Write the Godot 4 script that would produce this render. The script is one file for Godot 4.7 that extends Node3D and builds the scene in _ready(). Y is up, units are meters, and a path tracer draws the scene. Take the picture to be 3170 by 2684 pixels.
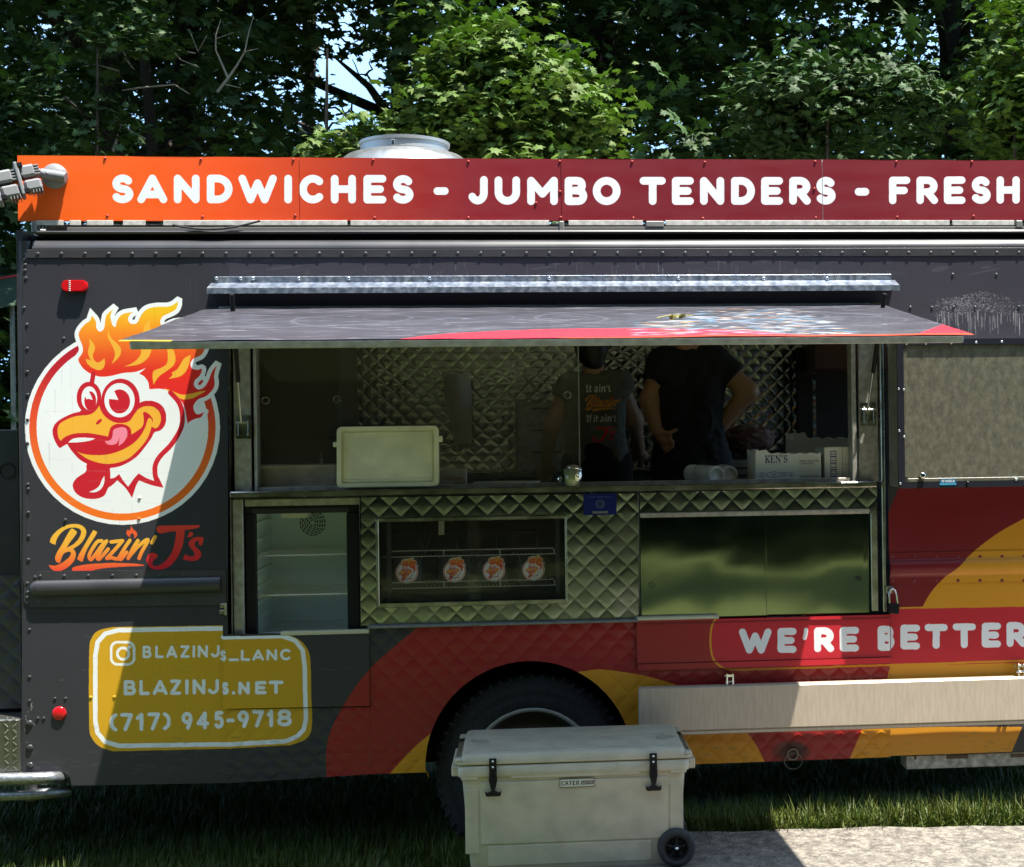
extends Node3D
# ---------------------------------------------------------------- scene: food truck under maples
const F := 4280.0            # focal length of the photograph, in its pixels
const EYE := 1.76
const YAW := 0.0852
const ROLL := 0.0135
const PPX := 2005.0          # optical axis of the (cropped) photograph
const PPY := 1341.0
const PW := 3170.0
const PH := 2684.0
const LAWN := -0.16
const PATH := 0.06
const SUN := Vector3(1.40, 5.55, 1.0)

var cam_pos: Vector3
var cam_basis: Basis
var rng := RandomNumberGenerator.new()
var M := {}
var names := {}


func _ready() -> void:
	rng.seed = 7
	# ------------------------------------------------ camera
	cam_basis = Basis(Vector3.UP, -YAW) * Basis(Vector3.BACK, -ROLL)
	cam_pos = Vector3(0, EYE, 6.06 / cos(YAW))
	var cam := Camera3D.new()
	cam.name = "camera"
	add_child(cam)
	cam.transform = Transform3D(cam_basis, cam_pos)
	cam.near = 0.05
	cam.far = 900.0
	cam.projection = Camera3D.PROJECTION_FRUSTUM
	cam.keep_aspect = Camera3D.KEEP_HEIGHT
	cam.size = cam.near * PH / F
	cam.frustum_offset = Vector2((PW / 2 - PPX) / F * cam.near, -(PH / 2 - PPY) / F * cam.near)
	cam.current = true
	# ------------------------------------------------ sky, sun, exposure
	var env := Environment.new()
	env.background_mode = Environment.BG_SKY
	var sm := ProceduralSkyMaterial.new()
	sm.sky_top_color = Color(0.57, 0.65, 0.75)
	sm.sky_horizon_color = Color(0.36, 0.52, 0.66)
	sm.sky_curve = 0.45
	sm.ground_bottom_color = Color(0.16, 0.20, 0.10)
	sm.ground_horizon_color = Color(0.40, 0.46, 0.38)
	sm.sky_energy_multiplier = 1.22
	sm.sun_angle_max = 12.0
	var sky := Sky.new()
	sky.sky_material = sm
	env.sky = sky
	env.tonemap_mode = Environment.TONE_MAPPER_LINEAR
	env.tonemap_exposure = 2.95
	env.sdfgi_enabled = true
	env.ssao_enabled = true
	env.ssil_enabled = true
	var we := WorldEnvironment.new()
	we.name = "world_environment"
	we.environment = env
	add_child(we)
	var sun := DirectionalLight3D.new()
	sun.name = "sun"
	sun.light_energy = 1.6
	sun.light_color = Color(1.0, 0.975, 0.93)
	sun.light_angular_distance = 0.5
	sun.shadow_enabled = true
	add_child(sun)
	sun.look_at_from_position(Vector3.ZERO, -SUN, Vector3.BACK)
	make_materials()
	build_ground()
	build_truck()
	build_inside()
	build_people()
	build_goods()
	build_cooler()
	build_trees()
	build_woodland()
	build_grass()


# ---------------------------------------------------------------- where a point of the photograph lies on the plane z, or on the ground
func ray(px: float, py: float) -> Vector3:
	return cam_basis * Vector3((px - PPX) / F, -(py - PPY) / F, -1.0)


func W(px: float, py: float, z := 0.0) -> Vector3:
	var d := ray(px, py)
	return cam_pos + d * ((z - cam_pos.z) / d.z)


func G(px: float, py: float, y := 0.0) -> Vector3:
	var d := ray(px, py)
	return cam_pos + d * ((y - cam_pos.y) / d.y)


func w2(px: float, py: float, z := 0.0) -> Vector2:
	var p := W(px, py, z)
	return Vector2(p.x, p.y)


# ---------------------------------------------------------------- nodes
func numbered(called: String) -> String:
	var n: int = names.get(called, 0)
	names[called] = n + 1
	return called if n == 0 else "%s_%03d" % [called, n]


func thing(called: String, label: String, category: String, at := Vector3.ZERO, turn := 0.0, group := "") -> Node3D:
	var o := Node3D.new()
	o.name = numbered(called)
	add_child(o, true)
	o.position = at
	o.rotation.y = turn
	tag(o, label, category, group)
	return o


func tag(o: Node, label: String, category: String, group := "", kind := "") -> void:
	if label != "":
		o.set_meta("label", label)
	if category != "":
		o.set_meta("category", category)
	if group != "":
		o.set_meta("group", group)
	if kind != "":
		o.set_meta("kind", kind)


func tool() -> SurfaceTool:
	var st := SurfaceTool.new()
	st.begin(Mesh.PRIMITIVE_TRIANGLES)
	return st


func finish(st: SurfaceTool) -> ArrayMesh:
	st.generate_normals()
	return st.commit()


func part(called: String, st: SurfaceTool, m: Material, parent: Node = self, label := "") -> MeshInstance3D:
	return put_mesh(called, finish(st), m, parent, label)


func put_mesh(called: String, mesh: Mesh, m: Material, parent: Node = self, label := "") -> MeshInstance3D:
	var o := MeshInstance3D.new()
	o.name = numbered(called) if parent == self else called
	o.mesh = mesh
	o.material_override = m
	parent.add_child(o, true)
	if label != "":
		o.set_meta("label", label)
	return o


# ---------------------------------------------------------------- shapes; positions are in the frame of the node they go to
func quad(st: SurfaceTool, a: Vector3, b: Vector3, c: Vector3, d: Vector3) -> void:   # anticlockwise as seen from outside
	for p in [a, c, b, a, d, c]:
		st.add_vertex(p)


func tri(st: SurfaceTool, a: Vector3, b: Vector3, c: Vector3) -> void:
	for p in [a, c, b]:
		st.add_vertex(p)


func box(st: SurfaceTool, a: Vector3, b: Vector3, bev := 0.003) -> void:
	var lo := Vector3(minf(a.x, b.x), minf(a.y, b.y), minf(a.z, b.z))
	var hi := Vector3(maxf(a.x, b.x), maxf(a.y, b.y), maxf(a.z, b.z))
	box_t(st, Transform3D(Basis(), (lo + hi) / 2), hi - lo, bev)


func box_t(st: SurfaceTool, t: Transform3D, size: Vector3, bev := 0.003) -> void:   # box with chamfered edges
	st.set_smooth_group(-1)
	var h := size / 2
	var e := minf(bev, minf(h.x, minf(h.y, h.z)) * 0.6)
	var ax := [Vector3.RIGHT, Vector3.UP, Vector3.BACK]
	var v := func(s: Vector3, axis: int) -> Vector3:   # corner s (signs), on the face of the given axis
		var p := Vector3(s.x * (h.x - (0.0 if axis == 0 else e)), s.y * (h.y - (0.0 if axis == 1 else e)), s.z * (h.z - (0.0 if axis == 2 else e)))
		return t * p
	for axis in 3:
		for s in [-1.0, 1.0]:
			var u: int = (axis + 1) % 3
			var w: int = (axis + 2) % 3
			var q := []
			for c in [[-1, -1], [1, -1], [1, 1], [-1, 1]]:
				var sg := Vector3.ZERO
				sg[axis] = s
				sg[u] = c[0]
				sg[w] = c[1]
				q.append(v.call(sg, axis))
			if s > 0:
				quad(st, q[0], q[1], q[2], q[3])
			else:
				quad(st, q[3], q[2], q[1], q[0])
	if e <= 0.0:
		return
	for axis in 3:   # edges along this axis
		var u: int = (axis + 1) % 3
		var w: int = (axis + 2) % 3
		for su in [-1.0, 1.0]:
			for sw in [-1.0, 1.0]:
				var lo := Vector3.ZERO
				lo[axis] = -1.0
				lo[u] = su
				lo[w] = sw
				var hi := lo
				hi[axis] = 1.0
				var a: Vector3 = v.call(lo, u)
				var b: Vector3 = v.call(hi, u)
				var c: Vector3 = v.call(hi, w)
				var d: Vector3 = v.call(lo, w)
				if su * sw > 0:
					quad(st, a, d, c, b)
				else:
					quad(st, a, b, c, d)
	for sx in [-1.0, 1.0]:
		for sy in [-1.0, 1.0]:
			for sz in [-1.0, 1.0]:
				var s := Vector3(sx, sy, sz)
				if sx * sy * sz > 0:
					tri(st, v.call(s, 0), v.call(s, 1), v.call(s, 2))
				else:
					tri(st, v.call(s, 0), v.call(s, 2), v.call(s, 1))


func bx(st: SurfaceTool, x0: float, y0: float, x1: float, y1: float, zf: float, zb: float, bev := 0.003) -> void:   # a box whose front, at zf, spans these pixels of the photograph
	var p := W(x0, y0, zf)
	var q := W(x1, y1, zf)
	box(st, Vector3(p.x, p.y, zf), Vector3(q.x, q.y, zb), bev)


func bar(st: SurfaceTool, a: Vector3, b: Vector3, w: float, d: float, up := Vector3.UP, bev := 0.002) -> void:
	var y := (b - a).normalized()
	var x := y.cross(up)
	if x.length() < 0.01:
		x = y.cross(Vector3.BACK)
	x = x.normalized()
	box_t(st, Transform3D(Basis(x, y, x.cross(y)), (a + b) / 2), Vector3(w, a.distance_to(b), d), bev)


func tube(st: SurfaceTool, pts: Array, radii: Variant, seg := 10, caps := true) -> void:
	var n := pts.size()
	var rings := []
	var side := Vector3.ZERO
	for i in n:
		var p: Vector3 = pts[i]
		var dir: Vector3 = (pts[mini(i + 1, n - 1)] - pts[maxi(i - 1, 0)]).normalized()
		if side == Vector3.ZERO:
			side = dir.cross(Vector3.UP if absf(dir.y) < 0.9 else Vector3.RIGHT).normalized()
		side = (side - dir * side.dot(dir)).normalized()
		var up := side.cross(dir)
		var r: float = radii if radii is float else radii[i]
		var ring := []
		for k in seg:
			var t := TAU * k / seg
			ring.append(p + (side * cos(t) + up * sin(t)) * r)
		rings.append(ring)
	st.set_smooth_group(0)
	for i in n - 1:
		for k in seg:
			var k2 := (k + 1) % seg
			quad(st, rings[i][k], rings[i + 1][k], rings[i + 1][k2], rings[i][k2])
	if caps:
		st.set_smooth_group(-1)
		for k in range(1, seg - 1):
			tri(st, rings[0][0], rings[0][k], rings[0][k + 1])
			tri(st, rings[n - 1][0], rings[n - 1][k + 1], rings[n - 1][k])


func lathe(st: SurfaceTool, prof: Array, t: Transform3D, seg := 24, sharp := false) -> void:   # profile points (radius, height) from bottom to top round the y axis of t
	for i in prof.size() - 1:
		if sharp:
			st.set_smooth_group(i + 1)
		else:
			st.set_smooth_group(0)
		for k in seg:
			var a := TAU * k / seg
			var b := TAU * (k + 1) / seg
			var p: Vector2 = prof[i]
			var q: Vector2 = prof[i + 1]
			var v := [Vector3(p.x * sin(a), p.y, p.x * cos(a)), Vector3(p.x * sin(b), p.y, p.x * cos(b)), Vector3(q.x * sin(b), q.y, q.x * cos(b)), Vector3(q.x * sin(a), q.y, q.x * cos(a))]
			if p.x < 1e-5:
				tri(st, t * v[0], t * v[2], t * v[3])
			elif q.x < 1e-5:
				tri(st, t * v[0], t * v[1], t * v[2])
			else:
				quad(st, t * v[0], t * v[1], t * v[2], t * v[3])


func prism(st: SurfaceTool, poly: PackedVector2Array, z0: float, z1: float, t := Transform3D()) -> void:   # polygon in x, y drawn out along z
	st.set_smooth_group(-1)
	if not Geometry2D.is_polygon_clockwise(poly):
		pass
	else:
		poly = poly.duplicate()
		poly.reverse()
	var ids := Geometry2D.triangulate_polygon(poly)
	for i in range(0, ids.size(), 3):
		var a := poly[ids[i]]
		var b := poly[ids[i + 1]]
		var c := poly[ids[i + 2]]
		if (b - a).cross(c - a) < 0:
			var s := b
			b = c
			c = s
		tri(st, t * Vector3(a.x, a.y, z1), t * Vector3(b.x, b.y, z1), t * Vector3(c.x, c.y, z1))
		tri(st, t * Vector3(a.x, a.y, z0), t * Vector3(c.x, c.y, z0), t * Vector3(b.x, b.y, z0))
	for i in poly.size():
		var a := poly[i]
		var b := poly[(i + 1) % poly.size()]
		quad(st, t * Vector3(a.x, a.y, z0), t * Vector3(b.x, b.y, z0), t * Vector3(b.x, b.y, z1), t * Vector3(a.x, a.y, z1))


func along_x(st: SurfaceTool, prof: Array, x0: float, x1: float, closed := true, smooth := false) -> void:   # profile points (z, y), anticlockwise seen from +x looking back
	st.set_smooth_group(0 if smooth else -1)
	var n := prof.size()
	for i in (n if closed else n - 1):
		var p: Vector2 = prof[i]
		var q: Vector2 = prof[(i + 1) % n]
		quad(st, Vector3(x0, p.y, p.x), Vector3(x1, p.y, p.x), Vector3(x1, q.y, q.x), Vector3(x0, q.y, q.x))
	if closed:
		st.set_smooth_group(-1)
		var poly := PackedVector2Array()
		for p in prof:
			poly.append(p)
		var ids := Geometry2D.triangulate_polygon(poly)
		for i in range(0, ids.size(), 3):
			var v := []
			for k in 3:
				v.append(poly[ids[i + k]])
			tri(st, Vector3(x1, v[0].y, v[0].x), Vector3(x1, v[1].y, v[1].x), Vector3(x1, v[2].y, v[2].x))
			tri(st, Vector3(x0, v[0].y, v[0].x), Vector3(x0, v[2].y, v[2].x), Vector3(x0, v[1].y, v[1].x))


func dome(st: SurfaceTool, c: Vector3, r: float, h: float, seg := 8) -> void:   # rivet head facing +z
	var t := Transform3D(Basis(Vector3.RIGHT, Vector3.BACK, Vector3.DOWN), c)
	lathe(st, [Vector2(r, 0), Vector2(r * 0.92, h * 0.45), Vector2(r * 0.6, h * 0.85), Vector2(0, h)], t, seg)


func ball(st: SurfaceTool, c: Vector3, r: Vector3, seg := 16, rows := 8) -> void:
	var prof := []
	for i in rows + 1:
		var a := PI * i / rows
		prof.append(Vector2(sin(a), -cos(a)))
	lathe(st, prof, Transform3D(Basis(Vector3(r.x, 0, 0), Vector3(0, r.y, 0), Vector3(0, 0, r.z)), c), seg)


func round_rect(x0: float, y0: float, x1: float, y1: float, r: float, n := 6) -> PackedVector2Array:
	var out := PackedVector2Array()
	for c in [[x1 - r, y1 - r, 0], [x0 + r, y1 - r, 90], [x0 + r, y0 + r, 180], [x1 - r, y0 + r, 270]]:
		for i in n + 1:
			var a := deg_to_rad(c[2] + 90.0 * i / n)
			out.append(Vector2(c[0] + r * cos(a), c[1] + r * sin(a)))
	return out


func frame_prism(st: SurfaceTool, outer: PackedVector2Array, inner: PackedVector2Array, z0: float, z1: float, t := Transform3D()) -> void:   # a ring between two outlines with the same number of points
	st.set_smooth_group(-1)
	var n := outer.size()
	for i in n:
		var j := (i + 1) % n
		var a := outer[i]
		var b := outer[j]
		var c := inner[j]
		var d := inner[i]
		quad(st, t * Vector3(d.x, d.y, z1), t * Vector3(a.x, a.y, z1), t * Vector3(b.x, b.y, z1), t * Vector3(c.x, c.y, z1))
		quad(st, t * Vector3(a.x, a.y, z0), t * Vector3(b.x, b.y, z0), t * Vector3(b.x, b.y, z1), t * Vector3(a.x, a.y, z1))
		quad(st, t * Vector3(c.x, c.y, z0), t * Vector3(d.x, d.y, z0), t * Vector3(d.x, d.y, z1), t * Vector3(c.x, c.y, z1))
		quad(st, t * Vector3(a.x, a.y, z0), t * Vector3(d.x, d.y, z0), t * Vector3(c.x, c.y, z0), t * Vector3(b.x, b.y, z0))


# a sheet that covers the polygon (world x, y) at depth z, raised by relief(x, y); quilted sheets follow their own diamonds
func sheet(st: SurfaceTool, poly: PackedVector2Array, z: float, step: float, relief: Callable, canvas: Canvas = null, diamond := 0.0) -> void:
	var lo := poly[0]
	var hi := poly[0]
	for p in poly:
		lo = lo.min(p)
		hi = hi.max(p)
	var turn := diamond > 0.0
	var to_xy := func(a: float, b: float) -> Vector2: return Vector2((a + b) / 2, (a - b) / 2) if turn else Vector2(a, b)
	var a0 := lo.x + lo.y if turn else lo.x
	var a1 := hi.x + hi.y if turn else hi.x
	var b0 := lo.x - hi.y if turn else lo.y
	var b1 := hi.x - lo.y if turn else hi.y
	if turn:
		step = diamond / roundf(diamond / step)
		a0 = floorf(a0 / diamond) * diamond
		b0 = floorf(b0 / diamond) * diamond
	var na := int(ceil((a1 - a0) / step))
	var nb := int(ceil((b1 - b0) / step))
	for i in na:
		for j in nb:
			var a := a0 + i * step
			var b := b0 + j * step
			var q: Array[Vector2] = [to_xy.call(a, b), to_xy.call(a + step, b), to_xy.call(a + step, b + step), to_xy.call(a, b + step)]
			var lo_q := q[0].min(q[1]).min(q[2]).min(q[3])
			var hi_q := q[0].max(q[1]).max(q[2]).max(q[3])
			if lo_q.x > hi.x or hi_q.x < lo.x or lo_q.y > hi.y or hi_q.y < lo.y:
				continue
			st.set_smooth_group((int(floor((a + step / 2) / diamond)) * 977 + int(floor((b + step / 2) / diamond)) * 13 + 200000) if turn else 0)
			var inside := 0
			for p in q:
				if Geometry2D.is_point_in_polygon(p, poly):
					inside += 1
			if inside == 4:
				sheet_fan(st, PackedVector2Array(q), z, relief, canvas)
			else:
				for piece in Geometry2D.intersect_polygons(PackedVector2Array(q), poly):
					sheet_fan(st, piece, z, relief, canvas)


func sheet_fan(st: SurfaceTool, p: PackedVector2Array, z: float, relief: Callable, canvas: Canvas) -> void:
	if p.size() < 3:
		return
	var ids := PackedInt32Array([0, 1, 2, 0, 2, 3]) if p.size() == 4 else Geometry2D.triangulate_polygon(p)
	for i in range(0, ids.size(), 3):
		var t := [p[ids[i]], p[ids[i + 1]], p[ids[i + 2]]]
		if (t[1] - t[0]).cross(t[2] - t[0]) > 0:
			t = [t[0], t[2], t[1]]
		for v in t:
			if canvas:
				st.set_uv(canvas.uv(v))
			var h: float = relief.call(v.x, v.y)
			st.add_vertex(Vector3(v.x, v.y, z + h))


func flat(_x: float, _y: float) -> float:
	return 0.0


func quilt(x: float, y: float, d: float, h: float) -> float:
	var f := fposmod((x + y) / d, 1.0)
	var g := fposmod((x - y) / d, 1.0)
	var id := Vector2(floorf((x + y) / d), floorf((x - y) / d))
	var r1 := fposmod(sin(id.x * 12.99 + id.y * 78.23) * 4375.85, 1.0) - 0.5   # no two diamonds are pressed quite alike
	var r2 := fposmod(sin(id.x * 39.35 + id.y * 11.14) * 2745.23, 1.0) - 0.5
	var swell := 0.75 + 0.5 * wave.get_noise_2d(x * 2.2 + 9.0, y * 2.2)
	var edge := 16.0 * f * (1 - f) * g * (1 - g)
	return h * swell * (pow(clampf(edge, 0.0, 1.0), 0.5) + edge * (r1 * (f - 0.5) + r2 * (g - 0.5)) * 0.9)


func text_mesh(text: String, height: float, font_name := "Droid Sans", bold := false, italic := false) -> Array:   # triangles (2D points) of a text, baseline left at the origin, capitals about this high
	var f := SystemFont.new()
	f.font_names = PackedStringArray([font_name])
	f.font_weight = 700 if bold else 400
	f.font_italic = italic
	var tm := TextMesh.new()
	tm.text = text
	tm.font = f
	tm.font_size = 32
	tm.pixel_size = 1.0
	tm.depth = 0.0
	tm.horizontal_alignment = HORIZONTAL_ALIGNMENT_LEFT
	tm.vertical_alignment = VERTICAL_ALIGNMENT_BOTTOM
	var arr := tm.get_mesh_arrays()
	var v: PackedVector3Array = arr[Mesh.ARRAY_VERTEX]
	var ix: PackedInt32Array = arr[Mesh.ARRAY_INDEX] if arr[Mesh.ARRAY_INDEX] else PackedInt32Array(range(v.size()))
	var out := []
	var lo := Vector2(1e9, 1e9)
	var hi := -lo
	for p in v:
		lo = lo.min(Vector2(p.x, p.y))
		hi = hi.max(Vector2(p.x, p.y))
	var s := height / maxf(1.0, hi.y - lo.y)
	for i in range(0, ix.size() - 2, 3):
		var t := PackedVector2Array()
		for k in 3:
			var p := v[ix[i + k]]
			t.append((Vector2(p.x, p.y) - lo) * s)
		out.append(t)
	return [out, (hi - lo) * s]


# ---------------------------------------------------------------- flat print: a picture laid over a world rectangle (x to the right, y up)
class Canvas:
	var img: Image
	var x0: float
	var y1: float
	var s: float
	var w: int
	var h: int

	func _init(ax0: float, ay0: float, ax1: float, ay1: float, per_metre: float, ground: Color) -> void:
		x0 = ax0
		y1 = ay1
		s = per_metre
		w = mini(2048, int(ceil((ax1 - ax0) * s)))
		h = mini(2048, int(ceil((ay1 - ay0) * s)))
		img = Image.create(w, h, false, Image.FORMAT_RGB8)
		img.fill(ground.linear_to_srgb())

	func uv(p: Vector2) -> Vector2:
		return Vector2((p.x - x0) * s / w, (y1 - p.y) * s / h)

	func at(p: Vector2) -> Vector2:
		return Vector2((p.x - x0) * s, (y1 - p.y) * s)

	# fills world polygons (even-odd); tint: a Color (linear), or an Array of [world y, Color] from top to bottom, or of [Vector2(world x, 0), Color] from left to right
	func fill(polys: Array, tint: Variant, alpha := 1.0) -> void:
		var rows := {}
		for poly in polys:
			var n: int = poly.size()
			for i in n:
				var a := at(poly[i])
				var b := at(poly[(i + 1) % n])
				if a.y > b.y:
					var t := a
					a = b
					b = t
				var r0 := maxi(0, int(ceil(a.y - 0.5)))
				var r1 := mini(h - 1, int(ceil(b.y - 0.5)) - 1)
				for r in range(r0, r1 + 1):
					var x := a.x + (b.x - a.x) * (r + 0.5 - a.y) / (b.y - a.y)
					if rows.has(r):
						rows[r].append(x)
					else:
						rows[r] = PackedFloat32Array([x])
		var across: bool = tint is Array and tint[0][0] is Vector2
		for r in rows:
			var xs: PackedFloat32Array = rows[r]
			xs.sort()
			for k in range(0, xs.size() - 1, 2):
				var a := clampi(int(round(xs[k])), 0, w)
				var b := clampi(int(round(xs[k + 1])), 0, w)
				if b <= a:
					continue
				if alpha < 1.0:
					var c: Color = (tint if tint is Color else ramp(tint, y1 - (r + 0.5) / s)).linear_to_srgb()
					for x in range(a, b):
						img.set_pixel(x, r, img.get_pixel(x, r).lerp(c, alpha))
				elif across:
					for x in range(a, b, 4):
						img.fill_rect(Rect2i(x, r, mini(4, b - x), 1), ramp_across(tint, x0 + x / s).linear_to_srgb())
				else:
					var c: Color = tint if tint is Color else ramp(tint, y1 - (r + 0.5) / s)
					img.fill_rect(Rect2i(a, r, b - a, 1), c.linear_to_srgb())

	func ramp(stops: Array, y: float) -> Color:
		for i in stops.size() - 1:
			if y >= stops[i + 1][0]:
				var t: float = clampf((stops[i][0] - y) / (stops[i][0] - stops[i + 1][0]), 0.0, 1.0)
				return stops[i][1].lerp(stops[i + 1][1], t)
		return stops[-1][1]

	func ramp_across(stops: Array, x: float) -> Color:
		for i in stops.size() - 1:
			if x <= stops[i + 1][0].x:
				var t: float = clampf((x - stops[i][0].x) / (stops[i + 1][0].x - stops[i][0].x), 0.0, 1.0)
				return stops[i][1].lerp(stops[i + 1][1], t)
		return stops[-1][1]

	func texture() -> ImageTexture:
		return ImageTexture.create_from_image(img)


# "x,y" points joined by a smooth curve; "x,y!" is a corner; "@cx,cy,rx,ry,a0,a1" an arc
func path(text: String, closed := true) -> PackedVector2Array:
	var p := []
	var corner := []
	for word in text.split(" ", false):
		if word.begins_with("@"):
			var v := word.substr(1).split_floats(",")
			var n := maxi(4, int(absf(v[5] - v[4]) / 12.0))
			for i in n + 1:
				var a := deg_to_rad(v[4] + (v[5] - v[4]) * i / n)
				p.append(Vector2(v[0] + v[2] * cos(a), v[1] + v[3] * sin(a)))
				corner.append(true)
			continue
		corner.append(word.ends_with("!"))
		var v := word.trim_suffix("!").split_floats(",")
		p.append(Vector2(v[0], v[1]))
	var out := PackedVector2Array()
	var n := p.size()
	for i in (n if closed else n - 1):
		var b: Vector2 = p[i]
		var c: Vector2 = p[(i + 1) % n]
		if corner[i] and corner[(i + 1) % n]:
			out.append(b)
			continue
		var a: Vector2 = b if corner[i] else p[(i - 1 + n) % n]
		var d: Vector2 = c if corner[(i + 1) % n] else p[(i + 2) % n]
		if not closed and i == 0:
			a = b
		if not closed and i == n - 2:
			d = c
		for k in 6:
			out.append(b.cubic_interpolate(c, a, d, k / 6.0))
	if not closed:
		out.append(p[n - 1])
	return out


func stroke(line: PackedVector2Array, width: float) -> Array:
	return Geometry2D.offset_polyline(line, width / 2, Geometry2D.JOIN_ROUND, Geometry2D.END_ROUND)


func moved(polys: Array, how: Callable) -> Array:
	var out := []
	for poly in polys:
		var q := PackedVector2Array()
		for p in poly:
			q.append(how.call(p))
		out.append(q)
	return out


func ellipse(cx: float, cy: float, rx: float, ry: float, turn := 0.0, n := 48) -> PackedVector2Array:
	var out := PackedVector2Array()
	for i in n:
		var a := TAU * i / n
		out.append(Vector2(cx, cy) + Vector2(rx * cos(a), ry * sin(a)).rotated(turn))
	return out


const GLYPHS := {
	"A": ["0,1! .5,0! 1,1!", ".2,.76! .8,.76!"], "B": ["0,0! .55,0 .82,.06 .9,.24 .8,.42 .55,.48! .4,.48!", ".55,.48! .85,.53 1,.73 .88,.94 .6,1! 0,1! 0,0!"],
	"C": ["@.56,.5,.56,.5,-48,-312"], "D": ["0,0! .35,0! @.38,.5,.62,.5,-90,90 0,1! 0,0!"], "E": ["1,0! 0,0! 0,1! 1,1!", "0,.5! .84,.5!"], "F": ["1,0! 0,0! 0,1!", "0,.5! .82,.5!"],
	"H": ["0,0! 0,1!", "1,0! 1,1!", "0,.5! 1,.5!"], "I": [".5,0! .5,1!"], "J": ["1,0! 1,.6! @.45,.62,.55,.38,0,150"], "L": ["0,0! 0,1! 1,1!"], "M": ["0,1! 0,0! .5,.64! 1,0! 1,1!"],
	"N": ["0,1! 0,0! 1,1! 1,0!"], "O": ["@.5,.5,.5,.5,0,360"], "R": ["0,1! 0,0! .5,0! @.5,.29,.47,.29,-90,90 .42,.58!", ".5,.58! 1,1!"],
	"S": ["@.52,.25,.46,.25,-32,-270 @.5,.75,.5,.25,-90,148"], "T": ["0,0! 1,0!", ".5,0! .5,1!"], "U": ["0,0! 0,.55! @.5,.57,.5,.43,180,0 1,0!"], "W": ["0,0! .27,1! .5,.22! .73,1! 1,0!"],
	"Z": ["0,0! 1,0! 0,1! 1,1!"], "1": ["0,.24! .8,0! .8,1!"], "4": [".72,1! .72,0! 0,.72! 1,.72!"], "5": [".92,0! .18,0! .1,.42! @.48,.68,.52,.32,-125,142"], "7": ["0,0! 1,0! .36,1!"],
	"8": ["@.5,.25,.42,.25,0,360", "@.5,.75,.5,.25,0,360"], "9": ["@.5,.3,.5,.3,0,360", "1,.3! .97,.5 .62,1!"], "-": ["0,.56! 1,.56!"], "_": ["0,1! 1,1!"], ".": [".5,1! .5,.98!"],
	"(": ["1,0 .15,.25 .15,.75 1,1"], ")": ["0,0 .85,.25 .85,.75 0,1"], "'": [".75,0! .75,.3 .2,1!"],
}


func letter(c: Canvas, ch: String, x0: float, y0: float, x1: float, y1: float, t: float, tint: Color, z := 0.0) -> void:   # rounded lettering whose ink fills this box of the photograph
	for g in GLYPHS[ch]:
		var line := PackedVector2Array()
		for p in path(g, false):
			line.append(Vector2(lerpf(x0 + t / 2, x1 - t / 2, p.x), lerpf(y0 + t / 2, y1 - t / 2, p.y)))
		for poly in stroke(line, t):
			if Geometry2D.is_polygon_clockwise(poly):
				continue
		c.fill(moved(stroke(line, t), func(p): return w2(p.x, p.y, z)), tint)


func word(c: Canvas, text: String, spans: Array, tops: Array, t: float, tint: Color, z := 0.0) -> void:   # spans: x0, x1 of each letter; tops: [x, y0, y1] at some places, in between they are interpolated
	for i in text.length():
		var x0: float = spans[2 * i]
		var x1: float = spans[2 * i + 1]
		var x := (x0 + x1) / 2
		var k := 0
		while k < tops.size() - 2 and x > tops[k + 1][0]:
			k += 1
		var f: float = (x - tops[k][0]) / (tops[k + 1][0] - tops[k][0])
		if text[i] == "'":
			var ya := lerpf(tops[k][1], tops[k + 1][1], f)
			letter(c, "'", x0, ya, x1, ya + 0.5 * (tops[k][2] - tops[k][1]), (x1 - x0) * 0.62, tint, z)
			continue
		letter(c, text[i], x0, lerpf(tops[k][1], tops[k + 1][1], f), x1, lerpf(tops[k][2], tops[k + 1][2], f), t, tint, z)


func print_text(c: Canvas, text: String, at: Vector2, height: float, tint: Color, width := 0.0, font_name := "Droid Sans", bold := false, italic := false) -> void:   # at: world, lower left
	var got := text_mesh(text, height, font_name, bold, italic)
	var sx: float = width / got[1].x if width > 0 else 1.0
	for t in got[0]:
		c.fill([PackedVector2Array([at + t[0] * Vector2(sx, 1), at + t[1] * Vector2(sx, 1), at + t[2] * Vector2(sx, 1)])], tint)


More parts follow.
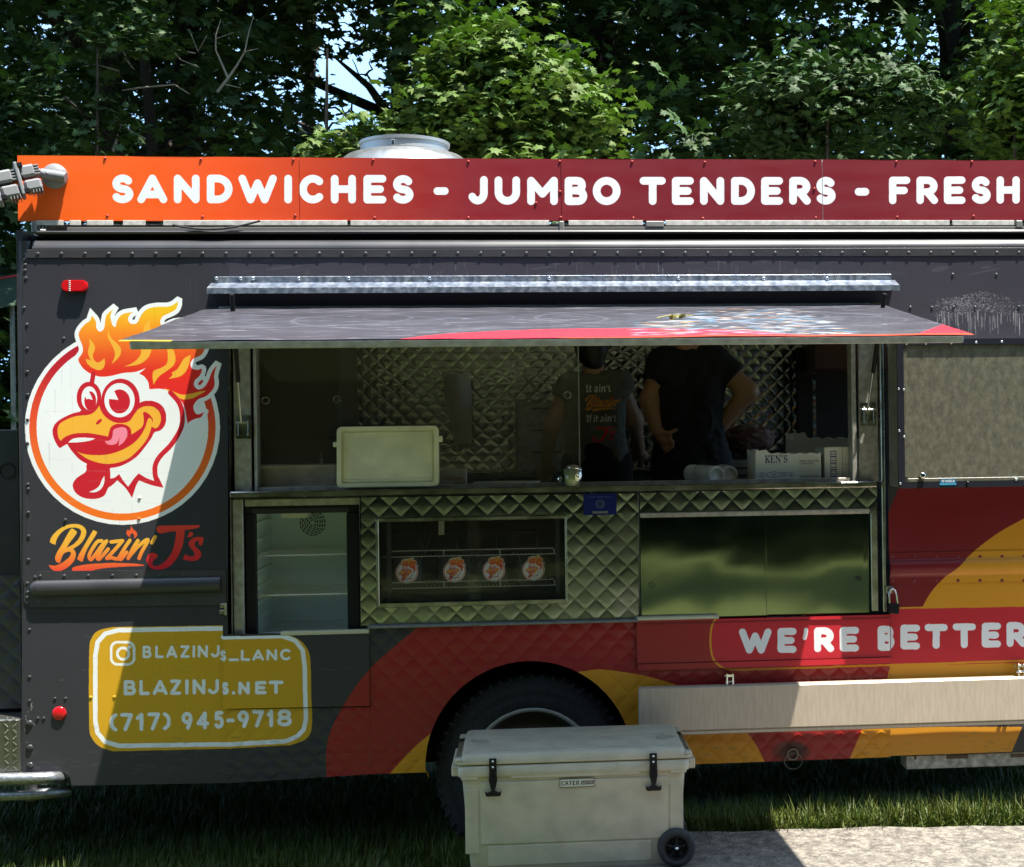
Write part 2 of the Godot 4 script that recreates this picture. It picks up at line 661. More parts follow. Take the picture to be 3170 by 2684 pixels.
# ---------------------------------------------------------------- the emblem: a rooster's head with a crest of flames on a round white ground
func emblem(c: Canvas, how: Callable, up: Callable) -> void:   # how: emblem units to world; up: emblem y to world y
	var red := Color(0.55, 0.018, 0.03)
	var white := Color(0.80, 0.81, 0.80)
	var yellow := Color(0.85, 0.42, 0.045)
	var g := func(stops: Array) -> Array:
		var out := []
		for s in stops:
			out.append([up.call(s[0]), s[1]])
		return out
	c.fill(moved([ellipse(955, 1697, 762, 760)], how), white)
	c.fill(moved([ellipse(955, 1697, 727, 727, 0, 72), ellipse(955, 1697, 670, 672, 0, 72)], how), g.call([[1000, Color(0.42, 0.014, 0.03)], [1250, Color(0.5, 0.02, 0.03)], [1600, Color(0.75, 0.08, 0.03)], [2000, Color(0.85, 0.16, 0.02)], [2450, Color(0.85, 0.17, 0.02)]]))
	var hair := path("612,1165 640,1120 648,1085 640,1050 620,1000 615,965 630,930 665,890 700,865 716,825! 738,850 750,880 752,920 775,948 800,940 815,915 818,880 825,840 835,815 885,772! 868,805 862,840 880,900 903,914! 912,870 935,830 970,808 1010,800 1042,795! 1015,815 1000,845 1010,880 1045,890 1075,875 1090,840 1120,795 1160,768 1230,755 1300,755 1350,740 1388,712! 1385,745 1365,780 1320,805 1275,825 1255,850 1250,880 1265,905 1290,912 1320,895 1360,878 1420,875 1500,900 1560,950 1595,1010 1600,1070 1570,1130 1510,1160 1487,1195 1497,1235 1540,1248 1575,1240 1560,1290 1520,1330 1515,1370 1545,1400 1590,1385 1625,1335 1655,1260 1690,1215! 1670,1290 1675,1350 1660,1400 1610,1450 1550,1475 1515,1515 1510,1555 1530,1590 1560,1592 1590,1575! 1570,1615 1520,1630 1480,1650 1465,1668! 1455,1620 1445,1560 1425,1505! 1380,1450 1320,1410 1250,1395 1165,1398! 1155,1340 1120,1295 1085,1278! 1140,1232! 1060,1262 960,1272 860,1295 780,1300 715,1280 665,1250 630,1210")
	var head := path("1165,1398 1250,1395 1320,1410 1380,1450 1425,1505 1445,1560 1455,1620 1440,1660 1380,1800 1200,1900 900,1700 760,1330 860,1295 1000,1272 1130,1300")
	c.fill(moved(Geometry2D.offset_polygon(hair, 33.0, Geometry2D.JOIN_MITER), how), white)
	c.fill(moved([hair], how), g.call([[700, Color(0.80, 0.58, 0.015)], [830, Color(0.84, 0.42, 0.02)], [960, Color(0.86, 0.24, 0.02)], [1120, Color(0.80, 0.10, 0.02)], [1250, Color(0.74, 0.035, 0.02)], [1500, Color(0.74, 0.022, 0.025)]]))
	for f in ["695,1000! 735,1050 740,1090 725,1130 735,1170 765,1190 800,1170 815,1155! 818,1200 800,1240 760,1248 710,1225 680,1195 668,1162! 700,1170 712,1178! 690,1130 688,1090 700,1050",
			"848,930! 860,985 900,1030 935,1065 945,1100 930,1145 870,1205! 895,1140 890,1090 860,1030 840,985",
			"1180,845! 1135,890 1115,950 1105,1000 1080,1050 1000,1078! 1060,1085 1100,1095 1090,1140 1040,1190 968,1222! 1080,1205 1150,1160 1180,1100 1190,1040 1185,960 1170,900",
			"1295,1040! 1310,1140 1300,1200 1260,1230 1200,1255 1190,1300 1198,1362! 1240,1300 1310,1250 1355,1210 1370,1160 1350,1090",
			"1490,1130! 1440,1155 1410,1200 1385,1240 1340,1270! 1345,1290 1315,1318! 1400,1300 1450,1260 1475,1200",
			"1278,1390! 1340,1410 1420,1440 1500,1430 1560,1415 1612,1410! 1560,1440 1500,1470 1430,1478 1370,1450"]:
		c.fill(moved([path(f)], how), yellow)
	# contour of the head, neck feathers, wattle
	c.fill(moved(stroke(path("1330,1425! 1395,1500 1422,1590 1412,1700 1340,1825 1250,1920 1212,1990 1210,2060 1225,2120!", false), 38.0), how), red)
	c.fill(moved([path("1195,2080! 1240,2090! 1276,2167! 1180,2146 1085,2110! 1062,2150 1030,2246! 980,2170 915,2110! 870,2150 840,2160 850,2095! 890,2090 930,2060! 960,2110 1000,2160! 1045,2095 1082,2055! 1140,2090 1205,2115!")], how), red)
	c.fill(moved([path("690,1975 670,2040 600,2090 568,2140 585,2200 650,2245 745,2254 810,2230 838,2180 850,2150 862,2105! 858,2020! 850,1980")], how), red)
	c.fill(moved([path("815,2072! 812,2130 785,2180 740,2202 692,2200! 740,2180 775,2150 795,2105")], how), white)
	# face: dark silhouette of eyes and beak, then beak, mouth, tongue, eyes
	c.fill(moved(stroke(PackedVector2Array([Vector2(728, 1280), Vector2(716, 1350)]), 36.0), how), red)
	c.fill(moved([path("620,1575! 560,1590 480,1628 430,1670 410,1720 420,1780 450,1840 470,1858! 500,1838 525,1826! 560,1880 620,1945 690,1985 780,2012 870,2012 960,1990 1060,1930 1130,1850 1180,1780 1205,1735 1250,1720 1285,1680 1297,1620 1285,1560 1250,1515 1190,1490 1130,1490 1085,1505! 900,1450! 700,1500!")], how), red)
	c.fill(moved([ellipse(694, 1464, 96, 124)], how), red)
	c.fill(moved([ellipse(940, 1486, 150, 170)], how), red)
	c.fill(moved([path("775,1525! 790,1570 830,1620 890,1655 950,1662 1010,1645 1050,1590 1085,1550 1140,1530 1200,1538 1245,1580 1255,1640 1235,1690 1210,1703 1183,1690! 1193,1632! 1165,1595 1130,1575 1115,1582! 1122,1640 1110,1690 1060,1730 1025,1752! 1020,1710 985,1678 920,1668 870,1690 852,1730 843,1768! 780,1755 680,1740 580,1745 510,1770 475,1802! 455,1770 450,1710 470,1665 530,1630 600,1607 690,1598 740,1572")], how), yellow)
	c.fill(moved([path("598,1880! 640,1900 720,1912 820,1910 920,1885 1020,1835 1090,1770 1130,1700 1150,1640 1165,1622 1185,1640 1180,1700 1150,1780 1090,1860 1000,1940 900,1975 800,1978 700,1950 640,1915")], how), yellow)
	c.fill(moved([ellipse(772, 1652, 30, 12, -0.75)], how), red)
	c.fill(moved([path("930,1697 885,1715 878,1760 860,1795 815,1802! 840,1828 880,1832 915,1815 932,1770! 925,1842! 965,1810 992,1765 990,1715 965,1695")], how), Color(0.86, 0.24, 0.32))
	c.fill(moved([path("530,1815! 570,1785 640,1775 745,1782! 700,1800 620,1812")], how), white)
	c.fill(moved([ellipse(696, 1468, 62, 92)], how), white)
	c.fill(moved([ellipse(704, 1490, 46, 74)], how), red)
	c.fill(moved([path("655,1440! 690,1415 724,1482! 690,1472! 676,1478!")], how), white)
	c.fill(moved([ellipse(932, 1484, 118, 134)], how), white)
	c.fill(moved([ellipse(932, 1494, 82, 94)], how), red)
	c.fill(moved([path("868,1412! 885,1405 924,1482! 846,1474! 852,1440!")], how), white)


func script_blaze(c: Canvas, how: Callable, up: Callable, plain := false) -> void:   # the brush lettering, drawn in its own units; the first word
	var tint: Variant = Color(0.92, 0.34, 0.05) if plain else [[up.call(80), Color(0.84, 0.47, 0.05)], [up.call(330), Color(0.84, 0.40, 0.045)], [up.call(520), Color(0.84, 0.17, 0.035)], [up.call(680), Color(0.74, 0.045, 0.03)]]
	for p in ["165,348! 110,325 98,295 130,230 200,160 300,105 400,88 480,100 535,145 548,200 525,270 470,340 385,398! 412,430 418,480 400,540 350,600 280,650 200,678 140,665 100,630 82,598! 150,605 210,590 270,555 335,500 357,455 345,432 300,440 255,465! 300,385! 380,345 440,290 478,220 480,165 440,140 370,133 290,158 220,218 180,285",
			"345,165! 375,145 435,185! 420,220 330,340 290,420 250,490 222,575! 180,560 160,510 185,440 240,350 300,240",
			"635,162! 685,188! 660,240 560,400 505,550! 485,555 435,525! 460,460 560,290"]:
		c.fill(moved([path(p)], how), tint)
	for s in ["740,298 690,306 640,370 590,460 588,510 612,528 660,470 740,360 795,305", "800,300 740,400 690,500 702,526 745,490 820,400", "858,312 905,306 1000,296! 920,390 805,515! 860,508 930,522 960,500", "1090,292 1030,380 962,500 985,522 1050,440", "1190,295 1130,390 1070,515", "1085,490 1180,380 1285,292 1312,300 1240,430 1205,515", "1405,248 1365,322"]:
		c.fill(moved(stroke(path(s, false), 46.0), how), tint)
	c.fill(moved([path("1112,105! 1125,145 1170,185 1182,220 1165,255 1135,268! 1145,235 1120,205 1095,225 1095,255! 1060,230 1046,195 1065,150! 1080,175 1095,150")], how), Color(0.74, 0.10, 0.03))
	c.fill(moved([path("370,640! 420,615 600,585 900,572 1150,580 1262,595! 1250,608 1000,620 750,640 560,680 420,695 375,685")], how), tint)


func script_jay(c: Canvas, how: Callable, up: Callable) -> void:   # the second word
	var tint: Variant = [[up.call(100), Color(0.78, 0.06, 0.035)], [up.call(400), Color(0.72, 0.035, 0.03)], [up.call(650), Color(0.66, 0.015, 0.035)]]
	for p in ["1425,135 1470,110 1700,105 1955,102! 1950,130 1850,155 1770,165! 1765,250 1740,370 1680,500 1600,600 1500,650 1420,655 1340,630 1300,560 1300,510 1330,460 1380,445 1430,470 1430,500 1380,545 1370,590 1400,610 1460,600 1540,540 1610,440 1650,310 1665,180! 1580,185 1480,205 1435,190",
			"1835,180! 1885,205! 1850,250 1800,250!", "1960,250 2005,265 1980,360! 1940,340! 1945,300 1905,310 1900,360 1960,420 1975,480 1930,535 1840,548 1745,525! 1780,460! 1830,490 1890,480 1880,430 1825,360 1825,310 1880,260"]:
		c.fill(moved([path(p)], how), tint)


# ---------------------------------------------------------------- materials
func noise_tex(freq: float, lo: Color, hi: Color, size := 512, seed_ := 1, octaves := 4, kind := FastNoiseLite.TYPE_SIMPLEX_SMOOTH, contrast := 0.0, gain := 0.5) -> NoiseTexture2D:
	var n := FastNoiseLite.new()
	n.noise_type = kind
	n.frequency = freq
	n.fractal_octaves = octaves
	n.seed = seed_
	n.fractal_gain = gain
	var t := NoiseTexture2D.new()
	t.width = size
	t.height = size
	t.seamless = true
	t.noise = n
	var g := Gradient.new()
	g.set_color(0, lo)
	g.set_color(1, hi)
	g.set_offset(0, contrast)
	g.set_offset(1, 1.0 - contrast)
	t.color_ramp = g
	return t


func brushed(m: StandardMaterial3D) -> StandardMaterial3D:   # faint streaks and drips, mostly up and down, with a few specks
	m.albedo_texture = noise_tex(0.02, Color(0.90, 0.89, 0.875), Color(1, 1, 1), 1024, 61, 6)
	m.uv1_triplanar = true
	m.uv1_world_triplanar = true
	m.uv1_scale = Vector3(2.2, 0.35, 1.0)
	return m


func bump_noise(freq: float, seed_: int) -> NoiseTexture2D:
	var t := noise_tex(freq, Color.BLACK, Color.WHITE, 1024, seed_, 6, FastNoiseLite.TYPE_SIMPLEX)
	t.color_ramp = null
	t.as_normal_map = true
	t.bump_strength = 6.0
	return t


func mat(called: String, c: Color, rough := 0.6, metal := 0.0, spec := 0.5) -> StandardMaterial3D:
	var m := StandardMaterial3D.new()
	m.resource_name = called
	m.albedo_color = c.linear_to_srgb()
	m.roughness = rough
	m.metallic = metal
	m.metallic_specular = spec
	M[called] = m
	return m


func worn(m: StandardMaterial3D, freq: float, lo: float, hi: float, scale := 1.0, seed_ := 3, rough_lo := -1.0, rough_hi := -1.0) -> StandardMaterial3D:   # uneven tone and gloss from computed noise, laid by world position
	m.albedo_texture = noise_tex(freq, Color(lo, lo, lo), Color(hi, hi, hi), 512, seed_)
	m.uv1_triplanar = true
	m.uv1_world_triplanar = true
	m.uv1_scale = Vector3.ONE * scale
	if rough_lo >= 0.0:
		m.roughness = 1.0
		m.roughness_texture = noise_tex(freq * 0.7, Color(rough_lo, rough_lo, rough_lo), Color(rough_hi, rough_hi, rough_hi), 512, seed_ + 5)
	return m


func make_materials() -> void:
	worn(mat("black_paint", Color(0.044, 0.043, 0.048), 0.4), 0.006, 0.82, 1.0, 1.0, 3, 0.28, 0.5)
	worn(mat("steel", Color(0.56, 0.55, 0.50), 0.25, 1.0), 0.01, 0.72, 1.0, 1.6, 4, 0.16, 0.34)
	worn(mat("bright_steel", Color(0.42, 0.43, 0.44), 0.2, 1.0), 0.008, 0.8, 1.0, 1.0, 5, 0.14, 0.28)
	worn(mat("wall_steel", Color(0.80, 0.79, 0.76), 0.2, 1.0), 0.008, 0.85, 1.0, 1.0, 5, 0.10, 0.2)
	mat("pale_ceiling", Color(0.62, 0.61, 0.58), 0.5)
	worn(mat("mirror_steel", Color(0.42, 0.42, 0.37), 0.2, 1.0), 0.004, 0.93, 1.0, 1.0, 8, 0.07, 0.11)
	worn(mat("aluminium", Color(0.52, 0.50, 0.45), 0.5, 0.55), 0.02, 0.75, 1.0, 2.0, 6, 0.35, 0.6)
	worn(mat("galvanised", Color(0.62, 0.66, 0.70), 0.35, 0.9), 0.03, 0.7, 1.0, 3.0, 7, 0.25, 0.5)
	worn(mat("grey_metal", Color(0.30, 0.30, 0.27), 0.5, 0.3), 0.02, 0.75, 1.0, 2.0, 9)
	worn(mat("dark_inside", Color(0.02, 0.02, 0.02), 0.6), 0.01, 0.7, 1.0)
	mat("underbody", Color(0.010, 0.010, 0.010), 0.8, 0.0, 0.2)
	mat("trim_grey", Color(0.13, 0.125, 0.115), 0.5)
	worn(mat("white_roof", Color(0.72, 0.70, 0.64), 0.6), 0.02, 0.7, 1.0, 2.0, 12)
	worn(mat("rubber", Color(0.018, 0.018, 0.019), 0.75), 0.02, 0.7, 1.3, 2.0, 13)
	worn(mat("tyre_rubber", Color(0.030, 0.030, 0.031), 0.8), 0.03, 0.6, 1.3, 3.0, 14)
	mat("black_plastic", Color(0.009, 0.009, 0.010), 0.45, 0.0, 0.3)
	mat("gasket", Color(0.014, 0.015, 0.022), 0.3)
	mat("chrome", Color(0.75, 0.75, 0.75), 0.12, 1.0)
	worn(mat("bumper_metal", Color(0.50, 0.52, 0.54), 0.4, 0.8), 0.03, 0.6, 1.0, 3.0, 23, 0.28, 0.55)
	mat("red_lens", Color(0.55, 0.01, 0.015), 0.12)
	mat("white_plastic", Color(0.70, 0.68, 0.58), 0.4)
	mat("cream_plastic", Color(0.72, 0.70, 0.52), 0.45)
	mat("card", Color(0.66, 0.64, 0.55), 0.8)
	mat("brown_card", Color(0.20, 0.11, 0.06), 0.9)
	mat("wire", Color(0.55, 0.55, 0.50), 0.3, 0.8)
	mat("fridge_wall", Color(0.74, 0.86, 0.85), 0.5)
	mat("lamp_grey", Color(0.20, 0.205, 0.21), 0.5)
	mat("soot", Color(0.012, 0.011, 0.010), 0.9)
	mat("paper_white", Color(0.78, 0.78, 0.76), 0.7)
	worn(mat("off_white_beam", Color(0.60, 0.57, 0.48), 0.6), 0.02, 0.55, 1.0, 2.0, 21)
	var g := mat("glass", Color(0.55, 0.55, 0.50, 0.10), 0.02)
	g.albedo_color = Color(0.50, 0.48, 0.42, 0.045)
	g.transparency = BaseMaterial3D.TRANSPARENCY_ALPHA
	g.metallic_specular = 0.3
	var g2 := mat("clear_film", Color(0.8, 0.8, 0.8, 0.25), 0.1)
	g2.albedo_color = Color(0.9, 0.9, 0.88, 0.14)
	g2.transparency = BaseMaterial3D.TRANSPARENCY_ALPHA
	# scuffed clear panel of the screen box: fine hazy mottling
	var sc := mat("scuffed_panel", Color(0.150, 0.146, 0.115), 0.35)
	sc.albedo_texture = noise_tex(0.008, Color(0.66, 0.66, 0.64), Color(1.05, 1.03, 0.97), 1024, 33, 8, FastNoiseLite.TYPE_SIMPLEX, 0.12, 0.85)
	sc.uv1_triplanar = true
	sc.uv1_world_triplanar = true
	sc.uv1_scale = Vector3(2.4, 1.5, 2.4)
	# galvanised mottling
	M.galvanised.albedo_texture = noise_tex(0.008, Color(0.62, 0.66, 0.74), Color(1, 1, 1), 512, 17, 4)


func print_material(called: String, c: Canvas, rough := 0.32) -> StandardMaterial3D:
	var m := mat(called, Color(1, 1, 1), rough)
	m.albedo_texture = c.texture()
	m.texture_repeat = false
	m.metallic_specular = 0.4
	m.roughness = 1.0
	m.roughness_texture = noise_tex(0.012, Color.WHITE * (rough * 0.8), Color.WHITE * (rough * 1.25), 256, 77)
	return m


# ---------------------------------------------------------------- ground
func lawn_y(x: float, z: float) -> float:   # the lawn rises a little towards the path
	return lerpf(LAWN, 0.01, smoothstep(-0.75, 0.15, z) * smoothstep(-0.7, 0.35, x))


func build_ground() -> void:
	var lawn := mat("lawn", Color(1, 1, 1), 0.9, 0.0, 0.2)
	lawn.albedo_texture = noise_tex(0.02, Color(0.042, 0.056, 0.018).linear_to_srgb(), Color(0.088, 0.110, 0.034).linear_to_srgb(), 1024, 40, 5)
	lawn.uv1_triplanar = true
	lawn.uv1_world_triplanar = true
	lawn.uv1_scale = Vector3.ONE * 0.35
	var st := tool()
	st.set_smooth_group(0)
	var e := [-450.0, -120.0, -40.0, -14.0, -6.0, -3.0, -1.5, -0.8, -0.6, -0.45, -0.3, -0.15, 0.0, 0.12, 0.25, 0.5, 1.5, 3.0, 6.0, 14.0, 40.0, 120.0, 450.0]
	for i in e.size() - 1:
		for j in e.size() - 1:
			quad(st, Vector3(e[i], lawn_y(e[i], e[j + 1]), e[j + 1]), Vector3(e[i + 1], lawn_y(e[i + 1], e[j + 1]), e[j + 1]), Vector3(e[i + 1], lawn_y(e[i + 1], e[j]), e[j]), Vector3(e[i], lawn_y(e[i], e[j]), e[j]))
	var o := part("ground", st, lawn)
	tag(o, "green lawn under and around the food truck", "", "", "structure")
	# concrete path: a slab with its own thickness along the right of the truck
	var con := mat("concrete", Color(1, 1, 1), 0.85, 0.0, 0.3)
	con.albedo_texture = noise_tex(0.012, Color(0.070, 0.063, 0.056).linear_to_srgb(), Color(0.31, 0.28, 0.235).linear_to_srgb(), 1024, 50, 7, FastNoiseLite.TYPE_SIMPLEX, 0.20, 0.95)
	con.uv1_triplanar = true
	con.uv1_world_triplanar = true
	con.uv1_scale = Vector3.ONE * 0.8
	con.normal_enabled = true
	con.normal_texture = bump_noise(0.06, 50)
	con.normal_scale = 0.45
	st = tool()
	var a := G(2131, 2574, PATH)
	var b := G(3170, 2553, PATH)
	var d := (b - a).normalized()
	var p0 := a - d * 0.45
	var p1 := a + d * 9.0
	var n := Vector3(-d.z, 0, d.x)
	if n.z < 0:
		n = -n
	st.set_smooth_group(-1)
	var top := []
	var steps := 90
	for i in steps + 1:
		var q := p0.lerp(p1, float(i) / steps)
		q -= n * (0.012 * sin(i * 1.7) + 0.010 * sin(i * 0.61 + 1.0))
		top.append(q)
	for i in steps:
		var u: Vector3 = top[i]
		var v: Vector3 = top[i + 1]
		quad(st, u + n * 3.4, v + n * 3.4, v, u)
		quad(st, v, v + Vector3.DOWN * 0.16, u + Vector3.DOWN * 0.16, u)
	quad(st, top[0], top[0] + Vector3.DOWN * 0.16, top[0] + n * 3.4 + Vector3.DOWN * 0.16, top[0] + n * 3.4)
	quad(st, top[0] + n * 3.4, top[0] + n * 3.4 + Vector3.DOWN * 0.16, top[steps] + n * 3.4 + Vector3.DOWN * 0.16, top[steps] + n * 3.4)
	o = part("path", st, con)
	tag(o, "pale rough concrete path beside the truck", "", "", "structure")


# ---------------------------------------------------------------- what is printed on the truck
const CRIMSON := Color(0.175, 0.010, 0.015)
const RED := Color(0.50, 0.022, 0.034)
const AMBER := Color(0.62, 0.27, 0.018)
const BADGE := Color(0.60, 0.33, 0.02)
const WRAP_BLACK := Color(0.036, 0.036, 0.043)
const INK := Color(0.80, 0.82, 0.82)


func px(text: String) -> PackedVector2Array:
	var out := PackedVector2Array()
	for p in path(text):
		out.append(w2(p.x, p.y))
	return out


func swoosh(c: Canvas) -> void:
	c.fill([px("1012,2420! 1010,2330 1024,2262 1060,2190 1110,2112 1165,2050 1240,1985 1295,1940! 1300,1890! 2760,1850! 2760,2420!")], Color(0.30, 0.020, 0.020))
	c.fill([px("1185,2420! 1230,2368 1290,2306 1334,2270! 1420,2420!")], AMBER)
	c.fill([px("1760,2085! 1850,2072 1930,2080 2010,2095 2090,2118! 2200,2190 2310,2265 2368,2356! 2380,2400! 1700,2400! 1740,2100!")], AMBER)
	c.fill([px("2672,2250! 2625,2360! 2640,2400! 3600,2400! 3600,2250!")], AMBER)
	c.fill([px("3186,2200! 3130,2332! 3120,2400! 3700,2400! 3700,2200!")], WRAP_BLACK)


func wrap_rear() -> Canvas:
	var c := Canvas.new(-2.24, 0.12, -0.66, 2.72, 780.0, WRAP_BLACK)
	var e := func(p: Vector2) -> Vector2: return w2(p.x / 2.52, 650 + p.y / 2.52)
	emblem(c, e, func(y: float) -> float: return w2(380, 650 + y / 2.52).y)
	# faint horizontal creases of the vinyl on the emblem
	for y in [1930, 2035, 2110, 1560, 1790, 2270]:
		for k in 3:
			var x := rng.randf_range(330, 1250)
			var len_ := rng.randf_range(120, 420)
			c.fill(moved(stroke(PackedVector2Array([Vector2(x, y + k * 6), Vector2(x + len_ / 2, y + k * 6 + rng.randf_range(-6, 10)), Vector2(x + len_, y + k * 6)]), 2.6), e), Color(0.45, 0.45, 0.43), 0.35)
	var s := func(p: Vector2) -> Vector2: return w2(130 + p.x / 4.008, 1600 + p.y / 4.008)
	var su := func(y: float) -> float: return w2(380, 1600 + y / 4.008).y
	script_blaze(c, s, su)
	script_jay(c, s, su)
	swoosh(c)
	# badge, in two pieces that do not meet: the right piece sits lower
	var left := px("276,2020 284,1975 305,1952 350,1941! 690,1936! 690,2318! 350,2326! 310,2312 285,2285 276,2240")
	c.fill([left], BADGE)
	c.fill(moved(stroke(PackedVector2Array([Vector2(700, 1945), Vector2(365, 1951), Vector2(325, 1962), Vector2(302, 1988), Vector2(295, 2030), Vector2(295, 2230), Vector2(302, 2268), Vector2(325, 2296), Vector2(370, 2309), Vector2(700, 2304)]), 14.0), func(p): return w2(p.x, p.y)), INK)
	var right := px("690,1968! 895,1964! 935,1985 958,2020 963,2060! 967,2230! 962,2268 940,2292 900,2306! 690,2318!")
	c.fill([px("690,1930! 1000,1930! 1000,2330! 690,2330!")], WRAP_BLACK)
	c.fill([right], BADGE)
	c.fill(moved(stroke(PackedVector2Array([Vector2(690, 1972), Vector2(875, 1968), Vector2(915, 1982), Vector2(938, 2012), Vector2(944, 2060), Vector2(948, 2225), Vector2(940, 2258), Vector2(920, 2280), Vector2(885, 2294), Vector2(690, 2305)]), 14.0), func(p): return w2(p.x, p.y)), INK)
	c.fill([px("690,1930! 1000,1930! 1000,1963! 690,1969!")], WRAP_BLACK)
	word(c, "BLAZINJ", [441, 469, 480, 507, 514, 549, 558, 587, 595, 605, 612, 644, 653, 680], [[441, 1999, 2038], [700, 1996, 2035]], 8.5, INK)
	word(c, "S_LANC", [681, 702, 709, 742, 747, 776, 782, 819, 826, 859, 868, 902], [[690, 2011, 2046], [900, 2007, 2043]], 8.5, INK)
	word(c, "BLAZINJ", [383, 421, 431, 464, 472, 519, 526, 561, 573, 584, 596, 636, 644, 678], [[383, 2106, 2153], [700, 2101, 2149]], 11.0, INK)
	word(c, "S.NET", [687, 710, 720, 730, 739, 775, 791, 827, 833, 879], [[690, 2110, 2150], [880, 2105, 2147]], 11.0, INK)
	word(c, "(717)945-9718", [339, 364, 372, 412, 420, 447, 456, 496, 504, 529, 562, 596, 608, 648, 662, 693, 701, 728, 736, 771, 780, 818, 826, 848, 858, 904], [[339, 2208, 2265], [600, 2203, 2259], [900, 2194, 2248]], 12.0, INK)
	for i in 70:   # dust runs and scuffs
		var x := rng.randf_range(90, 690)
		var y := rng.randf_range(780, 2380)
		c.fill([PackedVector2Array([w2(x, y), w2(x + rng.randf_range(2, 5), y), w2(x + rng.randf_range(1, 4), y + rng.randf_range(30, 150)), w2(x, y + 30)])], Color(0.16, 0.15, 0.14), rng.randf_range(0.04, 0.13))
	for i in 45:
		var p := Vector2(rng.randf_range(80, 1130), rng.randf_range(1900, 2410))
		var q := p + Vector2(rng.randf_range(-40, 40), rng.randf_range(-7, 7))
		c.fill(moved(stroke(PackedVector2Array([p, q]), rng.randf_range(1.2, 2.6)), func(v): return w2(v.x, v.y)), Color(0.22, 0.21, 0.20), rng.randf_range(0.12, 0.4))
	for i in 14:   # bare scratches at the rear corner
		var p := Vector2(rng.randf_range(70, 100), rng.randf_range(2170, 2320))
		c.fill(moved(stroke(PackedVector2Array([p, p + Vector2(rng.randf_range(-4, 12), rng.randf_range(-18, 18))]), 1.8), func(v): return w2(v.x, v.y)), Color(0.45, 0.44, 0.42), 0.6)
	for i in 160:   # road dust along the bottom
		var p := w2(rng.randf_range(80, 1140), 2400 - absf(rng.randfn(0, 60)))
		c.fill([ellipse(p.x, p.y, rng.randf_range(0.004, 0.03), rng.randf_range(0.002, 0.008), 0, 10)], Color(0.15, 0.135, 0.11), rng.randf_range(0.05, 0.2))
	# camera sign: rounded square, ring and dot
	var k := func(p: Vector2) -> Vector2: return w2(p.x, p.y)
	var sq := round_rect(344, 1988, 415, 2057, 20)
	sq.append(sq[0])
	c.fill(moved(stroke(sq, 8.0), k), INK)
	c.fill(moved([ellipse(381, 2023.5, 22, 22), ellipse(381, 2023.5, 13.5, 13.5)], k), INK)
	c.fill(moved([ellipse(401, 2003, 5.5, 5.5)], k), INK)
	return c


func wrap_side() -> Canvas:
	var c := Canvas.new(-0.72, 0.12, 2.46, 1.66, 640.0, WRAP_BLACK)
	swoosh(c)
	c.fill([px("2740,1612! 2786,1500! 3700,1480! 3700,1900! 2740,1900!")], CRIMSON)
	c.fill([px("2853,1884! 2880,1836 2920,1790 2965,1752 3015,1706 3090,1650 3170,1605 3300,1540! 3700,1500! 3700,1884!")], AMBER)
	# sign: red plate with an amber outline
	c.fill([px("2755,2062! 2786,2045! 3700,2030! 3700,2105! 2740,2125!")], AMBER)
	c.fill([px("2230,1900! 3700,1860! 3700,2040! 2270,2072! 2225,2055 2205,2030 2198,1990 2200,1945 2210,1920")], RED)
	c.fill(moved(stroke(path("2228,1900! 2206,1925 2198,1960 2198,2000 2206,2036 2228,2060 2262,2072 2300,2073! 2800,2057 3700,2030!", false), 6.5), func(p): return w2(p.x, p.y)), AMBER)
	c.fill(moved(stroke(PackedVector2Array([Vector2(2786, 1882), Vector2(3700, 1866)]), 6.0), func(p): return w2(p.x, p.y)), AMBER)
	word(c, "WE'RE", [2285, 2386, 2404, 2463, 2480, 2500, 2517, 2579, 2596, 2656], [[2285, 1944, 2022], [2656, 1938, 2014]], 22.0, INK)
	word(c, "BETTER", [2713, 2769, 2787, 2848, 2862, 2934, 2949, 3021, 3039, 3099, 3116, 3178], [[2713, 1936, 2013], [3178, 1925, 2002]], 22.0, INK)
	for i in 200:   # road dust, scuffs
		var p := w2(rng.randf_range(1150, 3200), 2360 - absf(rng.randfn(0, 50)))
		c.fill([ellipse(p.x, p.y, rng.randf_range(0.004, 0.03), rng.randf_range(0.002, 0.008), 0, 10)], Color(0.15, 0.12, 0.09), rng.randf_range(0.05, 0.22))
	for i in 40:
		var p := Vector2(rng.randf_range(1150, 3200), rng.randf_range(1540, 2330))
		var q := p + Vector2(rng.randf_range(-50, 50), rng.randf_range(-8, 8))
		c.fill(moved(stroke(PackedVector2Array([p, q]), rng.randf_range(1.2, 2.4)), func(v): return w2(v.x, v.y)), Color(0.30, 0.20, 0.16), rng.randf_range(0.08, 0.25))
	# soot round the exhaust outlet
	for i in 9:
		c.fill(moved([ellipse(2448 + i * 2, 2328 - i, 62 - i * 6, 38 - i * 3.6)], func(p): return w2(p.x, p.y)), Color(0.015, 0.012, 0.01), 0.16)
	return c


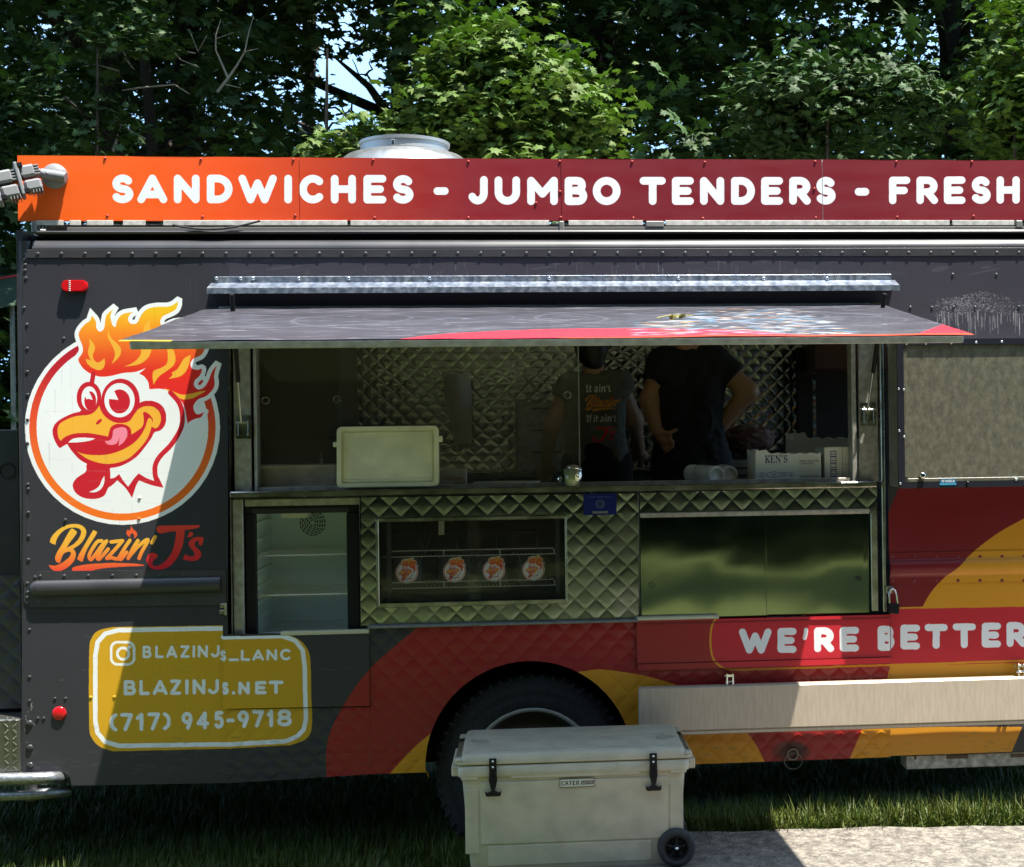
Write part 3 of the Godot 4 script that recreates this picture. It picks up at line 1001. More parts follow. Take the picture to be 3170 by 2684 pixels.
func wrap_upper() -> Canvas:
	var c := Canvas.new(-2.22, 1.45, 3.08, 2.74, 386.0, Color(0.047, 0.044, 0.056))
	# mineral drips and spatter left by water on the black paint
	for i in 1000:
		var x := 2880 + absf(rng.randfn(0, 1)) * 120 + rng.randf() * 90
		var y := rng.randf_range(925, 985) - 22 * exp(-pow((x - 3040) / 70, 2))
		if x > 3400:
			continue
		var p := w2(x, y)
		c.fill([ellipse(p.x, p.y, rng.randf_range(0.001, 0.0035), rng.randf_range(0.001, 0.003), 0, 7)], Color(0.36, 0.35, 0.34), rng.randf_range(0.2, 0.65))
	for i in 90:
		var x := rng.randf_range(2900, 3240)
		var p := w2(x, rng.randf_range(960, 985))
		var l := rng.randf_range(0.03, 0.09)
		c.fill([PackedVector2Array([p, p + Vector2(0.003, 0), p + Vector2(0.0025 + rng.randf_range(-0.003, 0.003), -l), p + Vector2(0.0, -l)])], Color(0.34, 0.33, 0.32), rng.randf_range(0.25, 0.6))
	for i in 40:   # rubbed and dusty places
		var p := w2(rng.randf_range(90, 3200), rng.randf_range(800, 860))
		c.fill([ellipse(p.x, p.y, rng.randf_range(0.01, 0.09), rng.randf_range(0.002, 0.012), rng.randf_range(-0.2, 0.2), 12)], Color(0.12, 0.12, 0.13), rng.randf_range(0.1, 0.3))
	for i in 60:
		var p := w2(rng.randf_range(1100, 2700), rng.randf_range(795, 850))
		var l := rng.randf_range(0.01, 0.05)
		c.fill([PackedVector2Array([p, p + Vector2(0.003, 0), p + Vector2(0.003, -l), p + Vector2(0, -l)])], Color(0.30, 0.30, 0.31), rng.randf_range(0.1, 0.4))
	return c


# ---------------------------------------------------------------- the truck
var truck: Node3D
var wave := FastNoiseLite.new()


func dents(x: float, y: float) -> float:   # sheet metal is never quite flat
	return 0.0022 * wave.get_noise_2d(x, y)


func rect(x0: float, y0: float, x1: float, y1: float, z := 0.0) -> PackedVector2Array:
	var a := w2(x0, y0, z)
	var b := w2(x1, y1, z)
	return PackedVector2Array([Vector2(a.x, a.y), Vector2(b.x, a.y), Vector2(b.x, b.y), Vector2(a.x, b.y)])


func build_truck() -> void:
	wave.frequency = 1.6
	wave.seed = 5
	truck = thing("food_truck", "black step van food truck with flame rooster emblem, raised serving awning and red sign", "food truck")
	var rc := wrap_rear()
	var scv := wrap_side()
	var rear := print_material("rear_wrap", rc)
	var side := print_material("side_wrap", scv, 0.34)
	var upper_canvas := wrap_upper()
	var upper := print_material("upper_paint", upper_canvas, 0.27)
	var st := tool()
	# ---- skin
	sheet(st, px("75,772! 706,772! 706,2424! 221,2432! 219,2412! 214,2400! 200,2392! 66,2392!"), 0.0, 0.06, dents, rc)
	part("rear_side_panel", st, rear, truck)
	var top_y := w2(1600, 772).y
	var open_y := w2(1700, 943).y
	st = tool()
	sheet(st, PackedVector2Array([Vector2(w2(706, 800).x, open_y), Vector2(3.05, open_y), Vector2(3.05, top_y), Vector2(w2(706, 800).x, top_y)]), 0.0, 0.06, dents, upper_canvas)
	part("upper_side_panel", st, upper, truck)
	st = tool()
	sheet(st, PackedVector2Array([Vector2(w2(2745, 1200).x, w2(2800, 1500).y), Vector2(3.05, w2(2800, 1500).y), Vector2(3.05, open_y), Vector2(w2(2745, 1200).x, open_y)]), 0.0, 0.06, dents, upper_canvas)
	part("upper_side_panel", st, upper, truck)
	st = tool()
	sheet(st, PackedVector2Array([Vector2(w2(2745, 1200).x, w2(2800, 1716).y), Vector2(3.05, w2(2800, 1716).y), Vector2(3.05, w2(2800, 1500).y), Vector2(w2(2745, 1200).x, w2(2800, 1500).y)]), 0.0, 0.06, dents, scv)
	part("front_side_panel", st, side, truck)
	# rub rail on the right: a ribbed strip that carries the print
	st = tool()
	var ra := w2(2748, 1712).y
	var rb := w2(2748, 1808).y
	var rail := func(_x: float, y: float) -> float:
		var t := (y - (ra + rb) / 2 - 0.002) / 0.034
		return 0.006 + (0.018 * sqrt(1.0 - t * t) if absf(t) < 1.0 else 0.0)
	sheet(st, PackedVector2Array([Vector2(w2(2745, 1200).x, rb), Vector2(3.05, rb), Vector2(3.05, ra), Vector2(w2(2745, 1200).x, ra)]), 0.0, 0.0065, rail, scv)
	along_x(st, [Vector2(0.0, ra), Vector2(0.006, ra)], w2(2745, 1200).x, 3.05, false)
	part("rub_rail", st, side, truck)
	st = tool()
	sheet(st, PackedVector2Array([Vector2(w2(2745, 1200).x, w2(2748, 2125).y), Vector2(3.05, w2(2748, 2125).y), Vector2(3.05, rb), Vector2(w2(2745, 1200).x, rb)]), 0.0, 0.06, dents, scv)
	part("sign_panel", st, side, truck)
	# lower panels
	st = tool()
	sheet(st, px("692,1962! 1145,1958! 1145,2184! 692,2193!"), 0.010, 0.06, func(x, y): return dents(x, y) + 0.006 * smoothstep(0.05, 0.0, absf(y - w2(900, 2170).y)), rc)
	part("fridge_access_panel", st, rear, truck)
	st = tool()
	var q1 := func(x: float, y: float) -> float: return quilt(x, y, 0.094, 0.0040)
	sheet(st, px("700,2196! 1145,2188! 1145,2396! 700,2424!"), 0.002, 0.0157, q1, rc, 0.094)
	part("quilted_skirt", st, rear, truck)
	st = tool()
	var arch := PackedVector2Array()
	arch.append(w2(1146, 1947))
	arch.append(w2(1976, 1925))
	arch.append(w2(1976, 2372))
	var arch_c := w2(1640, 2366)
	var arch_r := 320.0 / 706.0
	for i in 33:
		var a := deg_to_rad(-6 + 192.0 * i / 32)
		var p := arch_c + Vector2(cos(a), sin(a)) * arch_r
		if i == 0:
			arch.append(Vector2(p.x, w2(1960, 2372).y))
		if i == 32:
			p.x = w2(1326, 2360).x
		arch.append(p)
	arch.append(w2(1325, 2390))
	arch.append(w2(1146, 2396))
	sheet(st, arch, 0.002, 0.0157, q1, scv, 0.094)
	part("quilted_wheel_panel", st, side, truck)
	st = tool()
	sheet(st, PackedVector2Array([w2(1976, 2040), w2(2756, 2020), w2(2756, 2343), w2(1976, 2372)]), 0.001, 0.0157, q1, scv, 0.094)
	part("quilted_skirt", st, side, truck)
	st = tool()
	sheet(st, PackedVector2Array([w2(2756, 2100), Vector2(3.05, w2(2756, 2100).y), Vector2(3.05, w2(2756, 2340).y), w2(2756, 2340)]), 0.0, 0.06, dents, scv)
	part("front_skirt", st, side, truck)
	# service door with a rolled lower lip
	st = tool()
	var dx0 := w2(1972, 2000).x
	var dx1 := w2(2752, 2000).x
	var dy0 := w2(2300, 2062).y
	var dy1 := w2(2300, 1912).y
	sheet(st, PackedVector2Array([Vector2(dx0, dy0 + 0.028), Vector2(dx1, dy0 + 0.028), Vector2(dx1, dy1), Vector2(dx0, dy1)]), 0.022, 0.05, dents, scv)
	sheet(st, PackedVector2Array([Vector2(dx0, dy0), Vector2(dx1, dy0), Vector2(dx1, dy0 + 0.025), Vector2(dx0, dy0 + 0.025)]), 0.03, 0.06, flat, scv)
	part("service_door", st, side, truck)
	st = tool()
	box(st, Vector3(dx0, dy0 + 0.0255, 0.0), Vector3(dx1, dy0 + 0.0275, 0.024), 0.0)
	box(st, Vector3(dx0, dy0 - 0.002, 0.0), Vector3(dx1, dy0 - 0.0005, 0.03), 0.0)
	box(st, Vector3(dx0, dy1 - 0.016, 0.018), Vector3(dx1, dy1 - 0.013, 0.026), 0.0)
	box(st, Vector3(dx0 - 0.003, dy0, 0.0), Vector3(dx0 - 0.0005, dy1, 0.022), 0.0)
	box(st, Vector3(dx1 + 0.0005, dy0, 0.0), Vector3(dx1 + 0.003, dy1, 0.022), 0.0)
	var dred := mat("door_edge", CRIMSON, 0.35)
	part("door_lip", st, dred, truck)
	# ---- shell behind the skin: roof, ends, far wall, floor, chassis
	st = tool()
	box(st, Vector3(-2.165, 0.42, -2.32), Vector3(-2.14, 2.66, -0.006), 0.0)
	box(st, Vector3(3.03, 0.42, -2.32), Vector3(3.06, 1.35, -0.006), 0.0)
	box(st, Vector3(3.03, 2.45, -2.32), Vector3(3.06, 2.66, -0.006), 0.0)
	box(st, Vector3(3.03, 1.351, -0.12), Vector3(3.06, 2.449, -0.006), 0.0)
	box(st, Vector3(3.03, 1.351, -2.32), Vector3(3.06, 2.449, -2.2), 0.0)
	box(st, Vector3(-2.14, 0.42, -2.32), Vector3(3.03, 2.66, -2.29), 0.0)
	part("body_shell", st, M.black_paint, truck)
	st = tool()
	tube(st, [Vector3(-2.135, 0.23, -0.03), Vector3(-2.135, w2(80, 745).y, -0.03)], 0.03, 16)
	part("corner_post", st, M.black_paint, truck)
	st = tool()
	box(st, Vector3(-2.12, 2.52, -2.29), Vector3(3.03, 2.555, -0.01), 0.0)
	part("ceiling", st, M.pale_ceiling, truck)
	st = tool()
	box(st, Vector3(-2.15, 2.656, -2.34), Vector3(3.06, w2(1600, 690).y, -0.17), 0.004)
	part("roof", st, M.white_roof, truck)
	st = tool()
	box(st, Vector3(-2.13, 0.60, -2.28), Vector3(3.02, 0.66, -0.65), 0.0)
	box(st, Vector3(-2.13, 0.60, -0.649), Vector3(arch_c.x - 0.62, 0.66, -0.03), 0.0)
	box(st, Vector3(arch_c.x + 0.62, 0.60, -0.649), Vector3(3.02, 0.66, -0.03), 0.0)
	box(st, Vector3(-1.9, 0.30, -1.7), Vector3(3.0, 0.59, -0.62), 0.0)
	part("chassis", st, M.underbody, truck)
	# wheel house
	st = tool()
	for i in 24:
		var a := deg_to_rad(180.0 * i / 24)
		var b := deg_to_rad(180.0 * (i + 1) / 24)
		var p := arch_c + Vector2(cos(a), sin(a)) * (arch_r + 0.012)
		var q := arch_c + Vector2(cos(b), sin(b)) * (arch_r + 0.012)
		quad(st, Vector3(p.x, p.y, 0.0), Vector3(p.x, p.y, -0.6), Vector3(q.x, q.y, -0.6), Vector3(q.x, q.y, 0.0))
	box(st, Vector3(arch_c.x - 0.6, 0.2, -0.63), Vector3(arch_c.x + 0.6, 0.9, -0.601), 0.0)
	part("wheel_house", st, M.underbody, truck)
	# ---- roof edge: a rolled rail over a groove, with a riveted strip below
	st = tool()
	var yy := func(v: float) -> float: return w2(1600, v).y
	var prof := [Vector2(-0.06, yy.call(770)), Vector2(0.004, yy.call(770)), Vector2(0.004, yy.call(766)), Vector2(0.0, yy.call(758)), Vector2(-0.007, yy.call(750)), Vector2(-0.017, yy.call(743)), Vector2(-0.03, yy.call(739)), Vector2(-0.06, yy.call(737))]
	along_x(st, prof, w2(100, 760).x, 3.06, true, true)
	part("roof_rail", st, M.black_paint, truck)
	st = tool()
	along_x(st, [Vector2(-0.16, yy.call(736)), Vector2(-0.14, yy.call(736)), Vector2(-0.14, yy.call(720)), Vector2(-0.020, yy.call(720)), Vector2(-0.016, yy.call(715)), Vector2(-0.020, yy.call(711)), Vector2(-0.05, yy.call(709)), Vector2(-0.16, yy.call(709))], w2(100, 700).x, 3.06)
	part("rain_gutter", st, M.black_paint, truck)
	st = tool()
	box(st, Vector3(w2(195, 700).x, yy.call(708), -0.09), Vector3(3.06, yy.call(697), -0.050), 0.001)
	part("roof_trim", st, M.trim_grey, truck)
	st = tool()
	box(st, Vector3(w2(110, 700).x, yy.call(699), -0.168), Vector3(3.06, yy.call(680), -0.12), 0.002)
	part("roof_lip", st, M.white_roof, truck)
	for s in [[110, 196], [215, 250], [268, 350], [380, 450], [505, 1075], [1085, 1700], [1760, 1990], [2060, 2940], [2948, 3140]]:
		st = tool()
		bx(st, s[0], 682, s[1], 697, -0.054, -0.058, 0.001)
		part("roof_board", st, M.white_roof, truck)
	st = tool()
	box(st, Vector3(w2(78, 780).x, yy.call(795), 0.0), Vector3(3.05, yy.call(770), 0.005), 0.0015)
	part("rivet_strip", st, M.black_paint, truck)
	st = tool()
	var x := 116.0
	while x < 3400:
		dome(st, W(x, 786 - (x - 116) * 0.0011, 0.006), 0.0085, 0.0028)
		x += 73.6 - x * 0.0018
	part("rivets", st, M.black_paint, truck).set_meta("kind", "stuff")
	# left edge and scattered rivets
	st = tool()
	for p in [[79, 786], [78, 803], [78, 820], [77, 837], [80, 861], [74, 953], [83, 1005], [84, 1079], [84, 1151], [85, 1222], [85, 1300], [85, 1373], [86, 1500], [87, 1514], [87, 1587], [88, 1660], [88, 1733], [91, 1950], [91, 2096], [91, 2170], [197, 1048], [202, 1610], [170, 2163], [203, 2163], [117, 2224], [135, 2224]]:
		dome(st, W(p[0], p[1], 0.001), 0.0075, 0.0027)
	for p in [[91, 2240], [92, 2315], [93, 2370]]:
		dome(st, W(p[0], p[1], 0.001), 0.0145, 0.006, 10)
	for p in [[2950, 850], [3085, 850], [3020, 951], [2953, 951], [2886, 952], [2819, 952], [3155, 950]]:
		dome(st, W(p[0], p[1], 0.001), 0.0075, 0.0027)
	part("rivets", st, M.black_paint, truck).set_meta("kind", "stuff")
	for s in [[432, 1541, M.paper_white], [430, 1606, mat("orange_rivet", Color(0.75, 0.15, 0.02), 0.4)], [424, 1040, mat("flame_rivet", Color(0.8, 0.22, 0.02), 0.4)], [281, 2159, mat("badge_rivet", BADGE, 0.4)], [354, 2158, M.badge_rivet]]:
		st = tool()
		dome(st, W(s[0], s[1], 0.001), 0.0075, 0.0027)
		part("rivet", st, s[2], truck)
	# ---- rub rail on the left
	st = tool()
	prism(st, px("76,1862! 75,1792! 115,1768! 700,1763! 700,1872! 95,1880!"), 0.0, 0.005)
	part("rub_rail_plate", st, M.black_paint, truck)
	st = tool()
	var r0 := w2(95, 1822)
	var r1 := w2(684, 1817)
	for i in 10:
		pass
	var half := []
	for i in 13:
		var a := deg_to_rad(-90 + 180.0 * i / 12)
		half.append(Vector2(0.006 + 0.020 * cos(a), r0.y + 0.034 * sin(a)))
	along_x(st, half, r0.x + 0.03, r1.x, true, true)
	ball(st, Vector3(r0.x + 0.031, r0.y, 0.006), Vector3(0.034, 0.0338, 0.0198), 20, 12)
	part("rub_rail", st, M.black_paint, truck)
	st = tool()
	for i in 8:
		dome(st, W(124 + 74.5 * i, 1784 - i * 0.6, 0.005), 0.0075, 0.0027)
		dome(st, W(124 + 74.5 * i, 1864 - i * 0.9, 0.005), 0.0075, 0.0027)
	for p in [[108, 1787], [84, 1806], [85, 1834], [84, 1850]]:
		dome(st, W(p[0], p[1], 0.005), 0.0075, 0.0027)
	part("rivets", st, M.black_paint, truck).set_meta("kind", "stuff")
	st = tool()
	x = 2762.0
	while x < 3300:
		dome(st, W(x, 1723, 0.006), 0.008, 0.0026)
		dome(st, W(x, 1797, 0.006), 0.008, 0.0026)
		x += 68
	part("rivets", st, dred, truck).set_meta("kind", "stuff")
	# ---- roof sign: four printed boards end to end
	build_roof_sign()
	# ---- marker lamps
	st = tool()
	var ml := round_rect(W(187, 903, 0.03).x, W(187, 902, 0.03).y, W(266, 903, 0.03).x, W(187, 866, 0.03).y, 0.022)
	prism(st, ml, 0.0, 0.016)
	var ml2 := round_rect(W(187, 903, 0.03).x + 0.004, W(187, 902, 0.03).y + 0.004, W(266, 903, 0.03).x - 0.004, W(187, 866, 0.03).y - 0.004, 0.019)
	prism(st, ml2, 0.016, 0.022)
	var lamp := part("marker_lamp", st, M.red_lens, truck, "red oblong marker lamp")
	st = tool()
	for i in 6:
		var p := W(216, 869 + i * 6, 0.022)
		box(st, p - Vector3(0.003, 0.002, 0.001), p + Vector3(0.003, 0.002, 0.003), 0.0)
	part("lens_rib", st, M.paper_white, lamp)
	st = tool()
	lathe(st, [Vector2(0.029, 0), Vector2(0.029, 0.005), Vector2(0.024, 0.0075), Vector2(0, 0.009)], Transform3D(Basis(Vector3.RIGHT, Vector3.BACK, Vector3.DOWN), W(184, 2208, 0.001)), 28)
	part("reflector", st, M.red_lens, truck, "red round reflector")
	# ---- rain cap over the hatch and the awning
	build_awning()
	build_frame()
	build_screen_box()
	build_shelf()
	build_roof_fan()
	build_lamps()
	build_rear_end()
	build_wheel()
	# small iron things on the side
	st = tool()
	bx(st, 680, 1868, 698, 1884, 0.012, 0.0)
	bx(st, 678, 1888, 697, 1902, 0.012, 0.0)
	tube(st, [W(698, 1866, 0.012), W(698, 1904, 0.012)], 0.006, 8)
	part("hinge", st, M.steel, truck)
	st = tool()
	lathe(st, [Vector2(0.026, 0), Vector2(0.026, 0.012), Vector2(0.021, 0.012), Vector2(0.021, -0.02), Vector2(0, -0.02)], Transform3D(Basis(Vector3.RIGHT, Vector3.BACK, Vector3.DOWN), W(2453, 2334, 0.004)), 20, true)
	part("exhaust_pipe", st, mat("rusty_pipe", Color(0.22, 0.17, 0.12), 0.8), truck)
	st = tool()
	var ring := []
	for i in 21:
		var a := TAU * i / 20
		ring.append(W(2456, 2356, 0.012) + Vector3(cos(a) * 0.040, sin(a) * 0.036, 0.0))
	tube(st, ring, 0.0011, 5, false)
	part("wire_loop", st, M.grey_metal, truck)
	st = tool()
	bx(st, 2806, 2340, 3400, 2362, -0.02, -0.12)
	var beam := part("step_beam", st, M.off_white_beam, truck)
	mat("rust", Color(0.12, 0.075, 0.05), 0.9)
	for s in [[2830, 2340, 2838, 2352], [2930, 2338, 2998, 2348], [3130, 2334, 3210, 2343]]:
		st = tool()
		bx(st, s[0], s[1], s[2], s[3], -0.017, -0.03, 0.003)
		part("slot", st, M.rust, beam)
	# black cable sagging under the roof sign
	st = tool()
	var cable := []
	for i in 13:
		var t := i / 12.0
		cable.append(W(535 + 270 * t, 684 + 26 * sin(PI * (0.15 + 0.85 * t)), -0.03 + 0.02 * sin(PI * t)))
	tube(st, cable, 0.005, 6)
	part("cable", st, M.rubber, truck)


func build_roof_sign() -> void:
	var orange := Color(0.88, 0.115, 0.008)
	var dark := Color(0.175, 0.009, 0.017)
	var zs := -0.06
	var seams := [54.0, 927.0, 1737.0, 2546.0, 3420.0]
	var top: Array[Vector2] = [w2(54, 481, zs), w2(1600, 492, zs), w2(3170, 494, zs)]
	var sign_ := Node3D.new()
	sign_.name = "roof_sign"
	truck.add_child(sign_)
	sign_.set_meta("label", "long orange to red roof sign lettered in white")
	var tints := [[54, orange], [330, orange], [700, Color(0.84, 0.085, 0.010)], [930, Color(0.60, 0.055, 0.012)], [1150, Color(0.38, 0.028, 0.016)], [1450, Color(0.23, 0.012, 0.018)], [2000, dark], [2600, dark], [3170, Color(0.20, 0.012, 0.02)], [3500, dark]]
	var stops := []
	for t in tints:
		stops.append([Vector2(w2(t[0], 585, zs).x, 0), t[1]])
	for i in 4:
		var a := w2(seams[i], 585, zs).x
		var b := w2(seams[i + 1], 585, zs).x
		var ya := lerpf(w2(54, 481, zs).y, w2(1600, 492, zs).y, (seams[i] - 54) / 1546.0) if i < 2 else w2(2300, 493, zs).y
		var yb := lerpf(w2(54, 481, zs).y, w2(1600, 492, zs).y, minf(1.0, (seams[i + 1] - 54) / 1546.0)) if i < 2 else w2(2300, 493.5, zs).y
		var y0 := w2(1600, 683, zs).y
		var c := Canvas.new(a, y0 - 0.01, b, maxf(ya, yb) + 0.01, 1400.0, dark)
		c.fill([PackedVector2Array([Vector2(a, y0 - 0.02), Vector2(b, y0 - 0.02), Vector2(b, ya + 0.02), Vector2(a, ya + 0.02)])], stops)
		var tops := [[345, 540, 629], [1200, 541.5, 630], [1700, 547.5, 635], [2400, 548, 634], [3130, 545.5, 630.5]]
		word(c, "SANDWICHES-", [345, 413, 425, 518, 538, 618, 640, 720, 738, 857, 879, 905, 926, 1004, 1024, 1102, 1125, 1196, 1214, 1280, 1342, 1389], tops, 24.0, INK, zs)
		word(c, "JUMBOTENDERS-", [1451, 1510, 1531, 1610, 1632, 1727, 1748, 1818, 1835, 1921, 1980, 2061, 2080, 2148, 2167, 2242, 2263, 2337, 2356, 2424, 2443, 2510, 2525, 2587, 2646, 2691], tops, 24.0, INK, zs)
		word(c, "FRESH", [2752, 2818, 2837, 2904, 2922, 2989, 3006, 3067, 3085, 3157], tops, 23.0, INK, zs)
		for k in 6:   # wrinkles and scratches of the film
			var p := Vector2(rng.randf_range(a, b), rng.randf_range(y0, ya))
			c.fill([PackedVector2Array([p, p + Vector2(0.0015, 0.0), p + Vector2(0.001 + rng.randf_range(-0.01, 0.01), -rng.randf_range(0.01, 0.05))])], Color(0.55, 0.16, 0.10), 0.4)
		var m := print_material("roof_sign_%d" % i, c, 0.5)
		var st := tool()
		var gap := 0.0012
		sheet(st, PackedVector2Array([Vector2(a + gap, y0), Vector2(b - gap, y0), Vector2(b - gap, yb), Vector2(a + gap, ya)]), zs, 0.09, func(x, y): return 0.0012 * wave.get_noise_2d(x * 2.0, y * 2.0), c)
		st.set_smooth_group(-1)
		for e in [[Vector2(a + gap, ya), Vector2(b - gap, yb)], [Vector2(b - gap, y0), Vector2(a + gap, y0)], [Vector2(a + gap, y0), Vector2(a + gap, ya)], [Vector2(b - gap, yb), Vector2(b - gap, y0)]]:
			st.set_uv(c.uv((e[0] + e[1]) / 2 * 0.98 + Vector2((a + b) / 2, (y0 + ya) / 2) * 0.02))
			quad(st, Vector3(e[0].x, e[0].y, zs), Vector3(e[1].x, e[1].y, zs), Vector3(e[1].x, e[1].y, zs - 0.02), Vector3(e[0].x, e[0].y, zs - 0.02))
		part("sign_board", st, m, sign_)
	var st := tool()
	box(st, Vector3(w2(60, 600).x, w2(1600, 672).y, zs - 0.06), Vector3(2.6, w2(1600, 500).y, zs - 0.021), 0.0)
	part("sign_backing", st, M.grey_metal, sign_)
	st = tool()
	for p in [[325, 490], [622, 493], [908, 494], [1155, 495], [1450, 500], [1733, 499], [1957, 500], [2182, 502], [2524, 500], [2775, 500], [3009, 500], [332, 668], [627, 671], [914, 667], [1160, 674], [1450, 674], [1736, 673], [1961, 675], [2176, 676], [2526, 674], [2778, 672], [3014, 669], [1734, 593], [2521, 584], [1659, 628]]:
		dome(st, W(p[0], p[1], zs + 0.001), 0.0062, 0.004)
	part("screws", st, mat("painted_screw", Color(0.35, 0.03, 0.02), 0.4), sign_).set_meta("kind", "stuff")
	for s in [[1731, 684, 1747, 714], [2000, 684, 2056, 702], [3146, 682, 3166, 704], [96, 684, 112, 720]]:
		st = tool()
		bx(st, s[0], s[1], s[2], s[3], -0.045, -0.10)
		part("sign_bracket", st, M.grey_metal, sign_)


var aw_o: Vector3     # awning: hinge line and outer line
var aw_t: Vector3


func awp(px_: float, py_: float) -> Vector2:   # point of the awning's top seen at this place of the photograph: (x, distance from the hinge)
	var d := ray(px_, py_)
	var n := Vector3.RIGHT.cross(aw_t).normalized()
	var p := cam_pos + d * ((aw_o - cam_pos).dot(n) / d.dot(n))
	return Vector2(p.x, (p - aw_o).dot(aw_t.normalized()))


func build_awning() -> void:
	# rain cap: flange, ledge, drip edge of galvanised sheet
	var st := tool()
	var yb := w2(1700, 904, 0.088).y
	var yt := w2(1700, 887, 0.088).y
	var yf := w2(1700, 853).y
	var xa := W(640, 890, 0.088).x
	var xb := W(2785, 890, 0.088).x
	box(st, Vector3(xa + 0.015, w2(1700, 873).y, 0.001), Vector3(xb - 0.015, yf, 0.005), 0.001)
	along_x(st, [Vector2(0.006, w2(1700, 872).y), Vector2(0.004, w2(1700, 878).y), Vector2(0.084, yt - 0.004), Vector2(0.084, yb), Vector2(0.088, yb), Vector2(0.088, yt), Vector2(0.082, yt + 0.002)], xa, xb)
	var cap := part("rain_cap", st, M.galvanised, truck)
	st = tool()
	for x in [670, 745, 784, 925, 1080, 1330, 1700, 2100, 2364, 2560]:
		lathe(st, [Vector2(0.008, 0), Vector2(0.008, 0.004), Vector2(0.004, 0.007), Vector2(0, 0.007)], Transform3D(Basis(Vector3.RIGHT, Vector3.BACK, Vector3.DOWN), W(x, 862, 0.006)), 8)
	part("screws", st, M.chrome, cap).set_meta("kind", "stuff")
	# awning
	var zo := 1.31
	var hinge := W(1700, 947, 0.004)
	var outer := W(1700, 1046, zo)
	aw_o = Vector3(0, hinge.y, 0.004)
	aw_t = Vector3(0, outer.y - hinge.y, zo - 0.004)
	var ln := aw_t.length()
	var xl := -1.372
	var xr := 1.572
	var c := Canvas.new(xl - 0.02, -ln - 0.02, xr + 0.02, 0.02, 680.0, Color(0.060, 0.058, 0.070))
	var to := func(p: Vector2) -> Vector2:
		var q := awp(p.x, p.y)
		return Vector2(q.x, -q.y)
	for i in 900:   # scratches, their tone lightened to paint in reflections
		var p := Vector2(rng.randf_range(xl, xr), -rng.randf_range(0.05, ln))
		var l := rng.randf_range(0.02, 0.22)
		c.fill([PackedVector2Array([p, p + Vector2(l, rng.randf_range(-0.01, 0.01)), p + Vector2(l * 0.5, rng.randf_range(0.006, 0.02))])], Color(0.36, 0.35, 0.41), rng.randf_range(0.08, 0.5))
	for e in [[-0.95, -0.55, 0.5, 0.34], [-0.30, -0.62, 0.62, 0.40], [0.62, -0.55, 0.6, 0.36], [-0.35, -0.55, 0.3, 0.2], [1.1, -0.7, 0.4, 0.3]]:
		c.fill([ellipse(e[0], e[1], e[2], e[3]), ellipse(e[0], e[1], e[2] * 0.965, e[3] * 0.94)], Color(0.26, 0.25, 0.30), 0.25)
	c.fill(moved([PackedVector2Array([Vector2(1165, 1060), Vector2(1300, 1040), Vector2(1415, 1031), Vector2(1530, 1025), Vector2(1787, 1017.5), Vector2(2000, 1017), Vector2(2110, 1017.5), Vector2(2230, 1021), Vector2(2384, 1029), Vector2(2499, 1037), Vector2(2499, 1075), Vector2(1165, 1075)])], to), Color(0.62, 0.03, 0.05))
	c.fill(moved([PackedVector2Array([Vector2(2795, 1045), Vector2(2850, 1030), Vector2(2930, 1000), Vector2(3060, 1034), Vector2(3060, 1060), Vector2(2795, 1060)])], to), Color(0.62, 0.03, 0.05))
	c.fill([PackedVector2Array([Vector2(0.1, -ln + 0.02), Vector2(xr, -ln + 0.05), Vector2(xr, -ln - 0.02), Vector2(0.1, -ln - 0.02)])], Color(0.66, 0.08, 0.03))
	c.fill([PackedVector2Array([Vector2(xl, -ln + 0.03), Vector2(-1.2, -ln + 0.03), Vector2(-1.2, -ln - 0.02), Vector2(xl, -ln - 0.02)])], Color(0.75, 0.55, 0.05))
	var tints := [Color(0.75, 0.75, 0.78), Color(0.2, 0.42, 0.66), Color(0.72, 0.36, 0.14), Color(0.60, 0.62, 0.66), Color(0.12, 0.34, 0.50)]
	for i in 620:   # coloured sun glints off scratches, painted in as flecks
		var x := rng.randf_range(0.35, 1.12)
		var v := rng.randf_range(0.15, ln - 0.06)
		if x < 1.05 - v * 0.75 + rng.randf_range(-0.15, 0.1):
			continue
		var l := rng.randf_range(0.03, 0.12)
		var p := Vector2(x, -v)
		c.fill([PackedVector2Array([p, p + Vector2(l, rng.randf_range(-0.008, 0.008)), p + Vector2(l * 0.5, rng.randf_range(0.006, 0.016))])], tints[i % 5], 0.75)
	var aw := Node3D.new()
	aw.name = "awning"
	truck.add_child(aw)
	aw.set_meta("label", "raised black awning door with scratches, painted-in glints and red corners")
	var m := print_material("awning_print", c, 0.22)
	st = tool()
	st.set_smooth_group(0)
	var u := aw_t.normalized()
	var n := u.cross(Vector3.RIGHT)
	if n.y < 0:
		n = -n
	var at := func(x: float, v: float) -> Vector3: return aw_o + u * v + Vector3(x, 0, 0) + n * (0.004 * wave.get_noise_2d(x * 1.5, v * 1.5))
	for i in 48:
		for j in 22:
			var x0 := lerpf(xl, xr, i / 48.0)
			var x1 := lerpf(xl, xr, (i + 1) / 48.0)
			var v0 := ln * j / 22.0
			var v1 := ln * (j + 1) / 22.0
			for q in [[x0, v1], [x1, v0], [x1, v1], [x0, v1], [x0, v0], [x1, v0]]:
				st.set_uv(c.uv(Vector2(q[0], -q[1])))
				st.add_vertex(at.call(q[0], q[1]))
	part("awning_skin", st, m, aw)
	st = tool()
	var b := Basis(Vector3.RIGHT, n, u)
	var mid := aw_o + u * (ln / 2) - n * 0.014
	box_t(st, Transform3D(b, mid + Vector3((xl + xr) / 2, 0, 0)), Vector3(xr - xl - 0.07, 0.018, ln - 0.04), 0.0)
	part("awning_lining", st, M.grey_metal, aw)
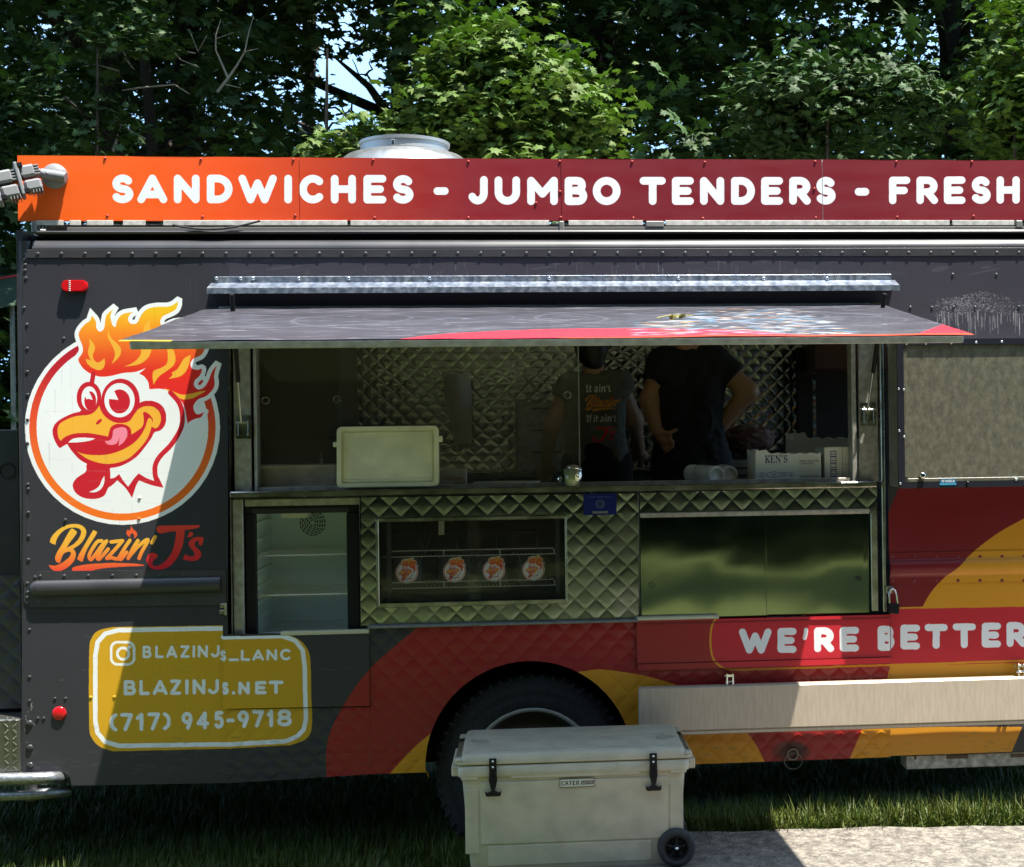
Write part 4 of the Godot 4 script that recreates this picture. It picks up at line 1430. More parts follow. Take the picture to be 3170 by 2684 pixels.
	for e in [[Vector3((xl + xr) / 2, 0, 0) + aw_o + u * (ln - 0.012) - n * 0.016, Vector3(xr - xl - 0.08, 0.026, 0.024)], [Vector3(xl + 0.045, 0, 0) + aw_o + u * (ln / 2) - n * 0.016, Vector3(0.024, 0.026, ln - 0.03)], [Vector3(xr - 0.045, 0, 0) + aw_o + u * (ln / 2) - n * 0.016, Vector3(0.024, 0.026, ln - 0.03)]]:
		st = tool()
		box_t(st, Transform3D(b, e[0]), e[1], 0.003)
		part("edge_rail", st, M.aluminium, aw)
	st = tool()
	tube(st, [Vector3(xl + 0.05, hinge.y - 0.004, 0.01), Vector3(xr - 0.05, hinge.y - 0.004, 0.01)], 0.009, 8)
	part("piano_hinge", st, M.grey_metal, aw)
	# gas struts
	for s in [[746, 1308, 730, 1085, 0.05, 0.30], [2686, 1268, 2716, 1066, 0.05, 0.30]]:
		st = tool()
		var lo := W(s[0], s[1], 0.012)
		var hi := W(s[2], s[3], 0.13)
		var far := lo + (hi - lo) * 1.75
		var bend := lo + (hi - lo) * 0.57
		tube(st, [bend, far], 0.010, 10)
		var strut := part("gas_strut", st, M.black_plastic, truck)
		st = tool()
		tube(st, [lo, bend], 0.0045, 8)
		part("strut_rod", st, M.bright_steel, strut)
		st = tool()
		var by: float = s[1] - 22
		prism(st, round_rect(W(s[0] - 19, by, 0).x, W(s[0], by + 72, 0).y, W(s[0] + 29, by, 0).x, W(s[0], by, 0).y, 0.006), -0.028, -0.022)
		for ox in [-12, 18]:
			bx(st, s[0] + ox, by + 14, s[0] + ox + 4, by + 62, 0.01, -0.022, 0.001)
			dome(st, W(s[0] + ox + 2, by + 60, -0.02), 0.006, 0.006)
		tube(st, [W(s[0] - 16, by + 22, 0.004), W(s[0] + 24, by + 22, 0.004)], 0.005, 8)
		part("strut_bracket", st, M.steel, truck)


func build_frame() -> void:
	# ---- stainless frame of the serving hatch
	var st := tool()
	bx(st, 704, 945, 718, 1968, 0.007, -0.05)
	part("hatch_post", st, M.steel, truck)
	st = tool()
	bx(st, 2722, 945, 2746, 1895, 0.007, -0.05)
	part("hatch_post", st, M.steel, truck)
	st = tool()
	box(st, Vector3(w2(718, 950).x, w2(1700, 975).y, -0.06), Vector3(w2(2722, 950).x, w2(1700, 945).y, -0.002), 0.002)
	part("hatch_head", st, M.steel, truck)
	st = tool()
	bx(st, 718.5, 975, 780, 1524, -0.028, -0.04)
	part("jamb_panel", st, M.aluminium, truck)
	st = tool()
	bx(st, 2655, 975, 2721.5, 1490, -0.028, -0.04)
	part("jamb_panel", st, M.aluminium, truck)
	st = tool()
	bx(st, 781, 975, 797, 1522, -0.018, -0.10)
	part("slider_track", st, M.aluminium, truck)
	st = tool()
	bx(st, 2633, 975, 2654, 1492, -0.018, -0.10)
	part("slider_track", st, M.aluminium, truck)
	# sliding panes, both pushed to the left
	var gy0 := W(1200, 1516, -0.05).y
	var gy1 := W(1200, 960, -0.05).y
	for p in [[797, 1793, -0.047], [799, 1780, -0.064]]:
		st = tool()
		box(st, Vector3(W(p[0], 1200, p[2]).x, gy0, p[2]), Vector3(W(p[1], 1200, p[2]).x, gy1, p[2] - 0.005), 0.0)
		var pane := part("sliding_pane", st, M.glass, truck)
		if p[2] > -0.05:
			st = tool()
			box(st, Vector3(W(p[1] - 3.2, 1200, p[2]).x, gy0, p[2] + 0.0006), Vector3(W(p[1] + 0.5, 1200, p[2]).x, gy1, p[2] - 0.0056), 0.0)
			part("pane_edge", st, mat("glass_edge", Color(0.16, 0.19, 0.16), 0.3), pane)
		for hx in ([822, 1757] if p[2] > -0.05 else [1043]):
			st = tool()
			var ring := []
			for i in 25:
				var a := TAU * i / 24
				ring.append(W(hx, 1240 - (hx - 822) * 0.018, p[2] + 0.001) + Vector3(cos(a), sin(a), 0) * 0.015)
			tube(st, ring, 0.0013, 5, false)
			part("finger_hole", st, M.steel, pane)
	# sill and counter
	st = tool()
	bx(st, 711, 1523, 2716, 1508, 0.035, -0.03, 0.004)
	part("sill", st, M.steel, truck)
	st = tool()
	bx(st, 797, 1509, 2633, 1500, -0.031, -0.068, 0.001)
	part("sill_track", st, M.aluminium, truck)
	counter_y = W(1700, 1512, 0.0).y
	st = tool()
	box(st, Vector3(-1.30, counter_y - 0.03, -0.62), Vector3(1.56, counter_y, -0.069), 0.002)
	part("counter", st, M.steel, truck)
	# ---- left bay: strip beside the drinks fridge
	st = tool()
	bx(st, 718.5, 1546, 757, 1966, -0.028, -0.05)
	part("bay_panel", st, M.aluminium, truck)
	st = tool()
	bx(st, 757, 1546, 1116, 1562, -0.03, -0.05)
	part("bay_panel", st, M.aluminium, truck)
	# ---- quilted cabinet front round the snack window
	var q := func(x: float, y: float) -> float: return quilt(x, y, 0.094, 0.0011)
	var q_top := func(x: float, y: float) -> float: return quilt(x, y, 0.094, 0.0022)
	st = tool()
	var k := -0.012
	sheet(st, PackedVector2Array([w2(1117, 1541), w2(1978, 1528), w2(1978, 1598), w2(1117, 1608)]), k, 0.0134, q_top, null, 0.094)
	sheet(st, PackedVector2Array([w2(1117, 1608), w2(1164, 1608), w2(1164, 1868), w2(1117, 1868)]), k, 0.0134, q, null, 0.094)
	sheet(st, PackedVector2Array([w2(1754, 1598), w2(1978, 1598), w2(1978, 1868), w2(1754, 1868)]), k, 0.0134, q, null, 0.094)
	sheet(st, PackedVector2Array([w2(1117, 1868), w2(1978, 1860), w2(1978, 1928), w2(1117, 1938)]), k, 0.0134, q, null, 0.094)
	part("quilted_steel", st, M.bright_steel, truck)
	st = tool()
	for s in [[1164, 1605, 1756, 1597, 12], [1164, 1868, 1756, 1858, 14]]:
		var a := w2(s[0], s[1])
		var b := w2(s[2], s[3])
		box(st, Vector3(a.x, a.y - s[4] / 706.0, -0.03), Vector3(b.x, a.y, 0.004), 0.002)
	bx(st, 1162, 1606, 1175, 1880, 0.006, -0.03)
	bx(st, 1748, 1598, 1758, 1870, 0.006, -0.03)
	part("window_frame", st, M.steel, truck)
	st = tool()
	bx(st, 1112, 1541, 1118, 1940, 0.0, -0.05)
	part("panel_seam", st, M.steel, truck)
	st = tool()
	bx(st, 1976, 1528, 1982, 1925, 0.0, -0.05)
	part("panel_seam", st, M.steel, truck)
	st = tool()
	bx(st, 1138, 1940, 1978, 1926, 0.03, -0.02, 0.004)
	part("ledge", st, M.grey_metal, truck)
	st = tool()
	bx(st, 868, 1956, 1143, 1962, 0.012, -0.02)
	part("ledge", st, mat("cream_trim", Color(0.52, 0.49, 0.33), 0.5), truck)
	st = tool()
	bx(st, 1972, 1912, 2226, 1916, 0.024, -0.02)
	part("ledge", st, M.cream_trim, truck)
	# ---- right bay
	st = tool()
	sheet(st, PackedVector2Array([w2(1982, 1527), w2(2717, 1508), w2(2717, 1576), w2(1982, 1588)]), k, 0.0134, q_top, null, 0.094)
	part("quilted_steel", st, M.bright_steel, truck)
	st = tool()
	bx(st, 1982, 1589, 2692, 1590, 0.006, -0.03, 0.002)
	var tr := w2(1982, 1588)
	box(st, Vector3(tr.x, tr.y - 0.016, -0.03), Vector3(w2(2692, 1580).x, tr.y, 0.008), 0.003)
	part("bay_trim", st, M.aluminium, truck)
	for s in [[1982, 1598, 2376, 1915, -0.012], [2332, 1594, 2694, 1902, -0.020]]:
		st = tool()
		var a := w2(s[0], s[1])
		var b := w2(s[2], s[3])
		sheet(st, PackedVector2Array([Vector2(a.x, a.y), Vector2(b.x, a.y), Vector2(b.x, b.y), Vector2(a.x, b.y)]), s[4], 0.05, func(x, y): return 0.006 * wave.get_noise_2d(x * 0.35, y * 0.6) - 0.012 * pow((y - (a.y + b.y) / 2) / (a.y - b.y), 2), null)
		box(st, Vector3(a.x, b.y, s[4] - 0.016), Vector3(b.x, a.y, s[4] - 0.012), 0.0)
		box(st, Vector3(a.x, b.y, s[4] - 0.012), Vector3(a.x + 0.002, a.y, s[4] + 0.0025), 0.0)
		box(st, Vector3(b.x - 0.002, b.y, s[4] - 0.012), Vector3(b.x, a.y, s[4] + 0.0025), 0.0)
		var door := part("sliding_door", st, M.mirror_steel, truck)
		st = tool()
		var ring := []
		var hc: Vector3 = W(2018, 1811, s[4]) if s[4] > -0.015 else W(2658, 1790, s[4])
		for i in 25:
			var t := TAU * i / 24
			ring.append(hc + Vector3(cos(t), sin(t), 0) * 0.0125 + Vector3(0, 0, 0.003))
		tube(st, ring, 0.0012, 5, false)
		lathe(st, [Vector2(0.008 if s[4] < -0.015 else 0.002, 0.0035), Vector2(0, 0.0035)], Transform3D(Basis(Vector3.RIGHT, Vector3.BACK, Vector3.DOWN), hc), 16)
		part("finger_hole", st, M.dark_inside, door)
	st = tool()
	bx(st, 2695, 1578, 2721, 1893, -0.004, -0.05)
	part("bay_post", st, M.steel, truck)
	# sticker
	var c := Canvas.new(0, 0, 0.145, 0.095, 1500.0, Color(0.012, 0.018, 0.13))
	for e in 3:
		c.fill([PackedVector2Array([Vector2(0.02 + e * 0.035, 0.077), Vector2(0.05 + e * 0.035, 0.077), Vector2(0.05 + e * 0.035, 0.081), Vector2(0.02 + e * 0.035, 0.081)])], Color(0.05, 0.07, 0.22))
	c.fill([ellipse(0.073, 0.048, 0.021, 0.02)], Color(0.06, 0.08, 0.14))
	c.fill([ellipse(0.073, 0.048, 0.014, 0.014)], Color(0.03, 0.04, 0.12))
	c.fill([PackedVector2Array([Vector2(0.038, 0.006), Vector2(0.108, 0.006), Vector2(0.108, 0.016), Vector2(0.038, 0.016)])], Color(0.16, 0.18, 0.16))
	st = tool()
	var s0 := W(1807, 1595, 0.0)
	for v in [[0, 0], [1, 1], [1, 0], [0, 0], [0, 1], [1, 1]]:
		st.set_uv(Vector2(v[0], 1 - v[1]))
		st.add_vertex(Vector3(s0.x + v[0] * 0.145, s0.y + v[1] * 0.095, 0.0005))
	part("sticker", st, print_material("sticker_print", c, 0.2), truck)
	# hasp on the front post
	st = tool()
	bx(st, 2744, 1815, 2766, 1836, 0.022, 0.0)
	tube(st, [W(2756, 1838, 0.012), W(2756, 1828, 0.04), W(2756, 1818, 0.012)], 0.004, 6)
	part("hasp", st, M.steel, truck)
	# padlock: hangs from the hasp
	var pl := thing("padlock", "black padlock with long steel shackle hanging from the hasp beside the red panel", "padlock", W(2766, 1899, 0.04))
	st = tool()
	box_t(st, Transform3D(Basis(Vector3.FORWARD, 0.10), Vector3(0.002, 0.022, 0)), Vector3(0.046, 0.046, 0.024), 0.004)
	part("lock_body", st, M.black_plastic, pl)
	st = tool()
	var sh := []
	for p in [[-0.017, 0.046], [-0.019, 0.085], [-0.013, 0.104], [-0.002, 0.110], [0.008, 0.104], [0.014, 0.085], [0.019, 0.044]]:
		sh.append(Vector3(p[0], p[1], 0))
	tube(st, sh, 0.004, 8)
	part("shackle", st, M.chrome, pl)


var counter_y := 1.5


func build_screen_box() -> void:
	# shallow box with a scuffed clear front, framed by a black gasket
	var z := 0.18
	var a := W(2776, 1050, z)
	var b := W(2790, 1512, z)
	var x1 := 3.0
	var st := tool()
	box(st, Vector3(a.x + 0.006, b.y + 0.006, 0.0), Vector3(x1, a.y, z - 0.012), 0.004)
	var sb := part("screen_box", st, M.grey_metal, truck, "shallow grey screen box with scuffed clear front")
	st = tool()
	frame_prism(st, round_rect(a.x, b.y, x1 + 0.01, a.y, 0.012), round_rect(a.x + 0.028, b.y + 0.026, x1 - 0.02, a.y - 0.026, 0.004), z - 0.012, z + 0.004)
	part("gasket", st, M.gasket, sb)
	st = tool()
	box(st, Vector3(a.x + 0.027, b.y + 0.025, z - 0.02), Vector3(x1 - 0.02, a.y - 0.025, z - 0.006), 0.002)
	part("clear_front", st, M.scuffed_panel, sb)
	st = tool()
	box(st, Vector3(a.x + 0.028, b.y + 0.05, z - 0.006), Vector3(a.x + 0.042, a.y - 0.04, z - 0.001), 0.001)
	box(st, Vector3(a.x + 0.042, b.y + 0.027, z - 0.006), Vector3(x1 - 0.03, b.y + 0.042, z - 0.001), 0.001)
	part("inner_rim", st, M.scuffed_panel, sb)
	st = tool()
	for p in [[2782, 1204], [2784, 1334], [2787, 1497], [2806, 1064], [2866, 1063], [2945, 1062], [3022, 1060], [3101, 1058], [2798, 1206], [2799, 1352]]:
		dome(st, W(p[0], p[1], z + 0.003), 0.006, 0.004)
	lathe(st, [Vector2(0.014, 0), Vector2(0.013, 0.02), Vector2(0.006, 0.022), Vector2(0, 0.02)], Transform3D(Basis(Vector3.RIGHT, Vector3.BACK, Vector3.DOWN), W(2854, 1472, z - 0.004)), 16)
	lathe(st, [Vector2(0.007, 0), Vector2(0.006, 0.01), Vector2(0, 0.01)], Transform3D(Basis(Vector3.RIGHT, Vector3.BACK, Vector3.DOWN), W(3144, 1484, z - 0.004)), 12)
	part("screws", st, M.chrome, sb).set_meta("kind", "stuff")
	var c := Canvas.new(0, 0, 0.074, 0.029, 2500.0, Color(0.02, 0.09, 0.16))
	c.fill([PackedVector2Array([Vector2(0, 0), Vector2(0.074, 0), Vector2(0.074, 0.009), Vector2(0, 0.009)])], Color(0.05, 0.26, 0.42))
	print_text(c, "TV SHIELD", Vector2(0.007, 0.012), 0.011, Color(0.75, 0.78, 0.8), 0.06, "Droid Sans", true)
	st = tool()
	var s0 := W(2908, 1502, z)
	for v in [[0, 0], [1, 1], [1, 0], [0, 0], [0, 1], [1, 1]]:
		st.set_uv(Vector2(v[0], 1 - v[1]))
		st.add_vertex(Vector3(s0.x + v[0] * 0.074, s0.y + v[1] * 0.029, z + 0.0055))
	part("name_plate", st, print_material("box_label", c, 0.3), sb)
	st = tool()
	bx(st, 2993, 1490, 3001, 1508, z + 0.012, z - 0.004)
	part("latch", st, M.black_plastic, sb)


func build_shelf() -> void:
	# fold-down serving shelf hanging flat against the side
	var st := tool()
	var a := W(1978, 2132, 0.10)
	var b := W(1978, 2277, 0.10)
	box(st, Vector3(a.x, b.y + 0.012, 0.045), Vector3(3.0, a.y, 0.10), 0.005)
	box(st, Vector3(a.x + 0.004, b.y - 0.006, 0.05), Vector3(2.99, b.y + 0.011, 0.094), 0.003)
	var sh := part("fold_down_shelf", st, brushed(mat("shelf_metal", Color(0.56, 0.475, 0.375), 0.45, 0.25)), truck, "brushed metal shelf folded down along the side")
	for x in [2256, 3152]:
		st = tool()
		var p := W(x, 2098 - (x - 2256) * 0.034, 0.03)
		box_t(st, Transform3D(Basis(), p + Vector3(-0.013, 0, 0.02)), Vector3(0.007, 0.05, 0.05), 0.001)
		box_t(st, Transform3D(Basis(), p + Vector3(0.013, 0, 0.02)), Vector3(0.007, 0.05, 0.05), 0.001)
		box_t(st, Transform3D(Basis(), p + Vector3(0, 0.01, 0.0)), Vector3(0.036, 0.012, 0.02), 0.001)
		tube(st, [p + Vector3(-0.02, -0.012, 0.03), p + Vector3(0.02, -0.012, 0.03)], 0.006, 8)
		part("shelf_bracket", st, M.chrome, sh)


func build_roof_fan() -> void:
	# mushroom exhaust fan: spun hood with a cylindrical cap
	var z := -1.0
	var c := W(1253, 470, z)
	var st := tool()
	var y_rim := W(1253, 440, z).y
	var r := (W(1392, 440, z).x - W(1116, 440, z).x) / 2
	var hood_r := 0.40
	var y_h := W(1253, 483, z).y
	var base := Vector3(c.x, y_h, z)
	lathe(st, [Vector2(0.30, -0.30), Vector2(0.33, -0.22), Vector2(hood_r + 0.02, -0.19), Vector2(hood_r + 0.025, -0.17), Vector2(hood_r, -0.14), Vector2(0.345, -0.055), Vector2(0.29, -0.012), Vector2(0.25, 0.0), Vector2(0.0, 0.012)], Transform3D(Basis(), base), 48)
	var fan := part("roof_fan", st, worn(mat("spun_aluminium", Color(0.50, 0.50, 0.48), 0.35, 0.85), 0.02, 0.8, 1.0, 2.0, 71, 0.25, 0.45), truck, "spun metal exhaust fan on the roof")
	st = tool()
	var h := W(1253, 424, z).y - W(1253, 458, z).y
	lathe(st, [Vector2(r - 0.003, 0.0), Vector2(r - 0.004, h - 0.018), Vector2(r + 0.003, h - 0.017), Vector2(r + 0.004, h - 0.002), Vector2(r - 0.004, h), Vector2(0, h + 0.004)], Transform3D(Basis(), Vector3(c.x, W(1253, 478, z).y, z)), 48, true)
	part("fan_cap", st, mat("zinc", Color(0.40, 0.42, 0.43), 0.5, 0.7), fan)
	st = tool()
	box_t(st, Transform3D(Basis(), Vector3(W(1215, 440, z + 0.25).x, W(1215, 438, z + 0.25).y, z + 0.225)), Vector3(0.018, 0.03, 0.02), 0.002)
	part("clip", st, M.steel, fan)


func build_lamps() -> void:
	# twin floodlights on a swivel at the left end of the roof sign
	var o := Node3D.new()
	o.name = "floodlight"
	truck.add_child(o)
	o.set_meta("label", "grey twin floodlight bracket on the left end of the roof sign")
	var st := tool()
	var d := W(164, 543, -0.03)
	var face := Basis(Vector3.RIGHT, Vector3.BACK, Vector3.DOWN)
	lathe(st, [Vector2(0.0538, 0), Vector2(0.054, 0.012), Vector2(0.050, 0.018), Vector2(0, 0.02)], Transform3D(face, Vector3(d.x, d.y, -0.058)), 36)
	part("mounting_plate", st, M.lamp_grey, o)
	st = tool()
	tube(st, [W(128, 536, -0.022), W(204, 549, -0.022)], 0.021, 20)
	lathe(st, [Vector2(0.0, 0.045), Vector2(0.006, 0.045), Vector2(0.006, 0.02)], Transform3D(face, W(157, 542, -0.045)), 8)
	part("swivel_body", st, M.lamp_grey, o)
	for lamp in [[84, 556, 0.02, 0.32, 1.0], [14, 575, 0.05, 0.30, 1.05]]:
		st = tool()
		var p := W(lamp[0], lamp[1], lamp[2])
		var turn := Basis(Vector3.BACK, 0.27) * Basis(Vector3.UP, lamp[3])
		var s: float = lamp[4]
		# front frame seen edge on, housing behind it with cooling fins
		box_t(st, Transform3D(turn, p + turn * Vector3(-0.030, 0, 0) * s), Vector3(0.016, 0.142, 0.10) * s, 0.004)
		box_t(st, Transform3D(turn, p + turn * Vector3(0.010, 0.028, 0) * s), Vector3(0.062, 0.052, 0.085) * s, 0.010)
		box_t(st, Transform3D(turn, p + turn * Vector3(0.016, -0.034, 0) * s), Vector3(0.070, 0.050, 0.085) * s, 0.010)
		for i in 4:
			box_t(st, Transform3D(turn, p + turn * Vector3(0.045, 0.045 - i * 0.012, 0) * s), Vector3(0.022, 0.005, 0.08) * s, 0.001)
		for i in 4:
			box_t(st, Transform3D(turn, p + turn * Vector3(0.01 + i * 0.012, -0.061, 0) * s), Vector3(0.004, 0.016, 0.08) * s, 0.001)
		var head := part("lamp_head", st, M.lamp_grey, o)
		for yy in [0.056, -0.056]:
			st = tool()
			box_t(st, Transform3D(turn, p + turn * Vector3(-0.015, yy, 0.04) * s), Vector3(0.022, 0.02, 0.02) * s, 0.002)
			part("clip", st, M.black_plastic, head)
	st = tool()
	bar(st, W(64, 543, 0.055), W(122, 528, 0.0), 0.012, 0.028, Vector3.BACK)
	bar(st, W(122, 528, 0.0), W(132, 540, -0.015), 0.012, 0.02, Vector3.BACK)
	bar(st, W(20, 556, 0.03), W(70, 545, -0.02), 0.012, 0.02, Vector3.BACK)
	part("lamp_arm", st, M.lamp_grey, o)


func build_rear_end() -> void:
	# steel box carried behind the truck, with a round hole and quilted lower half
	var st := tool()
	var y1 := W(0, 1330, -0.12).y
	var y0 := W(0, 2195, -0.12).y
	var xr := W(66, 1600, -0.12).x - 0.01
	box(st, Vector3(-3.1, y0, -1.3), Vector3(xr, y1, -0.13), 0.004)
	var rb := part("rear_box", st, M.dark_inside, truck, "dark steel box carried behind the truck")
	st = tool()
	sheet(st, PackedVector2Array([Vector2(-3.1, y0), Vector2(xr, y0), Vector2(xr, W(0, 1780, -0.12).y), Vector2(-3.1, W(0, 1780, -0.12).y)]), -0.126, 0.0157, func(x, y): return quilt(x, y, 0.094, 0.006), null, 0.094)
	part("quilted_sheet", st, M.black_paint, rb)
	st = tool()
	lathe(st, [Vector2(0.033, 0.0), Vector2(0.033, 0.003), Vector2(0.031, 0.003), Vector2(0.030, -0.02), Vector2(0, -0.02)], Transform3D(Basis(Vector3.RIGHT, Vector3.BACK, Vector3.DOWN), W(23, 1457, -0.128)), 24, true)
	part("round_hole", st, M.soot, rb)
	# bumper: tread plate block over two bent tubes
	st = tool()
	var a := W(60, 2226, 0.02)
	var b := W(60, 2392, 0.02)
	box(st, Vector3(-3.1, b.y, -2.1), Vector3(a.x, a.y, 0.02), 0.006)
	var bp := part("rear_step", st, mat("tread_plate", Color(0.17, 0.17, 0.15), 0.35, 0.85), truck)
	st = tool()
	for i in 10:
		for j in 9:
			var p := Vector3(a.x - 0.02 - i * 0.034, b.y + 0.02 + j * 0.026, 0.021)
			box_t(st, Transform3D(Basis(Vector3.BACK, 0.8 if (i + j) % 2 else -0.8), p), Vector3(0.022, 0.005, 0.004), 0.0015)
	part("tread_bumps", st, M.steel, bp).set_meta("kind", "stuff")
	st = tool()
	tube(st, [W(-420, 2408, 0.05), W(0, 2412, 0.05), W(100, 2410, 0.05), W(150, 2408, 0.045), W(178, 2408, 0.01), W(190, 2409, -0.05), W(194, 2410, -0.14)], 0.026, 14)
	part("bumper_tube", st, M.bumper_metal, truck)
	st = tool()
	tube(st, [W(-420, 2463, 0.03), W(0, 2464, 0.03), W(100, 2460, 0.02), W(170, 2454, -0.02), W(212, 2450, -0.07)], 0.022, 14)
	part("bumper_tube", st, M.bumper_metal, truck)


func build_wheel() -> void:
	var c := W(1650, 2390, -0.10)
	var face := Basis(Vector3.RIGHT, Vector3.BACK, Vector3.DOWN)
	var t := Transform3D(face, Vector3(c.x, c.y, -0.10))
	var w := Node3D.new()
	w.name = "wheel"
	truck.add_child(w)
	var st := tool()
	lathe(st, [Vector2(0.27, -0.24), Vector2(0.36, -0.26), Vector2(0.415, -0.24), Vector2(0.43, -0.20), Vector2(0.432, -0.06), Vector2(0.427, -0.025), Vector2(0.412, -0.006), Vector2(0.405, -0.004), Vector2(0.40, 0.004), Vector2(0.36, 0.018), Vector2(0.357, 0.014), Vector2(0.335, 0.019), Vector2(0.30, 0.013), Vector2(0.283, 0.0), Vector2(0.276, -0.02)], t, 64)
	part("tyre", st, M.tyre_rubber, w)
	st = tool()
	for i in 56:
		var a := TAU * i / 56
		var p := t * Vector3(cos(a) * 0.419, -0.012, sin(a) * 0.419)
		box_t(st, Transform3D(Basis(Vector3.BACK, atan2(p.y - c.y, p.x - c.x)), p), Vector3(0.030, 0.012, 0.022), 0.002)
	part("tread_blocks", st, M.rubber, w)
	st = tool()
	lathe(st, [Vector2(0.272, 0.002), Vector2(0.282, 0.008), Vector2(0.287, 0.004), Vector2(0.286, -0.004), Vector2(0.272, -0.012), Vector2(0.262, -0.03)], t, 64)
	var rim := part("rim", st, mat("rim_steel", Color(0.52, 0.50, 0.47), 0.5, 0.4), w)
	st = tool()
	lathe(st, [Vector2(0.2625, -0.028), Vector2(0.245, -0.05), Vector2(0.235, -0.11), Vector2(0.20, -0.13), Vector2(0.12, -0.12), Vector2(0.11, -0.05), Vector2(0.06, -0.03), Vector2(0, -0.03)], t, 64)
	part("hub", st, mat("hub_steel", Color(0.10, 0.09, 0.08), 0.6, 0.4), rim)


# ---------------------------------------------------------------- kitchen behind the hatch
func build_inside() -> void:
	# quilted back wall belongs to the truck
	var st := tool()
	var q := func(x: float, y: float) -> float: return quilt(x, y, 0.094, 0.0040)
	sheet(st, PackedVector2Array([Vector2(-1.2, 1.25), Vector2(1.75, 1.25), Vector2(1.75, 2.45), Vector2(-1.2, 2.45)]), -2.27, 0.0134, q, null, 0.094)
	part("quilted_back_wall", st, M.wall_steel, truck)
	st = tool()
	box(st, W(2468, 1080, -2.0), W(2520, 1500, -2.0) + Vector3(0, -0.3, -0.06), 0.002)
	part("inner_post", st, M.dark_inside, truck)
	st = tool()
	box(st, W(2520, 1060, -1.7), W(2900, 1140, -1.7) + Vector3(0, 0, -0.5), 0.004)
	part("overhead_duct", st, mat("duct", Color(0.10, 0.04, 0.035), 0.5), truck)
	# tall dark refrigerator on the left
	var rf := thing("upright_refrigerator", "tall dark refrigerator inside the truck behind the left sliding pane", "refrigerator", Vector3(W(925, 1400, -1.45).x, 0.66, -1.8))
	st = tool()
	var hw := (W(1062, 1400, -1.45).x - W(800, 1400, -1.45).x) / 2
	box(st, Vector3(-hw - 0.25, 0.05, -0.4), Vector3(hw, 1.82, 0.33), 0.01)
	part("cabinet", st, M.dark_inside, rf)
	st = tool()
	box(st, Vector3(-hw - 0.24, 0.1, 0.332), Vector3(hw - 0.01, 1.1, 0.35), 0.006)
	box(st, Vector3(-hw - 0.24, 1.12, 0.332), Vector3(hw - 0.01, 1.8, 0.35), 0.006)
	part("door", st, M.black_plastic, rf)
	st = tool()
	tube(st, [Vector3(hw - 0.1, 0.62, 0.36), Vector3(hw - 0.1, 0.64, 0.39), Vector3(hw - 0.1, 1.0, 0.39), Vector3(hw - 0.1, 1.02, 0.36)], 0.009, 8)
	part("handle", st, M.steel, rf)
	# cooking line along the back wall
	var cy := W(1500, 1462, -1.62).y
	var cl := thing("cooking_counter", "long steel cooking counter along the quilted back wall", "counter", Vector3(-0.35, 0.66, -1.95))
	st = tool()
	box(st, Vector3(-0.55, 0, -0.3), Vector3(1.9, cy - 0.70, 0.28), 0.003)
	part("cabinet", st, M.grey_metal, cl)
	st = tool()
	box(st, Vector3(-0.57, cy - 0.70, -0.31), Vector3(1.92, cy - 0.66, 0.33), 0.004)
	part("worktop", st, M.steel, cl)
	# steel drawer unit
	var du := thing("drawer_unit", "pale steel drawer unit left of the person in the grey shirt", "drawers", Vector3(W(1665, 1400, -1.7).x, cy, -1.95))
	st = tool()
	var top := W(1665, 1245, -1.7).y - cy
	box(st, Vector3(-0.12, 0, -0.28), Vector3(0.22, top, 0.22), 0.004)
	part("body", st, M.aluminium, du)
	for i in 3:
		st = tool()
		box(st, Vector3(-0.11, top * (0.04 + 0.32 * i), 0.222), Vector3(0.21, top * (0.32 + 0.32 * i), 0.236), 0.003)
		var dr := part("drawer", st, M.aluminium, du)
		st = tool()
		box(st, Vector3(-0.03, top * (0.26 + 0.32 * i), 0.237), Vector3(0.13, top * (0.28 + 0.32 * i), 0.252), 0.002)
		part("handle", st, M.dark_inside, dr)
	# pale roll of wrapping sheet
	var pr := thing("paper_sleeve", "pale translucent paper sleeve hanging on the quilted wall", "paper", W(1422, 1376, -2.12))
	st = tool()
	var rings := []
	for i in 9:
		var t := i / 8.0
		rings.append([lerpf(0.052, 0.076, minf(1.0, t * 1.6)), t * (W(1422, 1158, -2.12).y - W(1422, 1376, -2.12).y), lerpf(0.022, -0.01, t)])
	for i in 8:
		for s in 8:
			var a := s / 8.0 * 2 - 1
			var b := (s + 1) / 8.0 * 2 - 1
			var v := func(r: Array, u: float) -> Vector3: return Vector3(u * r[0] + r[2], r[1], 0.018 * cos(u * 2.2) + 0.006 * sin(u * 9.0 + r[1] * 20))
			quad(st, v.call(rings[i], a), v.call(rings[i], b), v.call(rings[i + 1], b), v.call(rings[i + 1], a))
	var pm := mat("thin_paper", Color(0.82, 0.79, 0.74), 0.5)
	pm.backlight_enabled = true
	pm.backlight = Color(0.2, 0.2, 0.18)
	part("sheet", st, pm, pr)
	# fryer lids and pans on the right of the line
	var gr := thing("griddle", "low steel griddle with a black handle right of the person in black", "griddle", Vector3(W(2330, 1430, -1.6).x, cy, -1.8))
	st = tool()
	box(st, Vector3(-0.22, 0, -0.2), Vector3(0.42, 0.05, 0.2), 0.006)
	part("body", st, M.steel, gr)
	st = tool()
	box(st, Vector3(-0.22, 0.051, -0.2), Vector3(0.42, 0.075, 0.18), 0.004)
	part("lid", st, M.dark_inside, gr)
	st = tool()
	tube(st, [Vector3(-0.10, 0.076, 0.16), Vector3(-0.10, 0.12, 0.18), Vector3(0.06, 0.12, 0.18), Vector3(0.06, 0.076, 0.16)], 0.01, 8)
	part("handle", st, M.black_plastic, gr)
	var bg := thing("plastic_bag", "crumpled clear bag of reddish meat behind the torn carton", "bag", W(2318, 1395, -1.45))
	st = tool()
	crumple(st, Vector3(0, 0.06, 0), Vector3(0.17, 0.10, 0.10), 0.28, 31)
